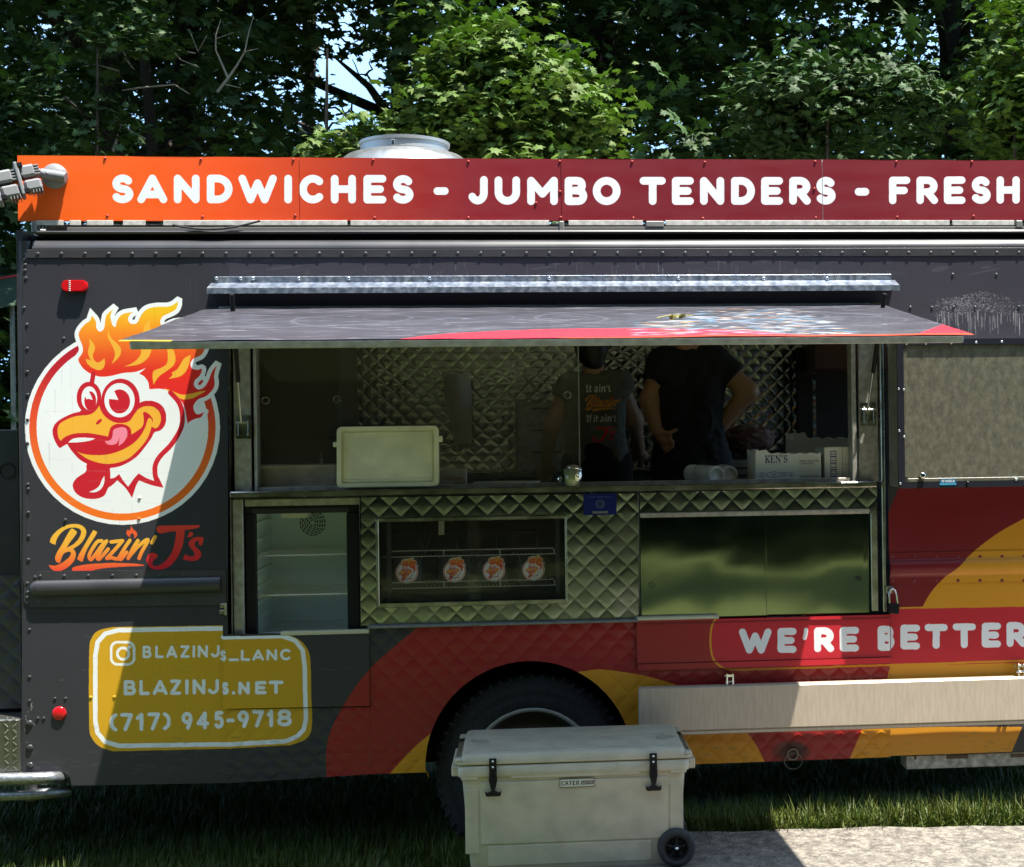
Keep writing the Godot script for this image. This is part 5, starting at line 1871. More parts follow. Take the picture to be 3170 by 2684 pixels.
	part("contents", st, mat("raw_meat", Color(0.13, 0.05, 0.04), 0.6), bg)
	st = tool()
	crumple(st, Vector3(0, 0.065, 0), Vector3(0.17, 0.11, 0.11), 0.5, 35, 30, 18)
	part("film", st, M.clear_film, bg)
	build_fridge()
	build_snacks()


func crumple(st: SurfaceTool, c: Vector3, r: Vector3, amount: float, seed_: int, seg := 22, rows := 14, cut := 0.0) -> void:   # a lumpy closed shape with hard creases
	var n := FastNoiseLite.new()
	n.seed = seed_
	n.frequency = 1.6
	n.noise_type = FastNoiseLite.TYPE_CELLULAR
	n.cellular_return_type = FastNoiseLite.RETURN_DISTANCE
	var v := func(i: int, k: int) -> Vector3:
		var a := PI * i / rows
		var b := TAU * (k % seg) / seg
		var d := Vector3(sin(a) * cos(b), -cos(a), sin(a) * sin(b))
		return c + d * r * (1.0 + amount * n.get_noise_3dv(d * 1.3))
	st.set_smooth_group(-1)
	for i in rows:
		for k in seg:
			if i > 0:
				tri(st, v.call(i, k), v.call(i, k + 1), v.call(i + 1, k + 1))
			if i < rows - 1:
				tri(st, v.call(i, k), v.call(i + 1, k + 1), v.call(i + 1, k))
			if i == 0:
				pass


func build_fridge() -> void:
	var z := -0.045
	var a := W(757, 1563, z)
	var b := W(1115, 1966, z)
	var o := thing("drinks_fridge", "black framed glass door fridge with empty wire shelves left of the snack window", "fridge", Vector3((a.x + b.x) / 2, b.y, z))
	var hw := (b.x - a.x) / 2
	var hh := a.y - b.y
	var gx0 := W(790, 1700, z).x - o.position.x
	var gx1 := W(1073, 1700, z).x - o.position.x
	var gy1 := W(930, 1588, z).y - o.position.y
	var st := tool()
	box(st, Vector3(-hw, gy1, -0.05), Vector3(hw, hh, 0), 0.004)
	box(st, Vector3(-hw, -0.02, -0.05), Vector3(gx0, gy1 - 0.0005, 0), 0.004)
	box(st, Vector3(gx1, -0.02, -0.05), Vector3(hw, gy1 - 0.0005, 0), 0.004)
	var door := part("door", st, M.black_plastic, o)
	st = tool()
	box(st, Vector3(gx0 - 0.012, gy1 - 0.001, -0.004), Vector3(gx1 + 0.012, gy1 + 0.022, 0.003), 0.004)
	part("door_trim", st, M.dark_inside, door)
	st = tool()
	box(st, Vector3(gx0, -0.02, -0.022), Vector3(gx1, gy1, -0.018), 0.0)
	part("glass", st, M.glass, door)
	st = tool()
	var d := -0.46
	var lx := gx0 - 0.015
	var rx := gx1 + 0.02
	box(st, Vector3(lx, -0.03, d - 0.02), Vector3(rx, gy1 + 0.02, d), 0.0)
	box(st, Vector3(lx - 0.02, -0.03, d - 0.02), Vector3(lx, gy1 + 0.02, -0.052), 0.0)
	box(st, Vector3(rx, -0.03, d - 0.02), Vector3(rx + 0.02, gy1 + 0.02, -0.052), 0.0)
	box(st, Vector3(lx, gy1 + 0.02, d), Vector3(rx, gy1 + 0.04, -0.052), 0.0)
	box(st, Vector3(lx, -0.05, d), Vector3(rx, -0.03, -0.052), 0.0)
	for i in 7:
		box(st, Vector3(lx, 0.06 + i * 0.07, d + 0.03), Vector3(lx + 0.012, 0.075 + i * 0.07, -0.08), 0.002)
	part("liner", st, M.fridge_wall, o)
	st = tool()
	var hp := W(912, 1603, -0.2) - o.position
	box(st, Vector3(hp.x - 0.06, gy1 - 0.03, -0.24), Vector3(hp.x + 0.06, gy1 + 0.019, -0.14), 0.006)
	part("thermostat", st, M.white_plastic, o)
	# round fan grille of arc slots on the back
	var gc := W(968, 1619, -0.045 + d) - o.position
	st = tool()
	for ring in 5:
		var r := 0.012 + ring * 0.0105
		var count := 5 + ring * 3
		for k in count:
			var u := TAU * k / count
			var w := TAU * (k + 0.78) / count
			var steps := 4
			for s in steps:
				var u1 := lerpf(u, w, s / float(steps))
				var u2 := lerpf(u, w, (s + 1) / float(steps))
				var p := func(ang: float, rr: float, zz: float) -> Vector3: return Vector3(gc.x + cos(ang) * rr, gc.y + sin(ang) * rr, d + zz)
				quad(st, p.call(u1, r, 0.0015), p.call(u1, r + 0.0055, 0.0015), p.call(u2, r + 0.0055, 0.0015), p.call(u2, r, 0.0015))
	part("fan_grille", st, M.soot, o)
	for yp in [[1718, 1712], [1841, 1836], [1957, 1953]]:
		st = tool()
		var y := W(930, yp[0], -0.11).y - o.position.y
		tube(st, [Vector3(lx + 0.004, y, -0.065), Vector3(rx - 0.004, y, -0.065)], 0.0035, 6)
		tube(st, [Vector3(lx + 0.004, y, d + 0.03), Vector3(rx - 0.004, y, d + 0.03)], 0.0035, 6)
		tube(st, [Vector3(lx + 0.004, y - 0.003, (d - 0.1) / 2), Vector3(rx - 0.004, y - 0.003, (d - 0.1) / 2)], 0.0025, 6)
		var n := 30
		for i in n:
			var x := lerpf(lx + 0.012, rx - 0.012, i / float(n - 1))
			tube(st, [Vector3(x, y + 0.002, -0.065), Vector3(x, y + 0.002, d + 0.03)], 0.0014, 4, false)
		part("wire_shelf", st, M.white_plastic, o)


func build_snacks() -> void:
	var z := -0.02
	var x0 := W(1168, 1700, z).x
	var x1 := W(1756, 1700, z).x
	var y1 := W(1460, 1600, z).y
	var y0 := W(1460, 1868, z).y
	var o := thing("snack_cabinet", "black display cabinet with wire shelves behind the snack window", "cabinet", Vector3((x0 + x1) / 2, y0, z))
	var hw := (x1 - x0) / 2
	var h := y1 - y0
	var st := tool()
	box(st, Vector3(-hw - 0.03, -0.03, -0.5), Vector3(hw + 0.03, h + 0.03, -0.48), 0.0)
	box(st, Vector3(-hw - 0.03, -0.03, -0.48), Vector3(-hw - 0.01, h + 0.03, -0.02), 0.0)
	box(st, Vector3(hw + 0.01, -0.03, -0.48), Vector3(hw + 0.03, h + 0.03, -0.02), 0.0)
	box(st, Vector3(-hw - 0.01, h + 0.01, -0.48), Vector3(hw + 0.01, h + 0.03, -0.02), 0.0)
	box(st, Vector3(-hw - 0.01, -0.03, -0.48), Vector3(hw + 0.01, -0.01, -0.02), 0.0)
	part("liner", st, M.black_plastic, o)
	st = tool()
	box(st, Vector3(-hw + 0.03, -0.009, -0.10), Vector3(-hw + 0.05, h, -0.08), 0.002)
	part("inner_post", st, M.gasket, o)
	st = tool()
	box(st, Vector3(hw - 0.05, -0.009, -0.10), Vector3(hw - 0.03, h, -0.08), 0.002)
	part("inner_post", st, M.gasket, o)
	st = tool()
	var m0 := W(1446, 1700, -0.01).x - o.position.x
	box(st, Vector3(-hw + 0.004, 0.004, -0.012), Vector3(m0 + 0.055, h - 0.004, -0.009), 0.0)
	part("sliding_pane", st, M.glass, o)
	st = tool()
	box(st, Vector3(m0, 0.004, -0.019), Vector3(hw - 0.004, h - 0.004, -0.016), 0.0)
	part("sliding_pane", st, M.glass, o)
	var ys := []
	for yp in [[1706, 1724], [1804, 1822]]:
		st = tool()
		var ya := W(1230, yp[0], z - 0.10).y - o.position.y
		var yb := W(1230, yp[1], z - 0.10).y - o.position.y
		ys.append(yb)
		var l := -hw + 0.052
		var r := hw - 0.056
		tube(st, [Vector3(l, ya, -0.10), Vector3(r - 0.006, ya, -0.10), Vector3(r, ya - 0.006, -0.10), Vector3(r, yb, -0.10)], 0.0022, 6)
		tube(st, [Vector3(l - 0.04, yb, -0.10), Vector3(r + 0.02, yb, -0.10)], 0.0024, 6)
		tube(st, [Vector3(l, yb, -0.40), Vector3(r, yb, -0.40)], 0.0024, 6)
		for i in 2:
			var x := lerpf(l, r, 0.318 + i * 0.345)
			tube(st, [Vector3(x, yb, -0.10), Vector3(x, ya, -0.10)], 0.0022, 6)
		for i in 40:
			var x := lerpf(l, r, i / 39.0)
			tube(st, [Vector3(x, yb, -0.10), Vector3(x, yb, -0.40)], 0.0013, 4, false)
		part("wire_shelf", st, M.wire, o)
	# eight snack bags: four stand on the lower shelf with their emblem showing, four lie back on the upper one
	var c := Canvas.new(-0.09, 0, 0.09, 0.16, 1500.0, Color(0.013, 0.013, 0.013))
	emblem(c, func(p: Vector2) -> Vector2: return Vector2((p.x - 955) * 0.0000655, 0.062 - (p.y - 1697) * 0.0000655), func(y: float) -> float: return 0.062 - (y - 1697) * 0.0000655)
	var m := print_material("snack_bag_print", c, 0.3)
	st = tool()
	st.set_smooth_group(0)
	var hb := 0.142
	var shape := func(u: float, v: float, side: float) -> Vector3:
		var edge := pow(maxf(0.0, 1.0 - pow(absf(u), 2.6)), 0.7)
		var belly := edge * pow(sin(PI * clampf(v * 0.86 + 0.12, 0.0, 1.0)), 0.55) * (0.0 if v > 0.99 else 1.0)
		var w := 0.078 - 0.006 * sin(PI * v)
		return Vector3(u * w, v * hb, side * 0.024 * belly + 0.0015 * sin(u * 14.0) * v)
	for side in [1.0, -1.0]:
		for i in 14:
			for j in 14:
				var u0 := i / 7.0 - 1.0
				var u1 := (i + 1) / 7.0 - 1.0
				var v0 := j / 14.0
				var v1 := (j + 1) / 14.0
				var qd := [[u0, v0], [u1, v0], [u1, v1], [u0, v1]]
				for e in ([0, 2, 1, 0, 3, 2] if side > 0 else [0, 1, 2, 0, 2, 3]):
					var p: Vector3 = shape.call(qd[e][0], qd[e][1], side)
					st.set_uv(c.uv(Vector2(p.x, p.y)) if side > 0 else Vector2(0.02, 0.02))
					st.add_vertex(p)
	var bag := finish(st)
	mat("bag_film", Color(0.016, 0.016, 0.016), 0.28)
	st = tool()
	box(st, Vector3(-0.074, hb, -0.0012), Vector3(0.074, hb + 0.012, 0.0012), 0.0)
	var seal := finish(st)
	var where := ["first", "second", "third", "last"]
	var upper_row := ["at the left end of the upper wire shelf", "second from the left on the upper wire shelf", "second from the right on the upper wire shelf", "at the right end of the upper wire shelf"]
	var first: Node3D = null
	for i in 8:
		var low := i < 4
		var k := i % 4
		var xx: float = [1259, 1407, 1528, 1651][k] if low else [1260, 1365, 1490, 1615][k]
		var b: Node3D
		var label: String = ("%s black snack bag from the left with rooster emblem, standing on the lower wire shelf" % where[k]) if low else ("black snack bag lying back " + upper_row[k])
		if first == null:
			first = thing("snack_bag", label, "snack bag", Vector3.ZERO, 0.0, "snack bags in the display cabinet")
			put_mesh("bag", bag, m, first)
			put_mesh("sealed_edge", seal, M.black_plastic, first)
			b = first
		else:
			b = first.duplicate()
			b.name = numbered("snack_bag")
			add_child(b, true)
			tag(b, label, "snack bag", "snack bags in the display cabinet")
		if not low:
			b.get_child(0).material_override = M.bag_film
		var zz := -0.155 if low else -0.19
		b.position = Vector3(W(xx, 1700, z + zz).x, o.position.y + ys[1 if low else 0] + 0.004, z + zz)
		b.rotation.x = -0.05 if low else -0.95
		b.rotation.y = [0.05, -0.08, 0.04, -0.03][k]
	# small things stored above the bags
	var tagp := thing("price_tag", "small printed paper tag hanging above the snack bags", "tag", W(1366, 1656, -0.2))
	st = tool()
	box(st, Vector3(-0.012, 0, 0), Vector3(0.014, 0.065, 0.001), 0.0)
	part("paper", st, mat("tag_paper", Color(0.30, 0.32, 0.28), 0.7), tagp)


# ---------------------------------------------------------------- smooth bodies: tapered capsules joined by a smooth minimum, meshed as surface nets
func net(bones: Array, cell: float, k: float, cuts: Array = []) -> Array:   # bones: [a, b, radius a, radius b, flat end?]; cuts: planes [normal, distance]; returns triangles' corners
	var lo := Vector3(1e9, 1e9, 1e9)
	var hi := -lo
	for b in bones:
		var r: float = maxf(b[2], b[3]) + 3 * cell
		lo = lo.min(b[0] - Vector3.ONE * r).min(b[1] - Vector3.ONE * r)
		hi = hi.max(b[0] + Vector3.ONE * r).max(b[1] + Vector3.ONE * r)
	var n := Vector3i(((hi - lo) / cell).ceil()) + Vector3i.ONE
	var sy := n.x
	var sz := n.x * n.y
	var f := PackedFloat32Array()
	f.resize(sz * n.z)
	f.fill(1.0)
	for b in bones:
		var pa: Vector3 = b[0]
		var pb: Vector3 = b[1]
		var ra: float = b[2]
		var rb: float = b[3]
		var flat_end: bool = b.size() > 4 and b[4]
		var r := maxf(ra, rb) + 2.5 * cell + k
		var l := ((pa.min(pb) - Vector3.ONE * r - lo) / cell).floor().max(Vector3.ZERO)
		var h := ((pa.max(pb) + Vector3.ONE * r - lo) / cell).ceil()
		var ab := pb - pa
		var d2 := maxf(ab.length_squared(), 1e-9)
		var dir := ab / sqrt(d2)
		for z in range(int(l.z), mini(n.z, int(h.z) + 1)):
			for y in range(int(l.y), mini(n.y, int(h.y) + 1)):
				for x in range(int(l.x), mini(n.x, int(h.x) + 1)):
					var p := lo + Vector3(x, y, z) * cell
					var t := clampf((p - pa).dot(ab) / d2, 0.0, 1.0)
					var d := p.distance_to(pa + ab * t) - lerpf(ra, rb, t)
					if flat_end:
						d = maxf(d, (p - pb).dot(dir))
					var i := x + y * sy + z * sz
					var e := f[i]
					var hh := maxf(k - absf(d - e), 0.0) / k
					f[i] = minf(d, e) - hh * hh * k * 0.25
	if cuts:
		for z in n.z:
			for y in n.y:
				for x in n.x:
					var p := lo + Vector3(x, y, z) * cell
					var i := x + y * sy + z * sz
					for c in cuts:
						f[i] = maxf(f[i], p.dot(c[0]) - c[1])
	var vert := {}
	var corner := [0, 1, sy, sy + 1, sz, sz + 1, sz + sy, sz + sy + 1]
	var offs := [Vector3(0, 0, 0), Vector3(1, 0, 0), Vector3(0, 1, 0), Vector3(1, 1, 0), Vector3(0, 0, 1), Vector3(1, 0, 1), Vector3(0, 1, 1), Vector3(1, 1, 1)]
	var edges := [[0, 1], [2, 3], [4, 5], [6, 7], [0, 2], [1, 3], [4, 6], [5, 7], [0, 4], [1, 5], [2, 6], [3, 7]]
	for z in n.z - 1:
		for y in n.y - 1:
			for x in n.x - 1:
				var i := x + y * sy + z * sz
				var m := 0
				for c in 8:
					if f[i + corner[c]] < 0.0:
						m += 1
				if m == 0 or m == 8:
					continue
				var sum := Vector3.ZERO
				var count := 0
				for e in edges:
					var u := f[i + corner[e[0]]]
					var v := f[i + corner[e[1]]]
					if (u < 0.0) != (v < 0.0):
						sum += offs[e[0]].lerp(offs[e[1]], u / (u - v))
						count += 1
				vert[i] = lo + (Vector3(x, y, z) + sum / count) * cell
	var out := []
	for i in vert:
		for axis in 3:
			var step: int = [1, sy, sz][axis]
			var s1: int = [sy, sz, 1][axis]
			var s2: int = [sz, 1, sy][axis]
			if i + step >= f.size():
				continue
			var a := f[i] < 0.0
			var b := f[i + step] < 0.0
			if a == b or not (vert.has(i - s1) and vert.has(i - s2) and vert.has(i - s1 - s2)):
				continue
			var v0: Vector3 = vert[i]
			var v1: Vector3 = vert[i - s1]
			var v2: Vector3 = vert[i - s1 - s2]
			var v3: Vector3 = vert[i - s2]
			if a:
				out.append_array([v0, v2, v1, v0, v3, v2])
			else:
				out.append_array([v0, v1, v2, v0, v2, v3])
	return out


func net_mesh(called: String, bones: Array, cell: float, k: float, m: Material, parent: Node3D, cuts: Array = [], canvas: Canvas = null, z_mid := 0.0, folds := 0.0) -> MeshInstance3D:
	var st := tool()
	st.set_smooth_group(0)
	var tris := net(bones, cell, k, cuts)
	var fn := FastNoiseLite.new()
	fn.frequency = 5.0
	fn.seed = 12
	for p in tris:
		if canvas:
			st.set_uv(canvas.uv(Vector2(p.x, p.y)) if p.z > z_mid else Vector2(0.01, 0.01))
		if folds > 0.0:   # creases of loose cloth, running down and across
			var w := fn.get_noise_3d(p.x * 1.1 + p.y * 0.9, p.y * 1.5 - p.x * 0.7, p.z)
			p += Vector3(w, 0.3 * w, 1.0 - 2.2 * absf(w)) * folds
		st.add_vertex(p)
	return part(called, st, m, parent)


func build_people() -> void:
	var skin1 := mat("skin_light", Color(0.48, 0.25, 0.155), 0.5)
	var skin2 := mat("skin_brown", Color(0.40, 0.19, 0.11), 0.5)
	var hair := mat("dark_hair", Color(0.010, 0.008, 0.007), 0.5)
	var trousers := mat("black_cloth", Color(0.010, 0.010, 0.012), 0.9)
	# ---- person with a printed grey shirt, back to the hatch, working at the back counter
	var z := -1.22
	var p := func(x: float, y: float, dz := 0.0) -> Vector3: return W(x, y, z) + Vector3(0, 0, dz)
	var base := Vector3(p.call(1845, 1300).x, 0.66, z)
	var who := thing("person", "person seen from behind in a grey printed shirt with cut-off sleeves and dark hair", "person", base)
	var L := func(x: float, y: float, dz := 0.0) -> Vector3: return p.call(x, y, dz) - base
	var neck: Vector3 = L.call(1838, 1150)
	var head: Vector3 = L.call(1830, 1062, -0.03)
	var chest: Vector3 = L.call(1838, 1240)
	var waist: Vector3 = L.call(1842, 1350)
	var hip: Vector3 = L.call(1848, 1440)
	var shl: Vector3 = L.call(1762, 1200)
	var shr: Vector3 = L.call(1915, 1190)
	var ell: Vector3 = L.call(1708, 1318, 0.02)
	var elr: Vector3 = L.call(1965, 1300, -0.04)
	var hal: Vector3 = L.call(1694, 1418, -0.10)
	var har: Vector3 = L.call(1990, 1385, -0.26)
	var knee_l := Vector3(-0.10, 0.42, 0.02)
	var knee_r := Vector3(0.10, 0.42, 0.02)
	var body := [[head + Vector3(0, 0.03, 0), head + Vector3(0, -0.05, -0.02), 0.092, 0.075], [neck + Vector3(0, 0.07, -0.01), neck + Vector3(0, -0.02, 0), 0.052, 0.06],
		[shl, shr, 0.062, 0.062], [chest + Vector3(-0.07, 0, 0), waist + Vector3(-0.05, 0, 0), 0.078, 0.072], [chest + Vector3(0.07, 0, 0), waist + Vector3(0.05, 0, 0), 0.078, 0.072], [waist, hip, 0.085, 0.09],
		[hip + Vector3(-0.08, 0, 0), knee_l, 0.095, 0.062], [hip + Vector3(0.08, 0, 0), knee_r, 0.095, 0.062], [knee_l, Vector3(-0.10, 0.06, 0), 0.06, 0.042], [knee_r, Vector3(0.10, 0.06, 0), 0.06, 0.042],
		[shl, ell, 0.054, 0.045], [ell, hal, 0.044, 0.030], [shr, elr, 0.054, 0.045], [elr, har, 0.044, 0.030]]
	hand_bones(body, hal, (hal - ell).normalized(), Vector3.RIGHT, 0.95)
	hand_bones(body, har, (har - elr).normalized(), Vector3.LEFT, 0.95)
	net_mesh("body", body, 0.011, 0.03, skin1, who)
	var c := Canvas.new(L.call(1730, 1300).x, L.call(1800, 1460).y, L.call(1960, 1300).x, L.call(1800, 1140).y, 1400.0, Color(0.165, 0.150, 0.138))
	var bl := func(q: Vector2) -> Vector2:
		var v: Vector3 = L.call(1799 + q.x * 0.0835, 1216 + q.y * 0.0835, 0.10)
		return Vector2(v.x, v.y)
	var t0: Vector3 = L.call(1814, 1216, 0.10)
	print_text(c, "It ain't", Vector2(t0.x, t0.y), 0.042, Color(0.85, 0.85, 0.83), 0.126, "Droid Sans", true)
	script_blaze(c, bl, func(v: float) -> float: return bl.call(Vector2(0, v)).y, true)
	t0 = L.call(1810, 1308, 0.10)
	print_text(c, "If it ain't", Vector2(t0.x, t0.y), 0.040, Color(0.85, 0.85, 0.83), 0.158, "Droid Sans", true)
	var jy := func(q: Vector2) -> Vector2:
		var v: Vector3 = L.call(1832 + (q.x - 1300) * 0.098, 1313 + q.y * 0.085, 0.10)
		return Vector2(v.x, v.y)
	script_jay(c, jy, func(v: float) -> float: return jy.call(Vector2(0, v)).y)
	var sm := print_material("printed_shirt", c, 0.9)
	var g := 0.012
	var shirt := [[shl + Vector3(0.01, 0, 0), shr - Vector3(0.01, 0, 0), 0.068 + g, 0.068 + g], [chest + Vector3(-0.07, 0, 0), waist + Vector3(-0.055, 0, 0), 0.088 + g, 0.092 + g], [chest + Vector3(0.07, 0, 0), waist + Vector3(0.055, 0, 0), 0.088 + g, 0.092 + g],
		[waist + Vector3(-0.05, 0, 0), hip + Vector3(-0.06, 0.0, 0), 0.094 + g, 0.10 + g, true], [waist + Vector3(0.05, 0, 0), hip + Vector3(0.06, 0.0, 0), 0.094 + g, 0.10 + g, true],
		[shl, shl.lerp(ell, 0.28), 0.060 + g, 0.060 + g, true], [shr, shr.lerp(elr, 0.28), 0.060 + g, 0.060 + g, true]]
	net_mesh("shirt", shirt, 0.011, 0.03, sm, who, [[Vector3.UP, neck.y + 0.012]], c, 0.02, 0.012)
	net_mesh("trousers", [[waist, hip, 0.11 + g, 0.125 + g], [hip + Vector3(-0.08, 0, 0), knee_l, 0.10 + g, 0.07 + g], [hip + Vector3(0.08, 0, 0), knee_r, 0.10 + g, 0.07 + g], [knee_l, Vector3(-0.10, 0.05, 0), 0.07 + g, 0.06 + g, true], [knee_r, Vector3(0.10, 0.05, 0), 0.07 + g, 0.06 + g, true]], 0.014, 0.03, trousers, who, [[Vector3.UP, waist.y - 0.03]])
	net_mesh("hair", [[head + Vector3(0, 0.035, 0.012), head + Vector3(0, -0.03, 0.03), 0.098, 0.088], [head + Vector3(0, -0.02, 0.03), neck + Vector3(0, 0.045, 0.02), 0.075, 0.05]], 0.010, 0.03, hair, who)
	net_mesh("shoe", [[Vector3(-0.10, 0.045, 0.03), Vector3(-0.11, 0.035, -0.15), 0.046, 0.036]], 0.012, 0.02, M.rubber, who, [[Vector3.DOWN, 0.0]])
	net_mesh("shoe", [[Vector3(0.10, 0.045, 0.03), Vector3(0.11, 0.035, -0.15), 0.046, 0.036]], 0.012, 0.02, M.rubber, who, [[Vector3.DOWN, 0.0]])
	# ---- person in black, hands on the hips
	z = -0.98
	base = Vector3(p.call(2130, 1300).x, 0.66, z)
	p = func(x: float, y: float, dz := 0.0) -> Vector3: return W(x, y, -0.98) + Vector3(0, 0, dz)
	var base2 := Vector3(p.call(2130, 1300).x, 0.66, -0.98)
	var K := func(x: float, y: float, dz := 0.0) -> Vector3: return p.call(x, y, dz) - base2
	var man := thing("person", "broad person in a black t-shirt seen from behind with hands on hips", "person", base2)
	neck = K.call(2130, 1068)
	head = K.call(2120, 975, -0.04)
	chest = K.call(2128, 1180)
	waist = K.call(2130, 1320)
	hip = K.call(2140, 1430)
	shl = K.call(2052, 1130)
	shr = K.call(2212, 1122)
	ell = K.call(2010, 1240, 0.05)
	elr = K.call(2312, 1212, 0.03)
	hal = K.call(2026, 1330, 0.10)
	har = K.call(2214, 1338, 0.02)
	knee_l = Vector3(-0.11, 0.45, 0.02)
	knee_r = Vector3(0.12, 0.45, 0.02)
	body = [[head + Vector3(0, 0.035, 0), head + Vector3(0, -0.05, -0.02), 0.10, 0.082], [neck + Vector3(0, 0.08, -0.01), neck + Vector3(0, -0.02, 0), 0.062, 0.07],
		[shl, shr, 0.075, 0.075], [chest + Vector3(-0.07, 0, 0), waist + Vector3(-0.05, 0, 0), 0.09, 0.085], [chest + Vector3(0.07, 0, 0), waist + Vector3(0.05, 0, 0), 0.09, 0.085], [waist, hip, 0.095, 0.10],
		[hip + Vector3(-0.09, 0, 0), knee_l, 0.10, 0.068], [hip + Vector3(0.09, 0, 0), knee_r, 0.10, 0.068], [knee_l, Vector3(-0.11, 0.06, 0), 0.066, 0.046], [knee_r, Vector3(0.12, 0.06, 0), 0.066, 0.046],
		[shl, ell, 0.064, 0.050], [ell, hal, 0.052, 0.033], [shr, elr, 0.064, 0.052], [elr, har, 0.052, 0.033]]
	net_mesh("body", body, 0.012, 0.03, skin2, man)
	# each hand on a finer grid: palm, four curled fingers, thumb
	var hand := [[hal + Vector3(0, 0.02, 0), hal, 0.030, 0.031], [hal, K.call(2046, 1362, 0.12), 0.031, 0.026], [hal + Vector3(0.012, -0.01, 0), K.call(2060, 1352, 0.125), 0.026, 0.022]]
	for i in 4:
		var r0: Vector3 = K.call(2060 - i * 5.0, 1354 + i * 9.0, 0.125 - i * 0.006)
		var r1: Vector3 = K.call(2076 - i * 5.5 - absf(i - 1.0) * 3.0, 1368 + i * 8.5, 0.14 - i * 0.006)
		var r2: Vector3 = K.call(2074 - i * 7.0, 1384 + i * 6.0, 0.125 - i * 0.006)
		hand.append([r0, r1, 0.0105, 0.0095])
		hand.append([r1, r2, 0.0093, 0.008])
	hand.append([K.call(2036, 1340, 0.13), K.call(2062, 1342, 0.14), 0.016, 0.012])
	hand.append([K.call(2062, 1342, 0.14), K.call(2085, 1331, 0.14), 0.0115, 0.009])
	net_mesh("hand", hand, 0.0042, 0.008, skin2, man)
	hand = [[har + Vector3(0.012, 0.02, 0), har, 0.031, 0.032], [har, K.call(2194, 1368, 0.03), 0.031, 0.027]]
	for i in 4:
		var r0: Vector3 = K.call(2192 + i * 6.0, 1370 + i * 4.0, 0.04)
		hand.append([r0, r0 + Vector3(-0.012, -0.036, 0.012), 0.0105, 0.0095])
		hand.append([r0 + Vector3(-0.012, -0.036, 0.012), r0 + Vector3(-0.008, -0.064, -0.004), 0.0093, 0.008])
	hand.append([har + Vector3(-0.01, -0.01, 0.01), har + Vector3(-0.045, -0.03, 0.03), 0.015, 0.012])
	hand.append([har + Vector3(-0.045, -0.03, 0.03), har + Vector3(-0.065, -0.055, 0.03), 0.0115, 0.009])
	net_mesh("hand", hand, 0.0042, 0.008, skin2, man)
	shirt = [[shl + Vector3(0.01, 0, 0), shr - Vector3(0.01, 0, 0), 0.082 + g, 0.082 + g], [chest + Vector3(-0.07, 0, 0), waist + Vector3(-0.06, 0, 0), 0.105 + g, 0.108 + g], [chest + Vector3(0.07, 0, 0), waist + Vector3(0.06, 0, 0), 0.105 + g, 0.108 + g],
		[waist + Vector3(-0.05, 0, 0), hip + Vector3(-0.07, 0, 0), 0.115 + g, 0.12 + g, true], [waist + Vector3(0.05, 0, 0), hip + Vector3(0.07, 0, 0), 0.115 + g, 0.12 + g, true],
		[shl, shl.lerp(ell, 0.52), 0.074 + g, 0.072 + g, true], [shr, shr.lerp(elr, 0.55), 0.074 + g, 0.072 + g, true]]
	net_mesh("shirt", shirt, 0.012, 0.03, trousers, man, [[Vector3.UP, neck.y + 0.01]], null, 0.0, 0.014)
	net_mesh("trousers", [[waist, hip, 0.12 + g, 0.135 + g], [hip + Vector3(-0.09, 0, 0), knee_l, 0.11 + g, 0.08 + g], [hip + Vector3(0.09, 0, 0), knee_r, 0.11 + g, 0.08 + g], [knee_l, Vector3(-0.11, 0.05, 0), 0.08 + g, 0.07 + g, true], [knee_r, Vector3(0.12, 0.05, 0), 0.08 + g, 0.07 + g, true]], 0.014, 0.03, trousers, man, [[Vector3.UP, waist.y - 0.04]])
	net_mesh("hair", [[head + Vector3(0, 0.045, 0.01), head + Vector3(0, -0.01, 0.025), 0.103, 0.09]], 0.012, 0.03, hair, man)
	net_mesh("shoe", [[Vector3(-0.11, 0.05, 0.03), Vector3(-0.13, 0.04, -0.17), 0.05, 0.04]], 0.012, 0.02, M.rubber, man, [[Vector3.DOWN, 0.0]])
	net_mesh("shoe", [[Vector3(0.12, 0.05, 0.03), Vector3(0.14, 0.04, -0.17), 0.05, 0.04]], 0.012, 0.02, M.rubber, man, [[Vector3.DOWN, 0.0]])


func hand_bones(bones: Array, wrist: Vector3, dir: Vector3, thumb: Vector3, s: float) -> void:   # palm, four fingers and a thumb continuing an arm
	var side := (thumb - dir * thumb.dot(dir)).normalized()
	var down := dir.cross(side).normalized()
	bones.append([wrist, wrist + dir * 0.075 * s, 0.026 * s, 0.026 * s])
	for i in 4:
		var r := wrist + dir * 0.08 * s + side * (0.026 - i * 0.018) * s
		var l: float = [0.042, 0.047, 0.043, 0.034][i]
		bones.append([r, r + dir * l * s + down * 0.008, 0.0105, 0.0095])
		bones.append([r + dir * l * s + down * 0.008, r + dir * (l * 1.6) * s + down * 0.03, 0.0092, 0.008])
	var t := wrist + dir * 0.03 * s + side * 0.02
	bones.append([t, t + dir * 0.035 + side * 0.028, 0.014, 0.011])
	bones.append([t + dir * 0.035 + side * 0.028, t + dir * 0.062 + side * 0.032, 0.011, 0.009])


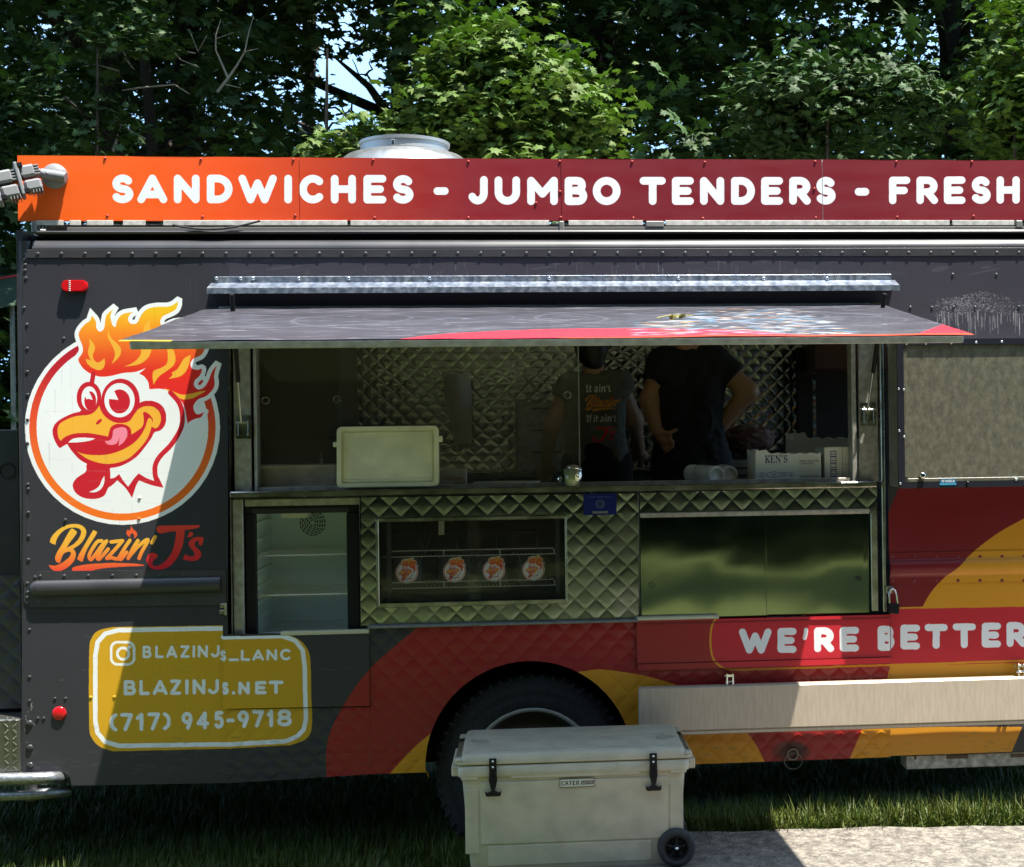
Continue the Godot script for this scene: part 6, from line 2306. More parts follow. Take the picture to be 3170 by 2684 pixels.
# ---------------------------------------------------------------- goods on the counter
func build_goods() -> void:
	var cy := counter_y
	# white tub
	var a := W(798, 1500, -0.14)
	var b := W(1050, 1500, -0.14)
	var o := thing("bus_tub", "low off-white plastic tub at the left end of the counter behind the glass", "tub", Vector3((a.x + b.x) / 2, cy, -0.30))
	var hw := (b.x - a.x) / 2
	var h := W(900, 1440, -0.2).y - cy
	var st := tool()
	var outer := round_rect(-hw, -0.16, hw, 0.16, 0.04)
	var lay := Transform3D(Basis(Vector3.RIGHT, Vector3.FORWARD, Vector3.UP), Vector3.ZERO)
	frame_prism(st, outer, round_rect(-hw + 0.008, -0.152, hw - 0.008, 0.152, 0.034), 0.0, h - 0.012, lay)
	frame_prism(st, round_rect(-hw - 0.012, -0.172, hw + 0.012, 0.172, 0.045), round_rect(-hw + 0.008, -0.152, hw - 0.008, 0.152, 0.034), h - 0.0118, h, lay)
	prism(st, round_rect(-hw + 0.009, -0.151, hw - 0.009, 0.151, 0.033), 0.001, 0.008, lay)
	part("tub", st, worn(mat("tub_plastic", Color(0.80, 0.70, 0.60), 0.5), 0.02, 0.8, 1.0), o)
	# lid leaning against the glass
	a = W(1042, 1508, -0.005)
	b = W(1358, 1309, -0.03)
	o = thing("tub_lid", "large cream plastic lid standing upright on the sill left of the tray", "lid", Vector3((a.x + b.x) / 2, W(1200, 1510, -0.005).y + 0.002, -0.008))
	hw = (b.x - a.x) / 2
	h = b.y - a.y - 0.006
	o.rotation.x = -0.10
	var lid_m := worn(mat("lid_plastic", Color(0.78, 0.77, 0.55), 0.45), 0.008, 0.86, 1.0, 1.5, 81)
	st = tool()
	prism(st, round_rect(-hw, 0, hw, h, 0.022), -0.012, 0.0)
	frame_prism(st, round_rect(-hw + 0.002, 0.002, hw - 0.002, h - 0.002, 0.021), round_rect(-hw + 0.020, 0.018, hw - 0.020, h - 0.016, 0.012), 0.0002, 0.012)
	frame_prism(st, round_rect(-hw + 0.030, 0.028, hw - 0.030, h - 0.026, 0.010), round_rect(-hw + 0.036, 0.034, hw - 0.036, h - 0.032, 0.008), 0.0002, 0.004)
	part("lid", st, lid_m, o)
	st = tool()
	box(st, Vector3(-hw - 0.016, h * 0.67, -0.008), Vector3(-hw + 0.004, h * 0.75, 0.004), 0.003)
	box(st, Vector3(hw - 0.004, h * 0.73, -0.008), Vector3(hw + 0.016, h * 0.83, 0.004), 0.003)
	part("lug", st, lid_m, o)
	# glove carton behind the lid
	a = W(1345, 1506, -0.16)
	b = W(1442, 1452, -0.16)
	o = thing("glove_carton", "small white carton with red print beside the cream lid", "carton", Vector3((a.x + b.x) / 2, cy, -0.22))
	hw = (b.x - a.x) / 2
	h = b.y - cy
	var c := Canvas.new(-hw, 0, hw, h, 2600.0, Color(0.55, 0.50, 0.42))
	print_text(c, "Poly Gloves", Vector2(-hw + 0.05, h * 0.42), 0.018, Color(0.35, 0.05, 0.03), 0.075, "Droid Sans", true)
	c.fill([PackedVector2Array([Vector2(hw - 0.05, 0.012), Vector2(hw - 0.012, 0.012), Vector2(hw - 0.012, 0.026), Vector2(hw - 0.05, 0.026)])], Color(0.35, 0.06, 0.04))
	st = tool()
	box(st, Vector3(-hw, 0, -0.06), Vector3(hw, h, 0.058), 0.001)
	part("carton", st, M.card, o)
	printed(o, "carton_print", c, Vector3(-hw, 0, 0.0605))
	# shallow round-ended tray
	a = W(1465, 1500, -0.2)
	b = W(1672, 1500, -0.2)
	o = thing("tray", "shallow white oval tray on the counter near the foil-wrapped cup", "tray", Vector3((a.x + b.x) / 2, cy, -0.24))
	hw = (b.x - a.x) / 2
	st = tool()
	var squash := Transform3D(Basis(Vector3(1, 0, 0), Vector3(0, 1, 0), Vector3(0, 0, 0.55)), Vector3.ZERO)
	lathe(st, [Vector2(0, 0.002), Vector2(hw * 0.9, 0.002), Vector2(hw, 0.026), Vector2(hw + 0.004, 0.026), Vector2(hw * 0.92, 0.0), Vector2(0, 0)], squash, 40)
	part("tray", st, M.cream_plastic, o)
	# foil-wrapped cup
	o = thing("foil_cup", "cup wrapped in crumpled foil on the sill at the edge of the glass", "cup", W(1772, 1499, 0.0))
	o.position.y = W(1772, 1504, 0.0).y
	st = tool()
	lathe(st, [Vector2(0, 0), Vector2(0.031, 0), Vector2(0.040, 0.075), Vector2(0.036, 0.074), Vector2(0.0, 0.06)], Transform3D(), 24)
	part("cup", st, mat("cup_glass", Color(0.30, 0.33, 0.20), 0.15, 0.2), o)
	var foil := mat("foil", Color(0.80, 0.80, 0.80), 0.18, 1.0)
	st = tool()
	crumple(st, Vector3(0.004, 0.074, 0), Vector3(0.046, 0.024, 0.046), 0.35, 91)
	crumple(st, Vector3(0.018, 0.045, 0.006), Vector3(0.030, 0.042, 0.036), 0.3, 92)
	crumple(st, Vector3(-0.054, 0.030, 0.0), Vector3(0.016, 0.017, 0.016), 0.5, 93, 12, 8)
	part("foil", st, foil, o)
	# sleeves of lids in clear film
	o = thing("lid_sleeves", "two clear-wrapped sleeves of plastic lids lying on the counter beside the printed carton", "lids", Vector3(W(2210, 1480, -0.2).x, cy, -0.2))
	var lids := mat("clear_lids", Color(0.66, 0.66, 0.62), 0.25)
	for s in [[Vector3(-0.085, 0.045, -0.16), Vector3(0.004, 0.042, 0.06), 0.042], [Vector3(0.045, 0.04, -0.22), Vector3(0.075, 0.042, -0.02), 0.04]]:
		var d: Vector3 = (s[1] - s[0])
		st = tool()
		var basis := Basis(Quaternion(Vector3.UP, d.normalized()))
		var prof := [Vector2(0, 0)]
		for i in 16:
			var y := d.length() * i / 15.0
			prof.append(Vector2(s[2], y))
			prof.append(Vector2(s[2] - 0.003, y + 0.004))
		prof.append(Vector2(s[2] - 0.012, d.length() + 0.004))
		prof.append(Vector2(s[2] - 0.014, d.length() - 0.004))
		prof.append(Vector2(0, d.length() - 0.004))
		lathe(st, prof, Transform3D(basis, s[0]), 24)
		part("sleeve", st, lids, o)
		st = tool()
		crumple(st, (s[0] + s[1]) / 2 + Vector3(0, 0.004, 0), Vector3(s[2] * 1.45, s[2] * 1.2, d.length() * 0.62), 0.22, 95)
		part("film", st, M.clear_film, o)
	# cartons at the right end
	a = W(2340, 1487, -0.12)
	b = W(2541, 1398, -0.12)
	o = thing("sauce_carton", "white carton with navy lettering and drawn cups, torn open along the top", "carton", Vector3((a.x + b.x) / 2, cy, -0.12))
	hw = (b.x - a.x) / 2
	h = W(2440, 1400, -0.12).y - cy
	c = Canvas.new(-hw, 0, hw, h, 3200.0, Color(0.70, 0.69, 0.63))
	var navy := Color(0.03, 0.04, 0.14)
	c.fill([PackedVector2Array([Vector2(-hw, 0.010), Vector2(hw, 0.010), Vector2(hw, 0.020), Vector2(-hw, 0.020)])], navy)
	print_text(c, "KEN'S", Vector2(-hw + 0.042, h - 0.047), 0.034, navy, 0.104, "Droid Serif", true, true)
	for k in 8:
		c.fill([PackedVector2Array([Vector2(-hw + 0.05 + k * 0.009, h - 0.0535), Vector2(-hw + 0.056 + k * 0.009, h - 0.0535), Vector2(-hw + 0.056 + k * 0.009, h - 0.0515), Vector2(-hw + 0.05 + k * 0.009, h - 0.0515)])], Color(0.25, 0.25, 0.32))
	for k in [[-hw + 0.028, 0.040, 0.024], [-hw + 0.128, 0.041, 0.024], [-hw + 0.160, 0.041, 0.02], [-hw + 0.082, 0.041, 0.032]]:
		c.fill([PackedVector2Array([Vector2(k[0] - k[2], k[1]), Vector2(k[0] - k[2] * 0.62, k[1] - k[2] * 0.85), Vector2(k[0] + k[2] * 0.62, k[1] - k[2] * 0.85), Vector2(k[0] + k[2], k[1])])], Color(0.66, 0.66, 0.63))
		c.fill([ellipse(k[0], k[1], k[2], k[2] * 0.42)], navy)
		c.fill([ellipse(k[0], k[1], k[2] * 0.93, k[2] * 0.35)], Color(0.70, 0.69, 0.66))
		for j in 3:
			c.fill([ellipse(k[0], k[1] + 0.003 - j * 0.004, k[2] * (0.55 - j * 0.1), 0.0012)], Color(0.2, 0.22, 0.3))
	c.fill([PackedVector2Array([Vector2(hw - 0.105, 0.021), Vector2(hw - 0.006, 0.021), Vector2(hw - 0.006, h - 0.02), Vector2(hw - 0.105, h - 0.02)])], Color(0.66, 0.64, 0.54))
	print_text(c, "HONEY MUSTARD", Vector2(hw - 0.098, h - 0.045), 0.0085, Color(0.12, 0.12, 0.12), 0.088, "Droid Sans", true)
	print_text(c, "DRESSING", Vector2(hw - 0.092, h - 0.056), 0.0080, Color(0.12, 0.12, 0.12), 0.056, "Droid Sans", true)
	for k in 26:
		c.fill([PackedVector2Array([Vector2(hw - 0.098 + k * 0.0034, 0.024), Vector2(hw - 0.0965 + k * 0.0034, 0.024), Vector2(hw - 0.0965 + k * 0.0034, 0.036), Vector2(hw - 0.098 + k * 0.0034, 0.036)])], Color(0.15, 0.15, 0.15))
	carton(o, hw, h, 0.24, c, 0.5)
	a = W(2541, 1487, -0.11)
	b = W(2640, 1382, -0.11)
	o = thing("end_carton", "cream carton end with a ladder-shaped bar code beside the right jamb", "carton", Vector3((a.x + b.x) / 2 + 0.02, cy, -0.115))
	hw = (b.x - a.x) / 2
	h = W(2590, 1382, -0.11).y - cy
	c = Canvas.new(-hw, 0, hw, h, 3000.0, Color(0.68, 0.66, 0.58))
	c.fill([PackedVector2Array([Vector2(-hw + 0.026, 0.018), Vector2(-hw + 0.054, 0.018), Vector2(-hw + 0.054, h - 0.02), Vector2(-hw + 0.026, h - 0.02)])], navy)
	for k in 12:
		var y := 0.022 + k * (h - 0.045) / 12.0
		c.fill([PackedVector2Array([Vector2(-hw + 0.029, y), Vector2(-hw + 0.051, y), Vector2(-hw + 0.051, y + 0.0045 + 0.002 * (k % 3)), Vector2(-hw + 0.029, y + 0.0045 + 0.002 * (k % 3))])], Color(0.66, 0.64, 0.57))
	c.fill([PackedVector2Array([Vector2(-hw + 0.081, 0), Vector2(-hw + 0.083, 0), Vector2(-hw + 0.083, h), Vector2(-hw + 0.081, h)])], Color(0.2, 0.16, 0.10))
	c.fill([PackedVector2Array([Vector2(-hw + 0.083, h * 0.5), Vector2(hw, h * 0.5), Vector2(hw, h * 0.5 + 0.002), Vector2(-hw + 0.083, h * 0.5 + 0.002)])], Color(0.2, 0.16, 0.10))
	carton(o, hw, h, 0.22, c, 0.1)
	a = W(2456, 1487, -0.42)
	b = W(2660, 1342, -0.42)
	o = thing("back_carton", "tall torn carton standing behind the printed cartons", "carton", Vector3((a.x + b.x) / 2, cy, -0.40))
	hw = (b.x - a.x) / 2
	h = W(2540, 1352, -0.40).y - cy
	c = Canvas.new(-hw, 0, hw, h, 1500.0, Color(0.52, 0.50, 0.42))
	carton(o, hw, h, 0.2, c, 0.8)
	# fallen leaves on the awning
	var lp := awp(2105, 990)
	var u := aw_t.normalized()
	o = thing("fallen_leaves", "yellow-green fallen leaf cluster lying on the awning", "leaf", aw_o + u * lp.y + Vector3(lp.x, 0.006, 0))
	var lm := mat("yellow_leaf", Color(0.34, 0.31, 0.08), 0.6)
	for k in 5:
		st = tool()
		maple_leaf(st, Transform3D(Basis(Vector3(rng.randf_range(-1, 1), 1, rng.randf_range(-1, 1)).normalized(), rng.randf() * TAU) * Basis(Vector3.RIGHT, -PI / 2 + rng.randf_range(-0.6, 0.6)), Vector3((k - 3) * 0.013, 0.005 + rng.randf() * 0.016, rng.randf_range(-0.01, 0.01))), 0.03)
		part("leaf", st, lm, o)
	st = tool()
	tube(st, [Vector3(-0.09, 0.002, 0.0), Vector3(-0.04, 0.012, 0.004), Vector3(0.05, 0.01, 0)], 0.0022, 5)
	part("twig", st, lm, o)


func printed(parent: Node3D, called: String, c: Canvas, at: Vector3) -> void:   # a printed front laid on a face
	var st := tool()
	st.set_smooth_group(-1)
	var w := c.w / c.s
	var h := c.h / c.s
	for v in [[0, 0], [1, 1], [1, 0], [0, 0], [0, 1], [1, 1]]:
		st.set_uv(Vector2(v[0], 1 - v[1]))
		st.add_vertex(at + Vector3(v[0] * w, v[1] * h, 0))
	part("print", st, print_material(called, c, 0.6), parent)


func carton(o: Node3D, hw: float, h: float, depth: float, c: Canvas, torn: float) -> void:   # open box: four walls with a ragged upper edge, printed in front
	var st := tool()
	st.set_smooth_group(-1)
	var rag := PackedFloat32Array()
	var n := 18
	for i in n + 1:
		rag.append(h - 0.002 - torn * 0.016 * absf(sin(i * 2.1) * cos(i * 0.9)) + (torn * 0.03 if i < 4 and torn > 0.3 else 0.0))
	for face in 2:
		var z: float = 0.0 if face == 0 else -depth
		for i in n:
			var x0 := lerpf(-hw, hw, i / float(n))
			var x1 := lerpf(-hw, hw, (i + 1) / float(n))
			for s in [0.0, -0.004]:
				quad(st, Vector3(x0, 0, z + s), Vector3(x1, 0, z + s), Vector3(x1, rag[i + 1], z + s), Vector3(x0, rag[i], z + s))
			quad(st, Vector3(x0, rag[i], z), Vector3(x1, rag[i + 1], z), Vector3(x1, rag[i + 1], z - 0.004), Vector3(x0, rag[i], z - 0.004))
	box(st, Vector3(-hw, 0, -depth), Vector3(-hw + 0.004, h - 0.012, -0.004), 0.0)
	box(st, Vector3(hw - 0.004, 0, -depth), Vector3(hw, h - 0.012, -0.004), 0.0)
	part("carton", st, M.card, o)
	st = tool()
	box(st, Vector3(-hw + 0.006, 0.002, -depth + 0.006), Vector3(hw - 0.006, h * 0.72, -0.008), 0.002)
	part("contents", st, M.brown_card, o)
	st = tool()
	st.set_smooth_group(-1)
	for i in n:
		var x0 := lerpf(-hw, hw, i / float(n))
		var x1 := lerpf(-hw, hw, (i + 1) / float(n))
		var q := [Vector2(x0, 0.001), Vector2(x1, 0.001), Vector2(x1, rag[i + 1] - 0.001), Vector2(x0, rag[i] - 0.001)]
		for j in [0, 2, 1, 0, 3, 2]:
			st.set_uv(c.uv(q[j]))
			st.add_vertex(Vector3(q[j].x, q[j].y, 0.0012))
	part("print", st, print_material(o.name + "_print", c, 0.6), o)


# ---------------------------------------------------------------- the cooler
func build_cooler() -> void:
	var z := 0.70
	var a := W(1410, 2345, z)
	var b := W(2140, 2320, z)
	var xm := (a.x + b.x) / 2
	var hw := (b.x - a.x) / 2
	var y_top := W(1780, 2326, z).y
	var o := thing("cooler", "large beige wheeled ice chest with two black T-handle latches by the rear wheel", "cooler", Vector3(xm, PATH, 0.47))
	var tan_m := worn(mat("cooler_plastic", Color(0.475, 0.435, 0.325), 0.5), 0.012, 0.88, 1.03, 1.2, 101, 0.4, 0.62)
	var d := z - 0.47
	var seam := W(1780, 2361, z).y - PATH
	var rim := W(1780, 2397, z).y - PATH
	# tapered body
	var st := tool()
	var loft := func(st_: SurfaceTool, rings: Array) -> void:   # rings: [half width, half depth, y, corner radius]
		var prev: Array = []
		for r in rings:
			var poly := round_rect(-r[0], -r[1], r[0], r[1], r[3], 5)
			var pts := []
			for p in poly:
				pts.append(Vector3(p.x, r[2], -p.y))
			if prev:
				for i in pts.size():
					var j := (i + 1) % pts.size()
					quad(st_, prev[i], prev[j], pts[j], pts[i])
			prev = pts
	st.set_smooth_group(0)
	loft.call(st, [[hw - 0.058, d - 0.036, 0.0, 0.03], [hw - 0.05, d - 0.03, 0.012, 0.035], [hw - 0.022, d - 0.012, rim - 0.004, 0.03]])
	st.set_smooth_group(1)
	loft.call(st, [[hw - 0.022, d - 0.012, rim - 0.004, 0.03], [hw - 0.008, d - 0.002, rim, 0.028], [hw - 0.007, d, rim + 0.006, 0.028], [hw - 0.006, d, seam - 0.004, 0.028], [hw - 0.012, d - 0.006, seam - 0.001, 0.026], [hw - 0.06, d - 0.05, seam - 0.001, 0.02]])
	var body := part("body", st, tan_m, o)
	st = tool()
	box(st, Vector3(-hw + 0.07, seam - 0.003, -d + 0.06), Vector3(hw - 0.07, seam + 0.004, d - 0.010), 0.0)
	part("seal", st, M.rubber, body)
	st = tool()   # raised panels and ribs of the moulded front
	var front := func(yy: float) -> float: return d - 0.012 - (rim - yy) / (rim - 0.035) * 0.018
	var slab := func(x0: float, y0: float, x1: float, y1: float, up: float, bev: float) -> void:
		var lean := atan2(0.018, rim - 0.035)
		var t := Transform3D(Basis(Vector3.RIGHT, lean), Vector3((x0 + x1) / 2, (y0 + y1) / 2, front.call((y0 + y1) / 2) + up / 2 - 0.002))
		box_t(st, t, Vector3(x1 - x0, y1 - y0, up + 0.004), bev)
	slab.call(-hw + 0.092, 0.11, hw - 0.092, rim - 0.022, 0.006, 0.006)
	slab.call(-hw + 0.033, 0.075, -hw + 0.086, rim - 0.05, 0.003, 0.005)
	slab.call(hw - 0.086, 0.12, hw - 0.033, rim - 0.05, 0.003, 0.005)
	slab.call(-hw + 0.12, 0.024, hw - 0.16, 0.104, 0.004, 0.006)
	part("moulded_panels", st, tan_m, body)
	st = tool()   # steps under the rim, beside the latches
	for s in [[-hw + 0.02, -hw + 0.085], [-hw + 0.21, hw - 0.20], [hw - 0.085, hw - 0.02]]:
		box(st, Vector3(s[0], rim - 0.010, d - 0.02), Vector3(s[1], rim + 0.004, d - 0.0015), 0.003)
	box(st, Vector3(-0.17, seam - 0.030, d - 0.01), Vector3(-0.165, seam - 0.005, d + 0.003), 0.001)
	box(st, Vector3(0.165, seam - 0.030, d - 0.01), Vector3(0.17, seam - 0.005, d + 0.003), 0.001)
	box(st, Vector3(-0.17, seam - 0.033, d - 0.01), Vector3(0.17, seam - 0.029, d + 0.003), 0.001)
	for s in [-1, 1]:
		box(st, Vector3(s * (hw - 0.015), seam - 0.045, -0.12), Vector3(s * (hw + 0.018), seam - 0.006, d - 0.03), 0.004)
	part("rim_steps", st, tan_m, body)
	# lid
	st = tool()
	var lt := y_top - PATH
	st.set_smooth_group(2)
	loft.call(st, [[hw - 0.06, d - 0.06, seam + 0.004, 0.02], [hw + 0.004, d + 0.002, seam + 0.004, 0.028], [hw + 0.005, d + 0.003, seam + 0.010, 0.028], [hw + 0.003, d + 0.002, seam + 0.016, 0.028]])
	st.set_smooth_group(3)
	loft.call(st, [[hw - 0.018, d + 0.001, seam + 0.016, 0.02], [hw - 0.024, d - 0.001, lt - 0.008, 0.024], [hw - 0.030, d - 0.008, lt, 0.026], [hw - 0.036, d - 0.014, lt + 0.001, 0.026]])
	st.set_smooth_group(4)
	loft.call(st, [[hw - 0.036, d - 0.014, lt + 0.001, 0.026], [hw - 0.05, d - 0.03, lt + 0.004, 0.03], [0.001, 0.001, lt + 0.006, 0.0005]])
	var lid := part("lid", st, tan_m, o)
	st = tool()
	for s in [-1, 1]:
		for e in [[d - 0.045, d - 0.002], [-d + 0.002, -d + 0.045]]:
			box(st, Vector3(s * (hw - 0.03), seam + 0.014, e[0]), Vector3(s * (hw + 0.004), seam + 0.028, e[1]), 0.004)
	frame_prism(st, round_rect(-hw + 0.075, -0.02, hw - 0.075, d - 0.035, 0.01), round_rect(-hw + 0.081, -0.014, hw - 0.081, d - 0.041, 0.008), 0.0, 0.003, Transform3D(Basis(Vector3.RIGHT, Vector3.FORWARD, Vector3.UP), Vector3(0, lt + 0.003, 0.0)) * Transform3D(Basis(Vector3.RIGHT, PI), Vector3(0, 0, 0.003)))
	part("lid_corners", st, tan_m, lid)
	var dark_tan := mat("cup_recess", Color(0.30, 0.28, 0.20), 0.6)
	for s in [[-hw + 0.085, 0.03], [hw - 0.085, 0.06]]:
		st = tool()
		lathe(st, [Vector2(0, 0.0075), Vector2(0.030, 0.0075), Vector2(0.033, 0.0105), Vector2(0.038, 0.009), Vector2(0.040, 0.002)], Transform3D(Basis(), Vector3(s[0], lt, s[1])), 28)
		part("cup_holder", st, dark_tan, lid)
	# latches
	for xx in [W(1526, 2380, z).x - xm, W(2022, 2360, z).x - xm]:
		st = tool()
		var yt := lt - 0.016
		var strap := PackedVector2Array([Vector2(-0.014, yt), Vector2(0.014, yt), Vector2(0.0145, yt - 0.06), Vector2(0.016, yt - 0.085), Vector2(0.010, yt - 0.112), Vector2(0.006, yt - 0.124), Vector2(0.022, yt - 0.132), Vector2(0.031, yt - 0.126), Vector2(0.030, yt - 0.140), Vector2(0.024, yt - 0.145), Vector2(-0.024, yt - 0.145), Vector2(-0.030, yt - 0.140), Vector2(-0.031, yt - 0.126), Vector2(-0.022, yt - 0.132), Vector2(-0.006, yt - 0.124), Vector2(-0.010, yt - 0.112), Vector2(-0.016, yt - 0.085), Vector2(-0.0145, yt - 0.06)])
		var on := PackedVector2Array()
		for p in strap:
			on.append(p + Vector2(xx, 0))
		prism(st, on, d + 0.0035, d + 0.013)
		box(st, Vector3(xx - 0.010, yt - 0.10, d + 0.013), Vector3(xx - 0.005, yt - 0.05, d + 0.019), 0.002)
		box(st, Vector3(xx + 0.005, yt - 0.10, d + 0.013), Vector3(xx + 0.010, yt - 0.05, d + 0.019), 0.002)
		var latch := part("latch", st, M.black_plastic, o)
		st = tool()
		for k in 2:
			dome(st, Vector3(xx, yt - 0.010 - k * 0.022, d + 0.013), 0.0048, 0.003)
		part("bolt", st, M.chrome, latch)
	# name plate
	var w := W(1842, 2420, z).x - W(1733, 2420, z).x
	var hp := 0.033
	var c := Canvas.new(0, 0, w, hp, 4000.0, Color(0.03, 0.03, 0.03))
	c.fill([round_rect(0.002, 0.002, w - 0.002, hp - 0.002, 0.003)], Color(0.52, 0.50, 0.40))
	print_text(c, "CATER", Vector2(0.006, 0.008), 0.017, Color(0.03, 0.03, 0.03), w * 0.52, "Droid Sans", true)
	c.fill([PackedVector2Array([Vector2(w * 0.60, 0.009), Vector2(w - 0.006, 0.009), Vector2(w - 0.003, 0.024), Vector2(w * 0.60 + 0.002, 0.024)])], Color(0.03, 0.03, 0.03))
	print_text(c, "GATOR", Vector2(w * 0.63, 0.0115), 0.0095, Color(0.52, 0.50, 0.40), w * 0.31, "Droid Sans", true, true)
	var pl := W(1733, 2437, z)
	st = tool()
	var y0 := W(1788, 2437, z).y - PATH
	for v in [[0, 0], [1, 1], [1, 0], [0, 0], [0, 1], [1, 1]]:
		st.set_uv(Vector2(v[0], 1 - v[1]))
		st.add_vertex(Vector3(pl.x - xm + v[0] * w, y0 + v[1] * hp, front.call(y0) + 0.0115))
	part("name_plate", st, print_material("cooler_label", c, 0.4), o)
	# wheels
	var wc := W(2095, 2640, z) - o.position
	for zz in [d + 0.005, -d + 0.02]:
		st = tool()
		var t := Transform3D(Basis(Vector3.RIGHT, Vector3.BACK, Vector3.DOWN), Vector3(wc.x, 0.0755, zz))
		lathe(st, [Vector2(0.04, -0.045), Vector2(0.066, -0.045), Vector2(0.0735, -0.036), Vector2(0.0745, -0.02), Vector2(0.0735, -0.005), Vector2(0.067, 0.003), Vector2(0.056, 0.004), Vector2(0.047, -0.002)], t, 40)
		var wh := part("wheel", st, M.tyre_rubber, o)
		st = tool()
		lathe(st, [Vector2(0.048, -0.003), Vector2(0.044, 0.001), Vector2(0.040, -0.004), Vector2(0.038, -0.018), Vector2(0.016, -0.018), Vector2(0.014, 0.003), Vector2(0, 0.003)], t, 32)
		for k in 5:
			var an := TAU * k / 5 + 0.3
			box_t(st, t * Transform3D(Basis(Vector3.UP, an), Vector3(cos(an) * 0.026, -0.008, -sin(an) * 0.026)), Vector3(0.026, 0.012, 0.010), 0.002)
		part("hub", st, M.black_plastic, wh)
		st = tool()
		lathe(st, [Vector2(0.0075, 0.003), Vector2(0.007, 0.008), Vector2(0, 0.010)], t, 12)
		part("axle_bolt", st, M.chrome, wh)
	st = tool()
	box(st, Vector3(wc.x - 0.06, 0.02, -d + 0.07), Vector3(wc.x + 0.045, 0.16, d - 0.045), 0.01)
	part("axle_housing", st, M.black_plastic, o)
	st = tool()
	box(st, Vector3(-hw + 0.07, 0.0, -d + 0.05), Vector3(-hw + 0.17, 0.022, d - 0.05), 0.004)
	part("foot", st, M.rubber, o)


# ---------------------------------------------------------------- trees
const LEAF := [[0.05, 0.0], [0.36, -0.13], [0.30, 0.12], [0.66, 0.26], [0.36, 0.40], [0.42, 0.64], [0.17, 0.58], [0.0, 1.0]]


func maple_leaf(st: SurfaceTool, t: Transform3D, size: float, tone := Color(0, 0, 0, 0)) -> void:   # five-lobed leaf, stalk at the origin, tip along y
	var v := []
	for p in LEAF:
		v.append(Vector2(p[0], p[1]))
	for i in range(LEAF.size() - 2, -1, -1):
		v.append(Vector2(-LEAF[i][0], LEAF[i][1]))
	var pts := []
	for p in v:
		pts.append(t * (Vector3(p.x, p.y, -0.28 * p.x * p.x - 0.18 * (p.y - 0.3) * (p.y - 0.3)) * size))
	var mid := t * (Vector3(0, 0.3, 0.03) * size)
	for i in pts.size():
		if tone.a > 0.0:
			st.set_color(tone)
		st.add_vertex(mid)
		st.add_vertex(pts[(i + 1) % pts.size()])
		st.add_vertex(pts[i])


func leaf_spray(seed_: int, count: int, reach: float, size: float) -> ArrayMesh:   # leaves on a twig, roughly in drooping layers
	var r := RandomNumberGenerator.new()
	r.seed = seed_
	var st := tool()
	st.set_smooth_group(-1)
	for i in count:
		var a := r.randf() * TAU
		var d := reach * sqrt(r.randf())
		var at := Vector3(cos(a) * d, r.randfn(0, 0.07) * reach * 2.2 - d * 0.22, sin(a) * d)
		var lean := Basis(Vector3(r.randf_range(-1, 1), 0, r.randf_range(-1, 1)).normalized(), r.randf_range(0.0, 0.75))
		var b := lean * Basis(Vector3.UP, PI / 2 - a + r.randf_range(-0.9, 0.9)) * Basis(Vector3.RIGHT, -PI / 2 + r.randf_range(-0.1, -0.55) * -1.0)
		var v := r.randf_range(0.75, 1.25)
		maple_leaf(st, Transform3D(b, at), size * r.randf_range(0.5, 1.2), Color(v * r.randf_range(0.9, 1.15), v, v * r.randf_range(0.8, 1.1), 1))
	return finish(st)


var thin := [[370, 290, 75, 180, -6.6, 0.8], [460, 330, 36, 150, -5.6, 0.7], [565, 280, 70, 210, -7.4, 0.8], [1262, 300, 60, 80, -9.2, 0.95], [1900, 150, 60, 110, -7.0, 0.8], [2960, 120, 60, 150, -6.4, 0.8], [715, 180, 90, 110, -4.7, 0.7]]
var sprays := []
var leaf_mats := []


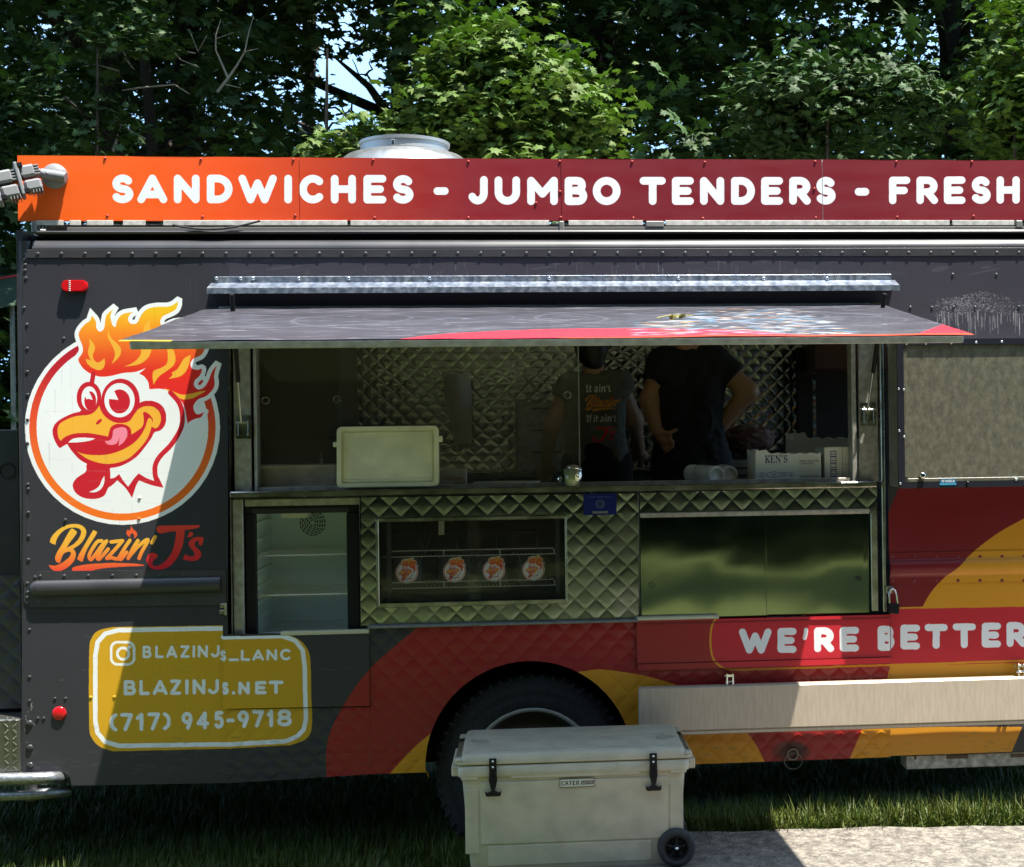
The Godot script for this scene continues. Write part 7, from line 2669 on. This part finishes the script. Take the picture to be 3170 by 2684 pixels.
func build_trees() -> void:
	for i in 4:
		sprays.append(leaf_spray(100 + i, 15, 0.29, 0.104))
	for g in [[Color(0.045, 0.085, 0.029), Color(0.10, 0.18, 0.035)], [Color(0.100, 0.165, 0.034), Color(0.24, 0.36, 0.05)]]:  # second, lighter leaf colour paints in the sunlight on the saplings
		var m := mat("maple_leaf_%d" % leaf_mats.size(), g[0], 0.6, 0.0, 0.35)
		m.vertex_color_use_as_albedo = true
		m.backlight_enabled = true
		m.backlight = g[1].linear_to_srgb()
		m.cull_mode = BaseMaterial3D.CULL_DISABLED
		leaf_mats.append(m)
	var bark := mat("bark", Color(0.085, 0.070, 0.055), 0.9)
	bark.albedo_texture = noise_tex(0.03, Color(0.45, 0.45, 0.45), Color(1.3, 1.25, 1.2), 512, 120, 5)
	bark.uv1_triplanar = true
	bark.uv1_world_triplanar = true
	bark.uv1_scale = Vector3(2.5, 0.6, 2.5)
	var ivy_bark := mat("dark_bark", Color(0.025, 0.021, 0.017), 0.95)
	var grey_twig := mat("dead_wood", Color(0.26, 0.23, 0.19), 0.85)
	# trunks: place in the photograph at the sign's upper edge, depth, radius, lean, label
	var trunks := [
		[-330, -6.0, 0.15, 0.02, "maple tree at the far left edge with a slim trunk", 0],
		[358, -6.4, 0.17, -0.03, "maple tree with a broad pale grey trunk above the orange end of the sign", 0],
		[462, -5.4, 0.06, -0.03, "young tree with a thin dark trunk beside the broad grey trunk", 1],
		[545, -7.2, 0.17, 0.10, "maple tree with a dark trunk leaning right left of the sky gap", 1],
		[960, -12.0, 0.14, 0.0, "distant tree low behind the sky gap", 0],
		[1235, -9.0, 0.16, 0.03, "tree with a dark ivy-clad trunk just right of the sky gap", 1],
		[1890, -6.8, 0.17, -0.02, "maple tree with a dark trunk behind the lettered middle of the sign", 1],
		[2360, -7.6, 0.15, 0.04, "dark maple tree right of centre", 1],
		[2790, -9.5, 0.07, 0.02, "slender tree with a thin stem against the upper right sky gap", 1],
		[2985, -6.2, 0.15, -0.06, "maple tree with a black leaning trunk near the right edge", 1],
		[3480, -6.6, 0.16, 0.0, "maple tree at the far right edge", 0],
	]
	var trees := []
	for t in trunks:
		var at := W(t[0], 500, t[1])
		var node := thing("maple_tree", t[4], "tree", Vector3(at.x, LAWN, t[1]), 0.0, "woodland trees behind the truck")
		var h := rng.randf_range(8.5, 11.0)
		var st := tool()
		var pts := []
		var rad := []
		for i in 9:
			var f := i / 8.0
			pts.append(Vector3(t[3] * h * (f - 0.42) + 0.06 * sin(i * 1.3 + t[0]), h * f, 0.08 * sin(i * 1.1 + t[0])))
			rad.append(t[2] * (1.15 - f * 0.85))
		tube(st, pts, rad, 12)
		part("trunk", st, ivy_bark if t[5] == 1 else bark, node)
		for i in 7:
			st = tool()
			var f := rng.randf_range(0.38, 0.9)
			var k := int(f * 8)
			var b: Vector3 = pts[k].lerp(pts[mini(k + 1, 8)], f * 8 - k)
			var ang := rng.randf() * TAU
			var l := rng.randf_range(1.2, 2.4)
			var dir := Vector3(cos(ang), rng.randf_range(0.2, 0.7), sin(ang)).normalized()
			tube(st, [b, b + dir * l * 0.5 + Vector3(0, 0.1, 0), b + dir * l], [t[2] * 0.4, t[2] * 0.24, 0.012], 7)
			part("limb", st, ivy_bark if t[5] == 1 else bark, node)
		trees.append([node, [], t[0], t[1]])
	# foliage: lobes of leaf sprays through the volume, left thin where the sky shows
	var gaps := [[1080, 90, 95, 130, 1.0], [1050, 210, 110, 100, 1.0], [1130, 320, 130, 100, 1.0], [990, 400, 90, 60, 0.9], [1180, 240, 60, 80, 0.9], [2010, 445, 55, 50, 0.9], [2800, 130, 80, 60, 0.85], [2910, 120, 50, 90, 0.9], [2700, 80, 40, 40, 0.85], [2380, 20, 40, 35, 0.8], [2720, 390, 30, 35, 0.8], [790, 230, 45, 60, 0.7], [700, 90, 45, 45, 0.7], [560, 200, 30, 60, 0.6], [590, 480, 60, 30, 0.8]]
	for layer in 3:
		for cx in 17:
			for cy in 7:
				var x := -420.0 + cx * 252 + (layer % 2) * 120 + rng.randf_range(-60, 60)
				var y := 520.0 - cy * 200 + rng.randf_range(-50, 50) - layer * 40
				var z: float = [-5.6, -7.6, -10.5][layer] + rng.randf_range(-0.9, 0.9)
				var sc := F / (6.06 - z)
				add_lobe(trees, gaps, x, y, z, rng.randf_range(0.62, 0.95) * (sc * 0 + 1.0), [0.55, 0.8, 1.0][layer])
	# canopy above the frame, which shades what is below
	for i in 52:
		var x := rng.randf_range(-6.5, 7.0)
		var z := rng.randf_range(-9.5, -3.0)
		var y := rng.randf_range(6.6, 10.5)
		if x > -0.7 and x < 2.2 and z > -4.8 or x > 3.0 and x < 4.4 and z > -5.0:
			continue
		place_lobe(trees, Vector3(x, y, z), rng.randf_range(0.8, 1.3), 0.8, [])
	# far thicket that closes the view between the trunks
	for i in 30:
		var x := -900.0 + i * 170.0 + rng.randf_range(-40, 40)
		add_lobe(trees, gaps, x, 505 + rng.randf_range(-70, 90), -12.5 + rng.randf_range(-1.5, 1.5), rng.randf_range(0.9, 1.2), 0.7)
	# undergrowth seen past the rear end of the truck
	for i in 26:
		add_lobe(trees, [], rng.randf_range(-500, 120), rng.randf_range(600, 1500), rng.randf_range(-8.0, -4.5), rng.randf_range(0.7, 1.0), 1.0)
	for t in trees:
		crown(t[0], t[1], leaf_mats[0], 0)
	# sunlit saplings close behind the truck
	for s in [[1560, -3.3, "bright sunlit young maple behind the middle of the roof sign", [[1430, 235, 0.30], [1560, 210, 0.34], [1660, 300, 0.33], [1500, 360, 0.36], [1740, 400, 0.28], [1380, 420, 0.25], [1620, 440, 0.34], [1480, 130, 0.16], [1800, 330, 0.2]], 0.75, 1],
			[1010, -3.6, "low leafy sapling left of the roof fan", [[1010, 460, 0.12], [1230, 400, 0.14], [1150, 430, 0.12], [1060, 490, 0.16]], 0.75, 1],
			[2560, -3.8, "young maple with mid-green leaves over the right half of the roof sign", [[2440, 250, 0.32], [2560, 300, 0.34], [2380, 330, 0.3], [2620, 340, 0.22], [2500, 420, 0.26], [2850, 320, 0.25], [2720, 270, 0.22]], 0.55, 0],
			[3140, -3.5, "sunlit young maple at the right edge above the sign", [[3120, 250, 0.22], [3160, 420, 0.26], [3090, 330, 0.2], [3190, 320, 0.3], [3150, 60, 0.25]], 0.6, 1],
			[300, -4.2, "small leafy tree in front of the broad grey trunk", [[300, 360, 0.2], [380, 60, 0.26], [180, 430, 0.18], [420, 110, 0.2], [130, 250, 0.25]], 0.4, 0]]:
		var at := W(s[0], 600, s[1])
		var node := thing("sapling", s[2], "tree", Vector3(at.x, LAWN, s[1]), 0.0, "sunlit young trees close behind the truck")
		var st := tool()
		var top := W(s[0], 150, s[1]).y - LAWN
		tube(st, [Vector3(0.05, 0, 0), Vector3(-0.03, top * 0.5, 0.02), Vector3(0.02, top, 0)], [0.035, 0.026, 0.008], 8)
		part("trunk", st, bark, node)
		var list := []
		for l in s[3]:
			var p := W(l[0], l[1], s[1] + rng.randf_range(-0.15, 0.15))
			for k in int(95 * l[2] * l[2] / 0.1 * s[4]):
				var d := Vector3(rng.randfn(0, 0.5), rng.randfn(0, 0.5), rng.randfn(0, 0.5))
				list.append([p + d * l[2] - node.position, rng.randf_range(0.55, 0.85)])
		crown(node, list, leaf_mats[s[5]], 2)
	# bare branches against the sky
	var o := thing("dead_branch", "bare pale forked branch of a dead limb against the leaves at the left", "branch", W(715, 285, -4.6))
	var st := tool()
	var q := func(x: float, y: float) -> Vector3: return W(x, y, -4.6) - o.position
	for b in [[[672, 285, 0.012], [706, 242, 0.014], [690, 205, 0.010], [668, 155, 0.008], [668, 110, 0.005], [684, 60, 0.003]], [[706, 242, 0.011], [735, 200, 0.009], [758, 160, 0.007], [770, 100, 0.005], [785, 50, 0.003]], [[700, 262, 0.006], [745, 272, 0.003]], [[758, 160, 0.004], [800, 150, 0.002]], [[668, 120, 0.004], [725, 100, 0.002]],
			[[540, 152, 0.004], [605, 165, 0.007]], [[585, 90, 0.005], [613, 160, 0.007], [640, 110, 0.004]], [[530, 155, 0.003], [560, 185, 0.004], [615, 208, 0.006]], [[255, 205, 0.004], [300, 200, 0.006], [368, 220, 0.009]], [[378, 280, 0.006], [430, 272, 0.008], [540, 262, 0.008], [585, 290, 0.006]], [[348, 365, 0.006], [380, 392, 0.009], [450, 430, 0.010]], [[375, 392, 0.010], [345, 480, 0.014]], [[378, 150, 0.010], [395, 190, 0.008], [415, 215, 0.005]]]:
		var pts := []
		var rad := []
		for p in b:
			pts.append(q.call(p[0], p[1]))
			rad.append(p[2] * 0.9)
		st = tool()
		tube(st, pts, rad, 6)
		part("branch", st, grey_twig, o)
	o = thing("twigs", "thin dark leafless twigs crossing the blue sky gap", "branch", W(1090, 300, -6.0))
	st = tool()
	for i in 16:
		var x := rng.randf_range(980, 1200)
		var y := rng.randf_range(80, 470)
		var pts := []
		var rad := []
		var dx := rng.randf_range(-1, 1)
		for k in 5:
			pts.append(W(x, y, -6.0 + rng.randf_range(-0.1, 0.1)) - o.position)
			rad.append(0.012 - k * 0.0022)
			x += dx * 34 + rng.randf_range(-14, 14)
			y -= rng.randf_range(-6, 30)
		st = tool()
		tube(st, pts, rad, 5)
		part("twig", st, ivy_bark, o)
	# canopy tent far behind, red along its edge
	o = thing("canopy_tent", "dark green canopy with a red edge seen behind the truck at the far left", "tent", Vector3(-4.9, LAWN, -5.2))
	st = tool()
	var e0 := W(-60, 874, -4.5) - o.position
	var e1 := W(66, 852, -4.5) - o.position
	var e2 := W(66, 942, -4.2) - o.position
	var e3 := W(-60, 955, -4.2) - o.position
	var far := (e0 - e1) * 6.0
	quad(st, e3 + far, e2, e1, e0 + far)
	quad(st, e1 + Vector3(0.05, 0.02, -1.4), e1, e2, e2 + Vector3(0.05, 0.0, -1.4))
	quad(st, e0 + far, e1, e1 + Vector3(0.05, 0.35, -1.4), e0 + far + Vector3(0.0, 0.35, -1.4))
	part("canopy", st, mat("tent_cloth", Color(0.022, 0.045, 0.026), 0.8), o)
	st = tool()
	tube(st, [e0 + far, e1], 0.012, 6)
	part("red_edge", st, mat("red_cord", Color(0.45, 0.03, 0.03), 0.7), o)
	st = tool()
	tube(st, [Vector3(e2.x - 0.1, 0, e2.z - 0.1), e2 + Vector3(-0.1, 0, -0.1)], 0.018, 6)
	part("pole", st, M.grey_metal, o)
	st = tool()
	tube(st, [Vector3(e2.x + far.x, 0, e2.z - 0.1), e2 + far + Vector3(0.0, 0, -0.1)], 0.018, 6)
	part("pole", st, M.grey_metal, o)


func add_lobe(trees: Array, gaps: Array, x: float, y: float, z: float, r: float, density: float) -> void:
	for g in gaps:
		if pow((x - g[0]) / g[2], 2) + pow((y - g[1]) / g[3], 2) < 0.6 and g[4] > 0.85:
			return
	place_lobe(trees, W(x, y, z), r, density, gaps)


func place_lobe(trees: Array, c: Vector3, r: float, density: float, gaps: Array) -> void:
	var best := 0
	var least := 1e9
	for i in trees.size():
		var d := Vector2(trees[i][0].position.x - c.x, (trees[i][0].position.z - c.z) * 0.8).length()
		if d < least:
			least = d
			best = i
	var node: Node3D = trees[best][0]
	var n := int(62 * r * r * r * density * 1.05)
	for k in n:
		var d := Vector3(rng.randfn(0, 1), rng.randfn(0, 1), rng.randfn(0, 1)).normalized() * pow(rng.randf(), 0.4)
		var p := c + d * Vector3(r * 1.15, r * 0.85, r * 1.15)
		var off := false
		if gaps:   # openings through which the sky shows
			var wide := (6.06 - p.z) / F
			for g in gaps:
				var open := W(g[0], g[1], p.z)
				if pow((p.x - open.x) / (g[2] * wide), 2) + pow((p.y - open.y) / (g[3] * wide), 2) < rng.randf_range(0.6, 1.0) and rng.randf() < g[4]:
					off = true
					break
		for t in thin:   # trunks that stay in sight between the leaves
			var open := W(t[0], t[1], p.z)
			if p.z > t[4] and absf(p.x - open.x) < t[2] * (6.06 - p.z) / F and absf(p.y - open.y) < t[3] * (6.06 - p.z) / F and rng.randf() < t[5]:
				off = true
				break
		if not off:
			trees[best][1].append([p - node.position, rng.randf_range(0.8, 1.25)])


func crown(node: Node3D, list: Array, m: Material, first: int) -> void:
	if list.is_empty():
		return
	for half in 2:
		var mm := MultiMesh.new()
		mm.transform_format = MultiMesh.TRANSFORM_3D
		mm.use_colors = true
		mm.mesh = sprays[first + half] if first + half < sprays.size() else sprays[half]
		var mine := []
		for i in list.size():
			if i % 2 == half:
				mine.append(list[i])
		if mine.is_empty():
			continue
		mm.instance_count = mine.size()
		for i in mine.size():
			var b := Basis(Vector3(rng.randf_range(-1, 1), 0, rng.randf_range(-1, 1)).normalized(), rng.randf_range(0, 0.5)) * Basis(Vector3.UP, rng.randf() * TAU)
			mm.set_instance_transform(i, Transform3D(b.scaled(Vector3.ONE * mine[i][1]), mine[i][0]))
			var v := rng.randf_range(0.75, 1.2)
			mm.set_instance_color(i, Color(v, v * rng.randf_range(0.92, 1.08), v))
		var o := MultiMeshInstance3D.new()
		o.name = "crown"
		o.multimesh = mm
		o.material_override = m
		node.add_child(o, true)
		o.set_meta("kind", "stuff")


# the wood that faces the truck across the lawn, behind the photographer: it is mirrored in the steel and shades the lawn
func build_woodland() -> void:
	var mm := MultiMesh.new()
	mm.transform_format = MultiMesh.TRANSFORM_3D
	mm.mesh = sprays[1]
	var list := []
	for i in 7000:
		var p := Vector3(rng.randf_range(-34, 34), 0, rng.randf_range(15.5, 20.0))
		p.y = rng.randf_range(-0.1, 11.0 + 2.0 * sin(p.x * 0.4))
		list.append([p, rng.randf_range(2.6, 4.2)])
	for i in 4000:
		var p := Vector3(rng.randf_range(-40, 40), rng.randf_range(-0.2, 9.0), rng.randf_range(20.0, 24.0))
		list.append([p, rng.randf_range(3.6, 5.0)])
	for i in 1500:   # high boughs out of view, added to shade the lawn
		var p := Vector3(rng.randf_range(-12, 12), rng.randf_range(10.2, 12.5), rng.randf_range(8.6, 12.4))
		list.append([p, rng.randf_range(1.8, 3.0)])
	mm.instance_count = list.size()
	for i in list.size():
		var b := Basis(Vector3(rng.randf_range(-1, 1), 0, rng.randf_range(-1, 1)).normalized(), rng.randf_range(0, 1.2)) * Basis(Vector3.UP, rng.randf() * TAU)
		mm.set_instance_transform(i, Transform3D(b.scaled(Vector3.ONE * list[i][1]), list[i][0]))
	var o := MultiMeshInstance3D.new()
	o.name = "woodland"
	o.multimesh = mm
	o.material_override = mat("woodland_leaf", Color(0.016, 0.028, 0.010), 0.8, 0.0, 0.2)
	add_child(o, true)
	tag(o, "dark green woodland across the lawn, mirrored in the steel panels", "woodland", "", "stuff")


# ---------------------------------------------------------------- grass
func build_grass() -> void:
	var m := mat("grass_blade", Color(0.062, 0.100, 0.018), 0.5, 0.0, 0.4)
	m.vertex_color_use_as_albedo = true
	m.backlight_enabled = true
	m.backlight = Color(0.08, 0.13, 0.015).linear_to_srgb()
	m.cull_mode = BaseMaterial3D.CULL_DISABLED
	var st := tool()
	st.set_smooth_group(-1)
	var r := RandomNumberGenerator.new()
	r.seed = 9
	for i in 15:
		var at := Vector3(r.randf_range(-0.05, 0.05), 0, r.randf_range(-0.05, 0.05))
		var a := r.randf() * TAU
		var h := r.randf_range(0.03, 0.12) if i % 4 else r.randf_range(0.10, 0.15)
		var bend := r.randf_range(0.01, 0.09)
		var d := Vector3(cos(a), 0, sin(a))
		var w := Vector3(-sin(a), 0, cos(a)) * r.randf_range(0.0018, 0.003)
		var v := r.randf_range(0.65, 1.35)
		st.set_color(Color(v * r.randf_range(0.85, 1.25), v, v * 0.8))
		var p1 := at + Vector3(0, h * 0.6, 0) + d * bend * 0.4
		var p2 := at + Vector3(0, h, 0) + d * bend
		for q in [at - w, at + w, p1 + w * 0.8, at - w, p1 + w * 0.8, p1 - w * 0.8, p1 - w * 0.8, p1 + w * 0.8, p2]:
			st.add_vertex(q)
	var tuft := finish(st)
	var spots := []
	var edge := G(2131, 2574, PATH).z
	for i in 20000:
		var x := rng.randf_range(-2.9, 2.7)
		var z := rng.randf_range(-1.6, 0.6)
		if x > -0.12 and z > edge - 0.012 + (x - 0.7) * 0.0:
			continue
		spots.append(Vector3(x, lawn_y(x, z), z))
	var mm := MultiMesh.new()
	mm.transform_format = MultiMesh.TRANSFORM_3D
	mm.use_colors = true
	mm.mesh = tuft
	mm.instance_count = spots.size()
	for i in spots.size():
		var s := rng.randf_range(0.45, 1.15)
		mm.set_instance_transform(i, Transform3D(Basis(Vector3(rng.randf_range(-1, 1), 0, rng.randf_range(-1, 1)).normalized(), rng.randf_range(0, 0.35)) * Basis(Vector3.UP, rng.randf() * TAU).scaled(Vector3(1.2, s, 1.2)), spots[i]))
		var v := rng.randf_range(0.8, 1.2)
		mm.set_instance_color(i, Color(v * rng.randf_range(0.85, 1.45), v, v * rng.randf_range(0.7, 1.2)))
	var o := MultiMeshInstance3D.new()
	o.name = "grass"
	o.multimesh = mm
	o.material_override = m
	add_child(o, true)
	tag(o, "long green grass blades around the path and under the truck", "grass", "", "stuff")
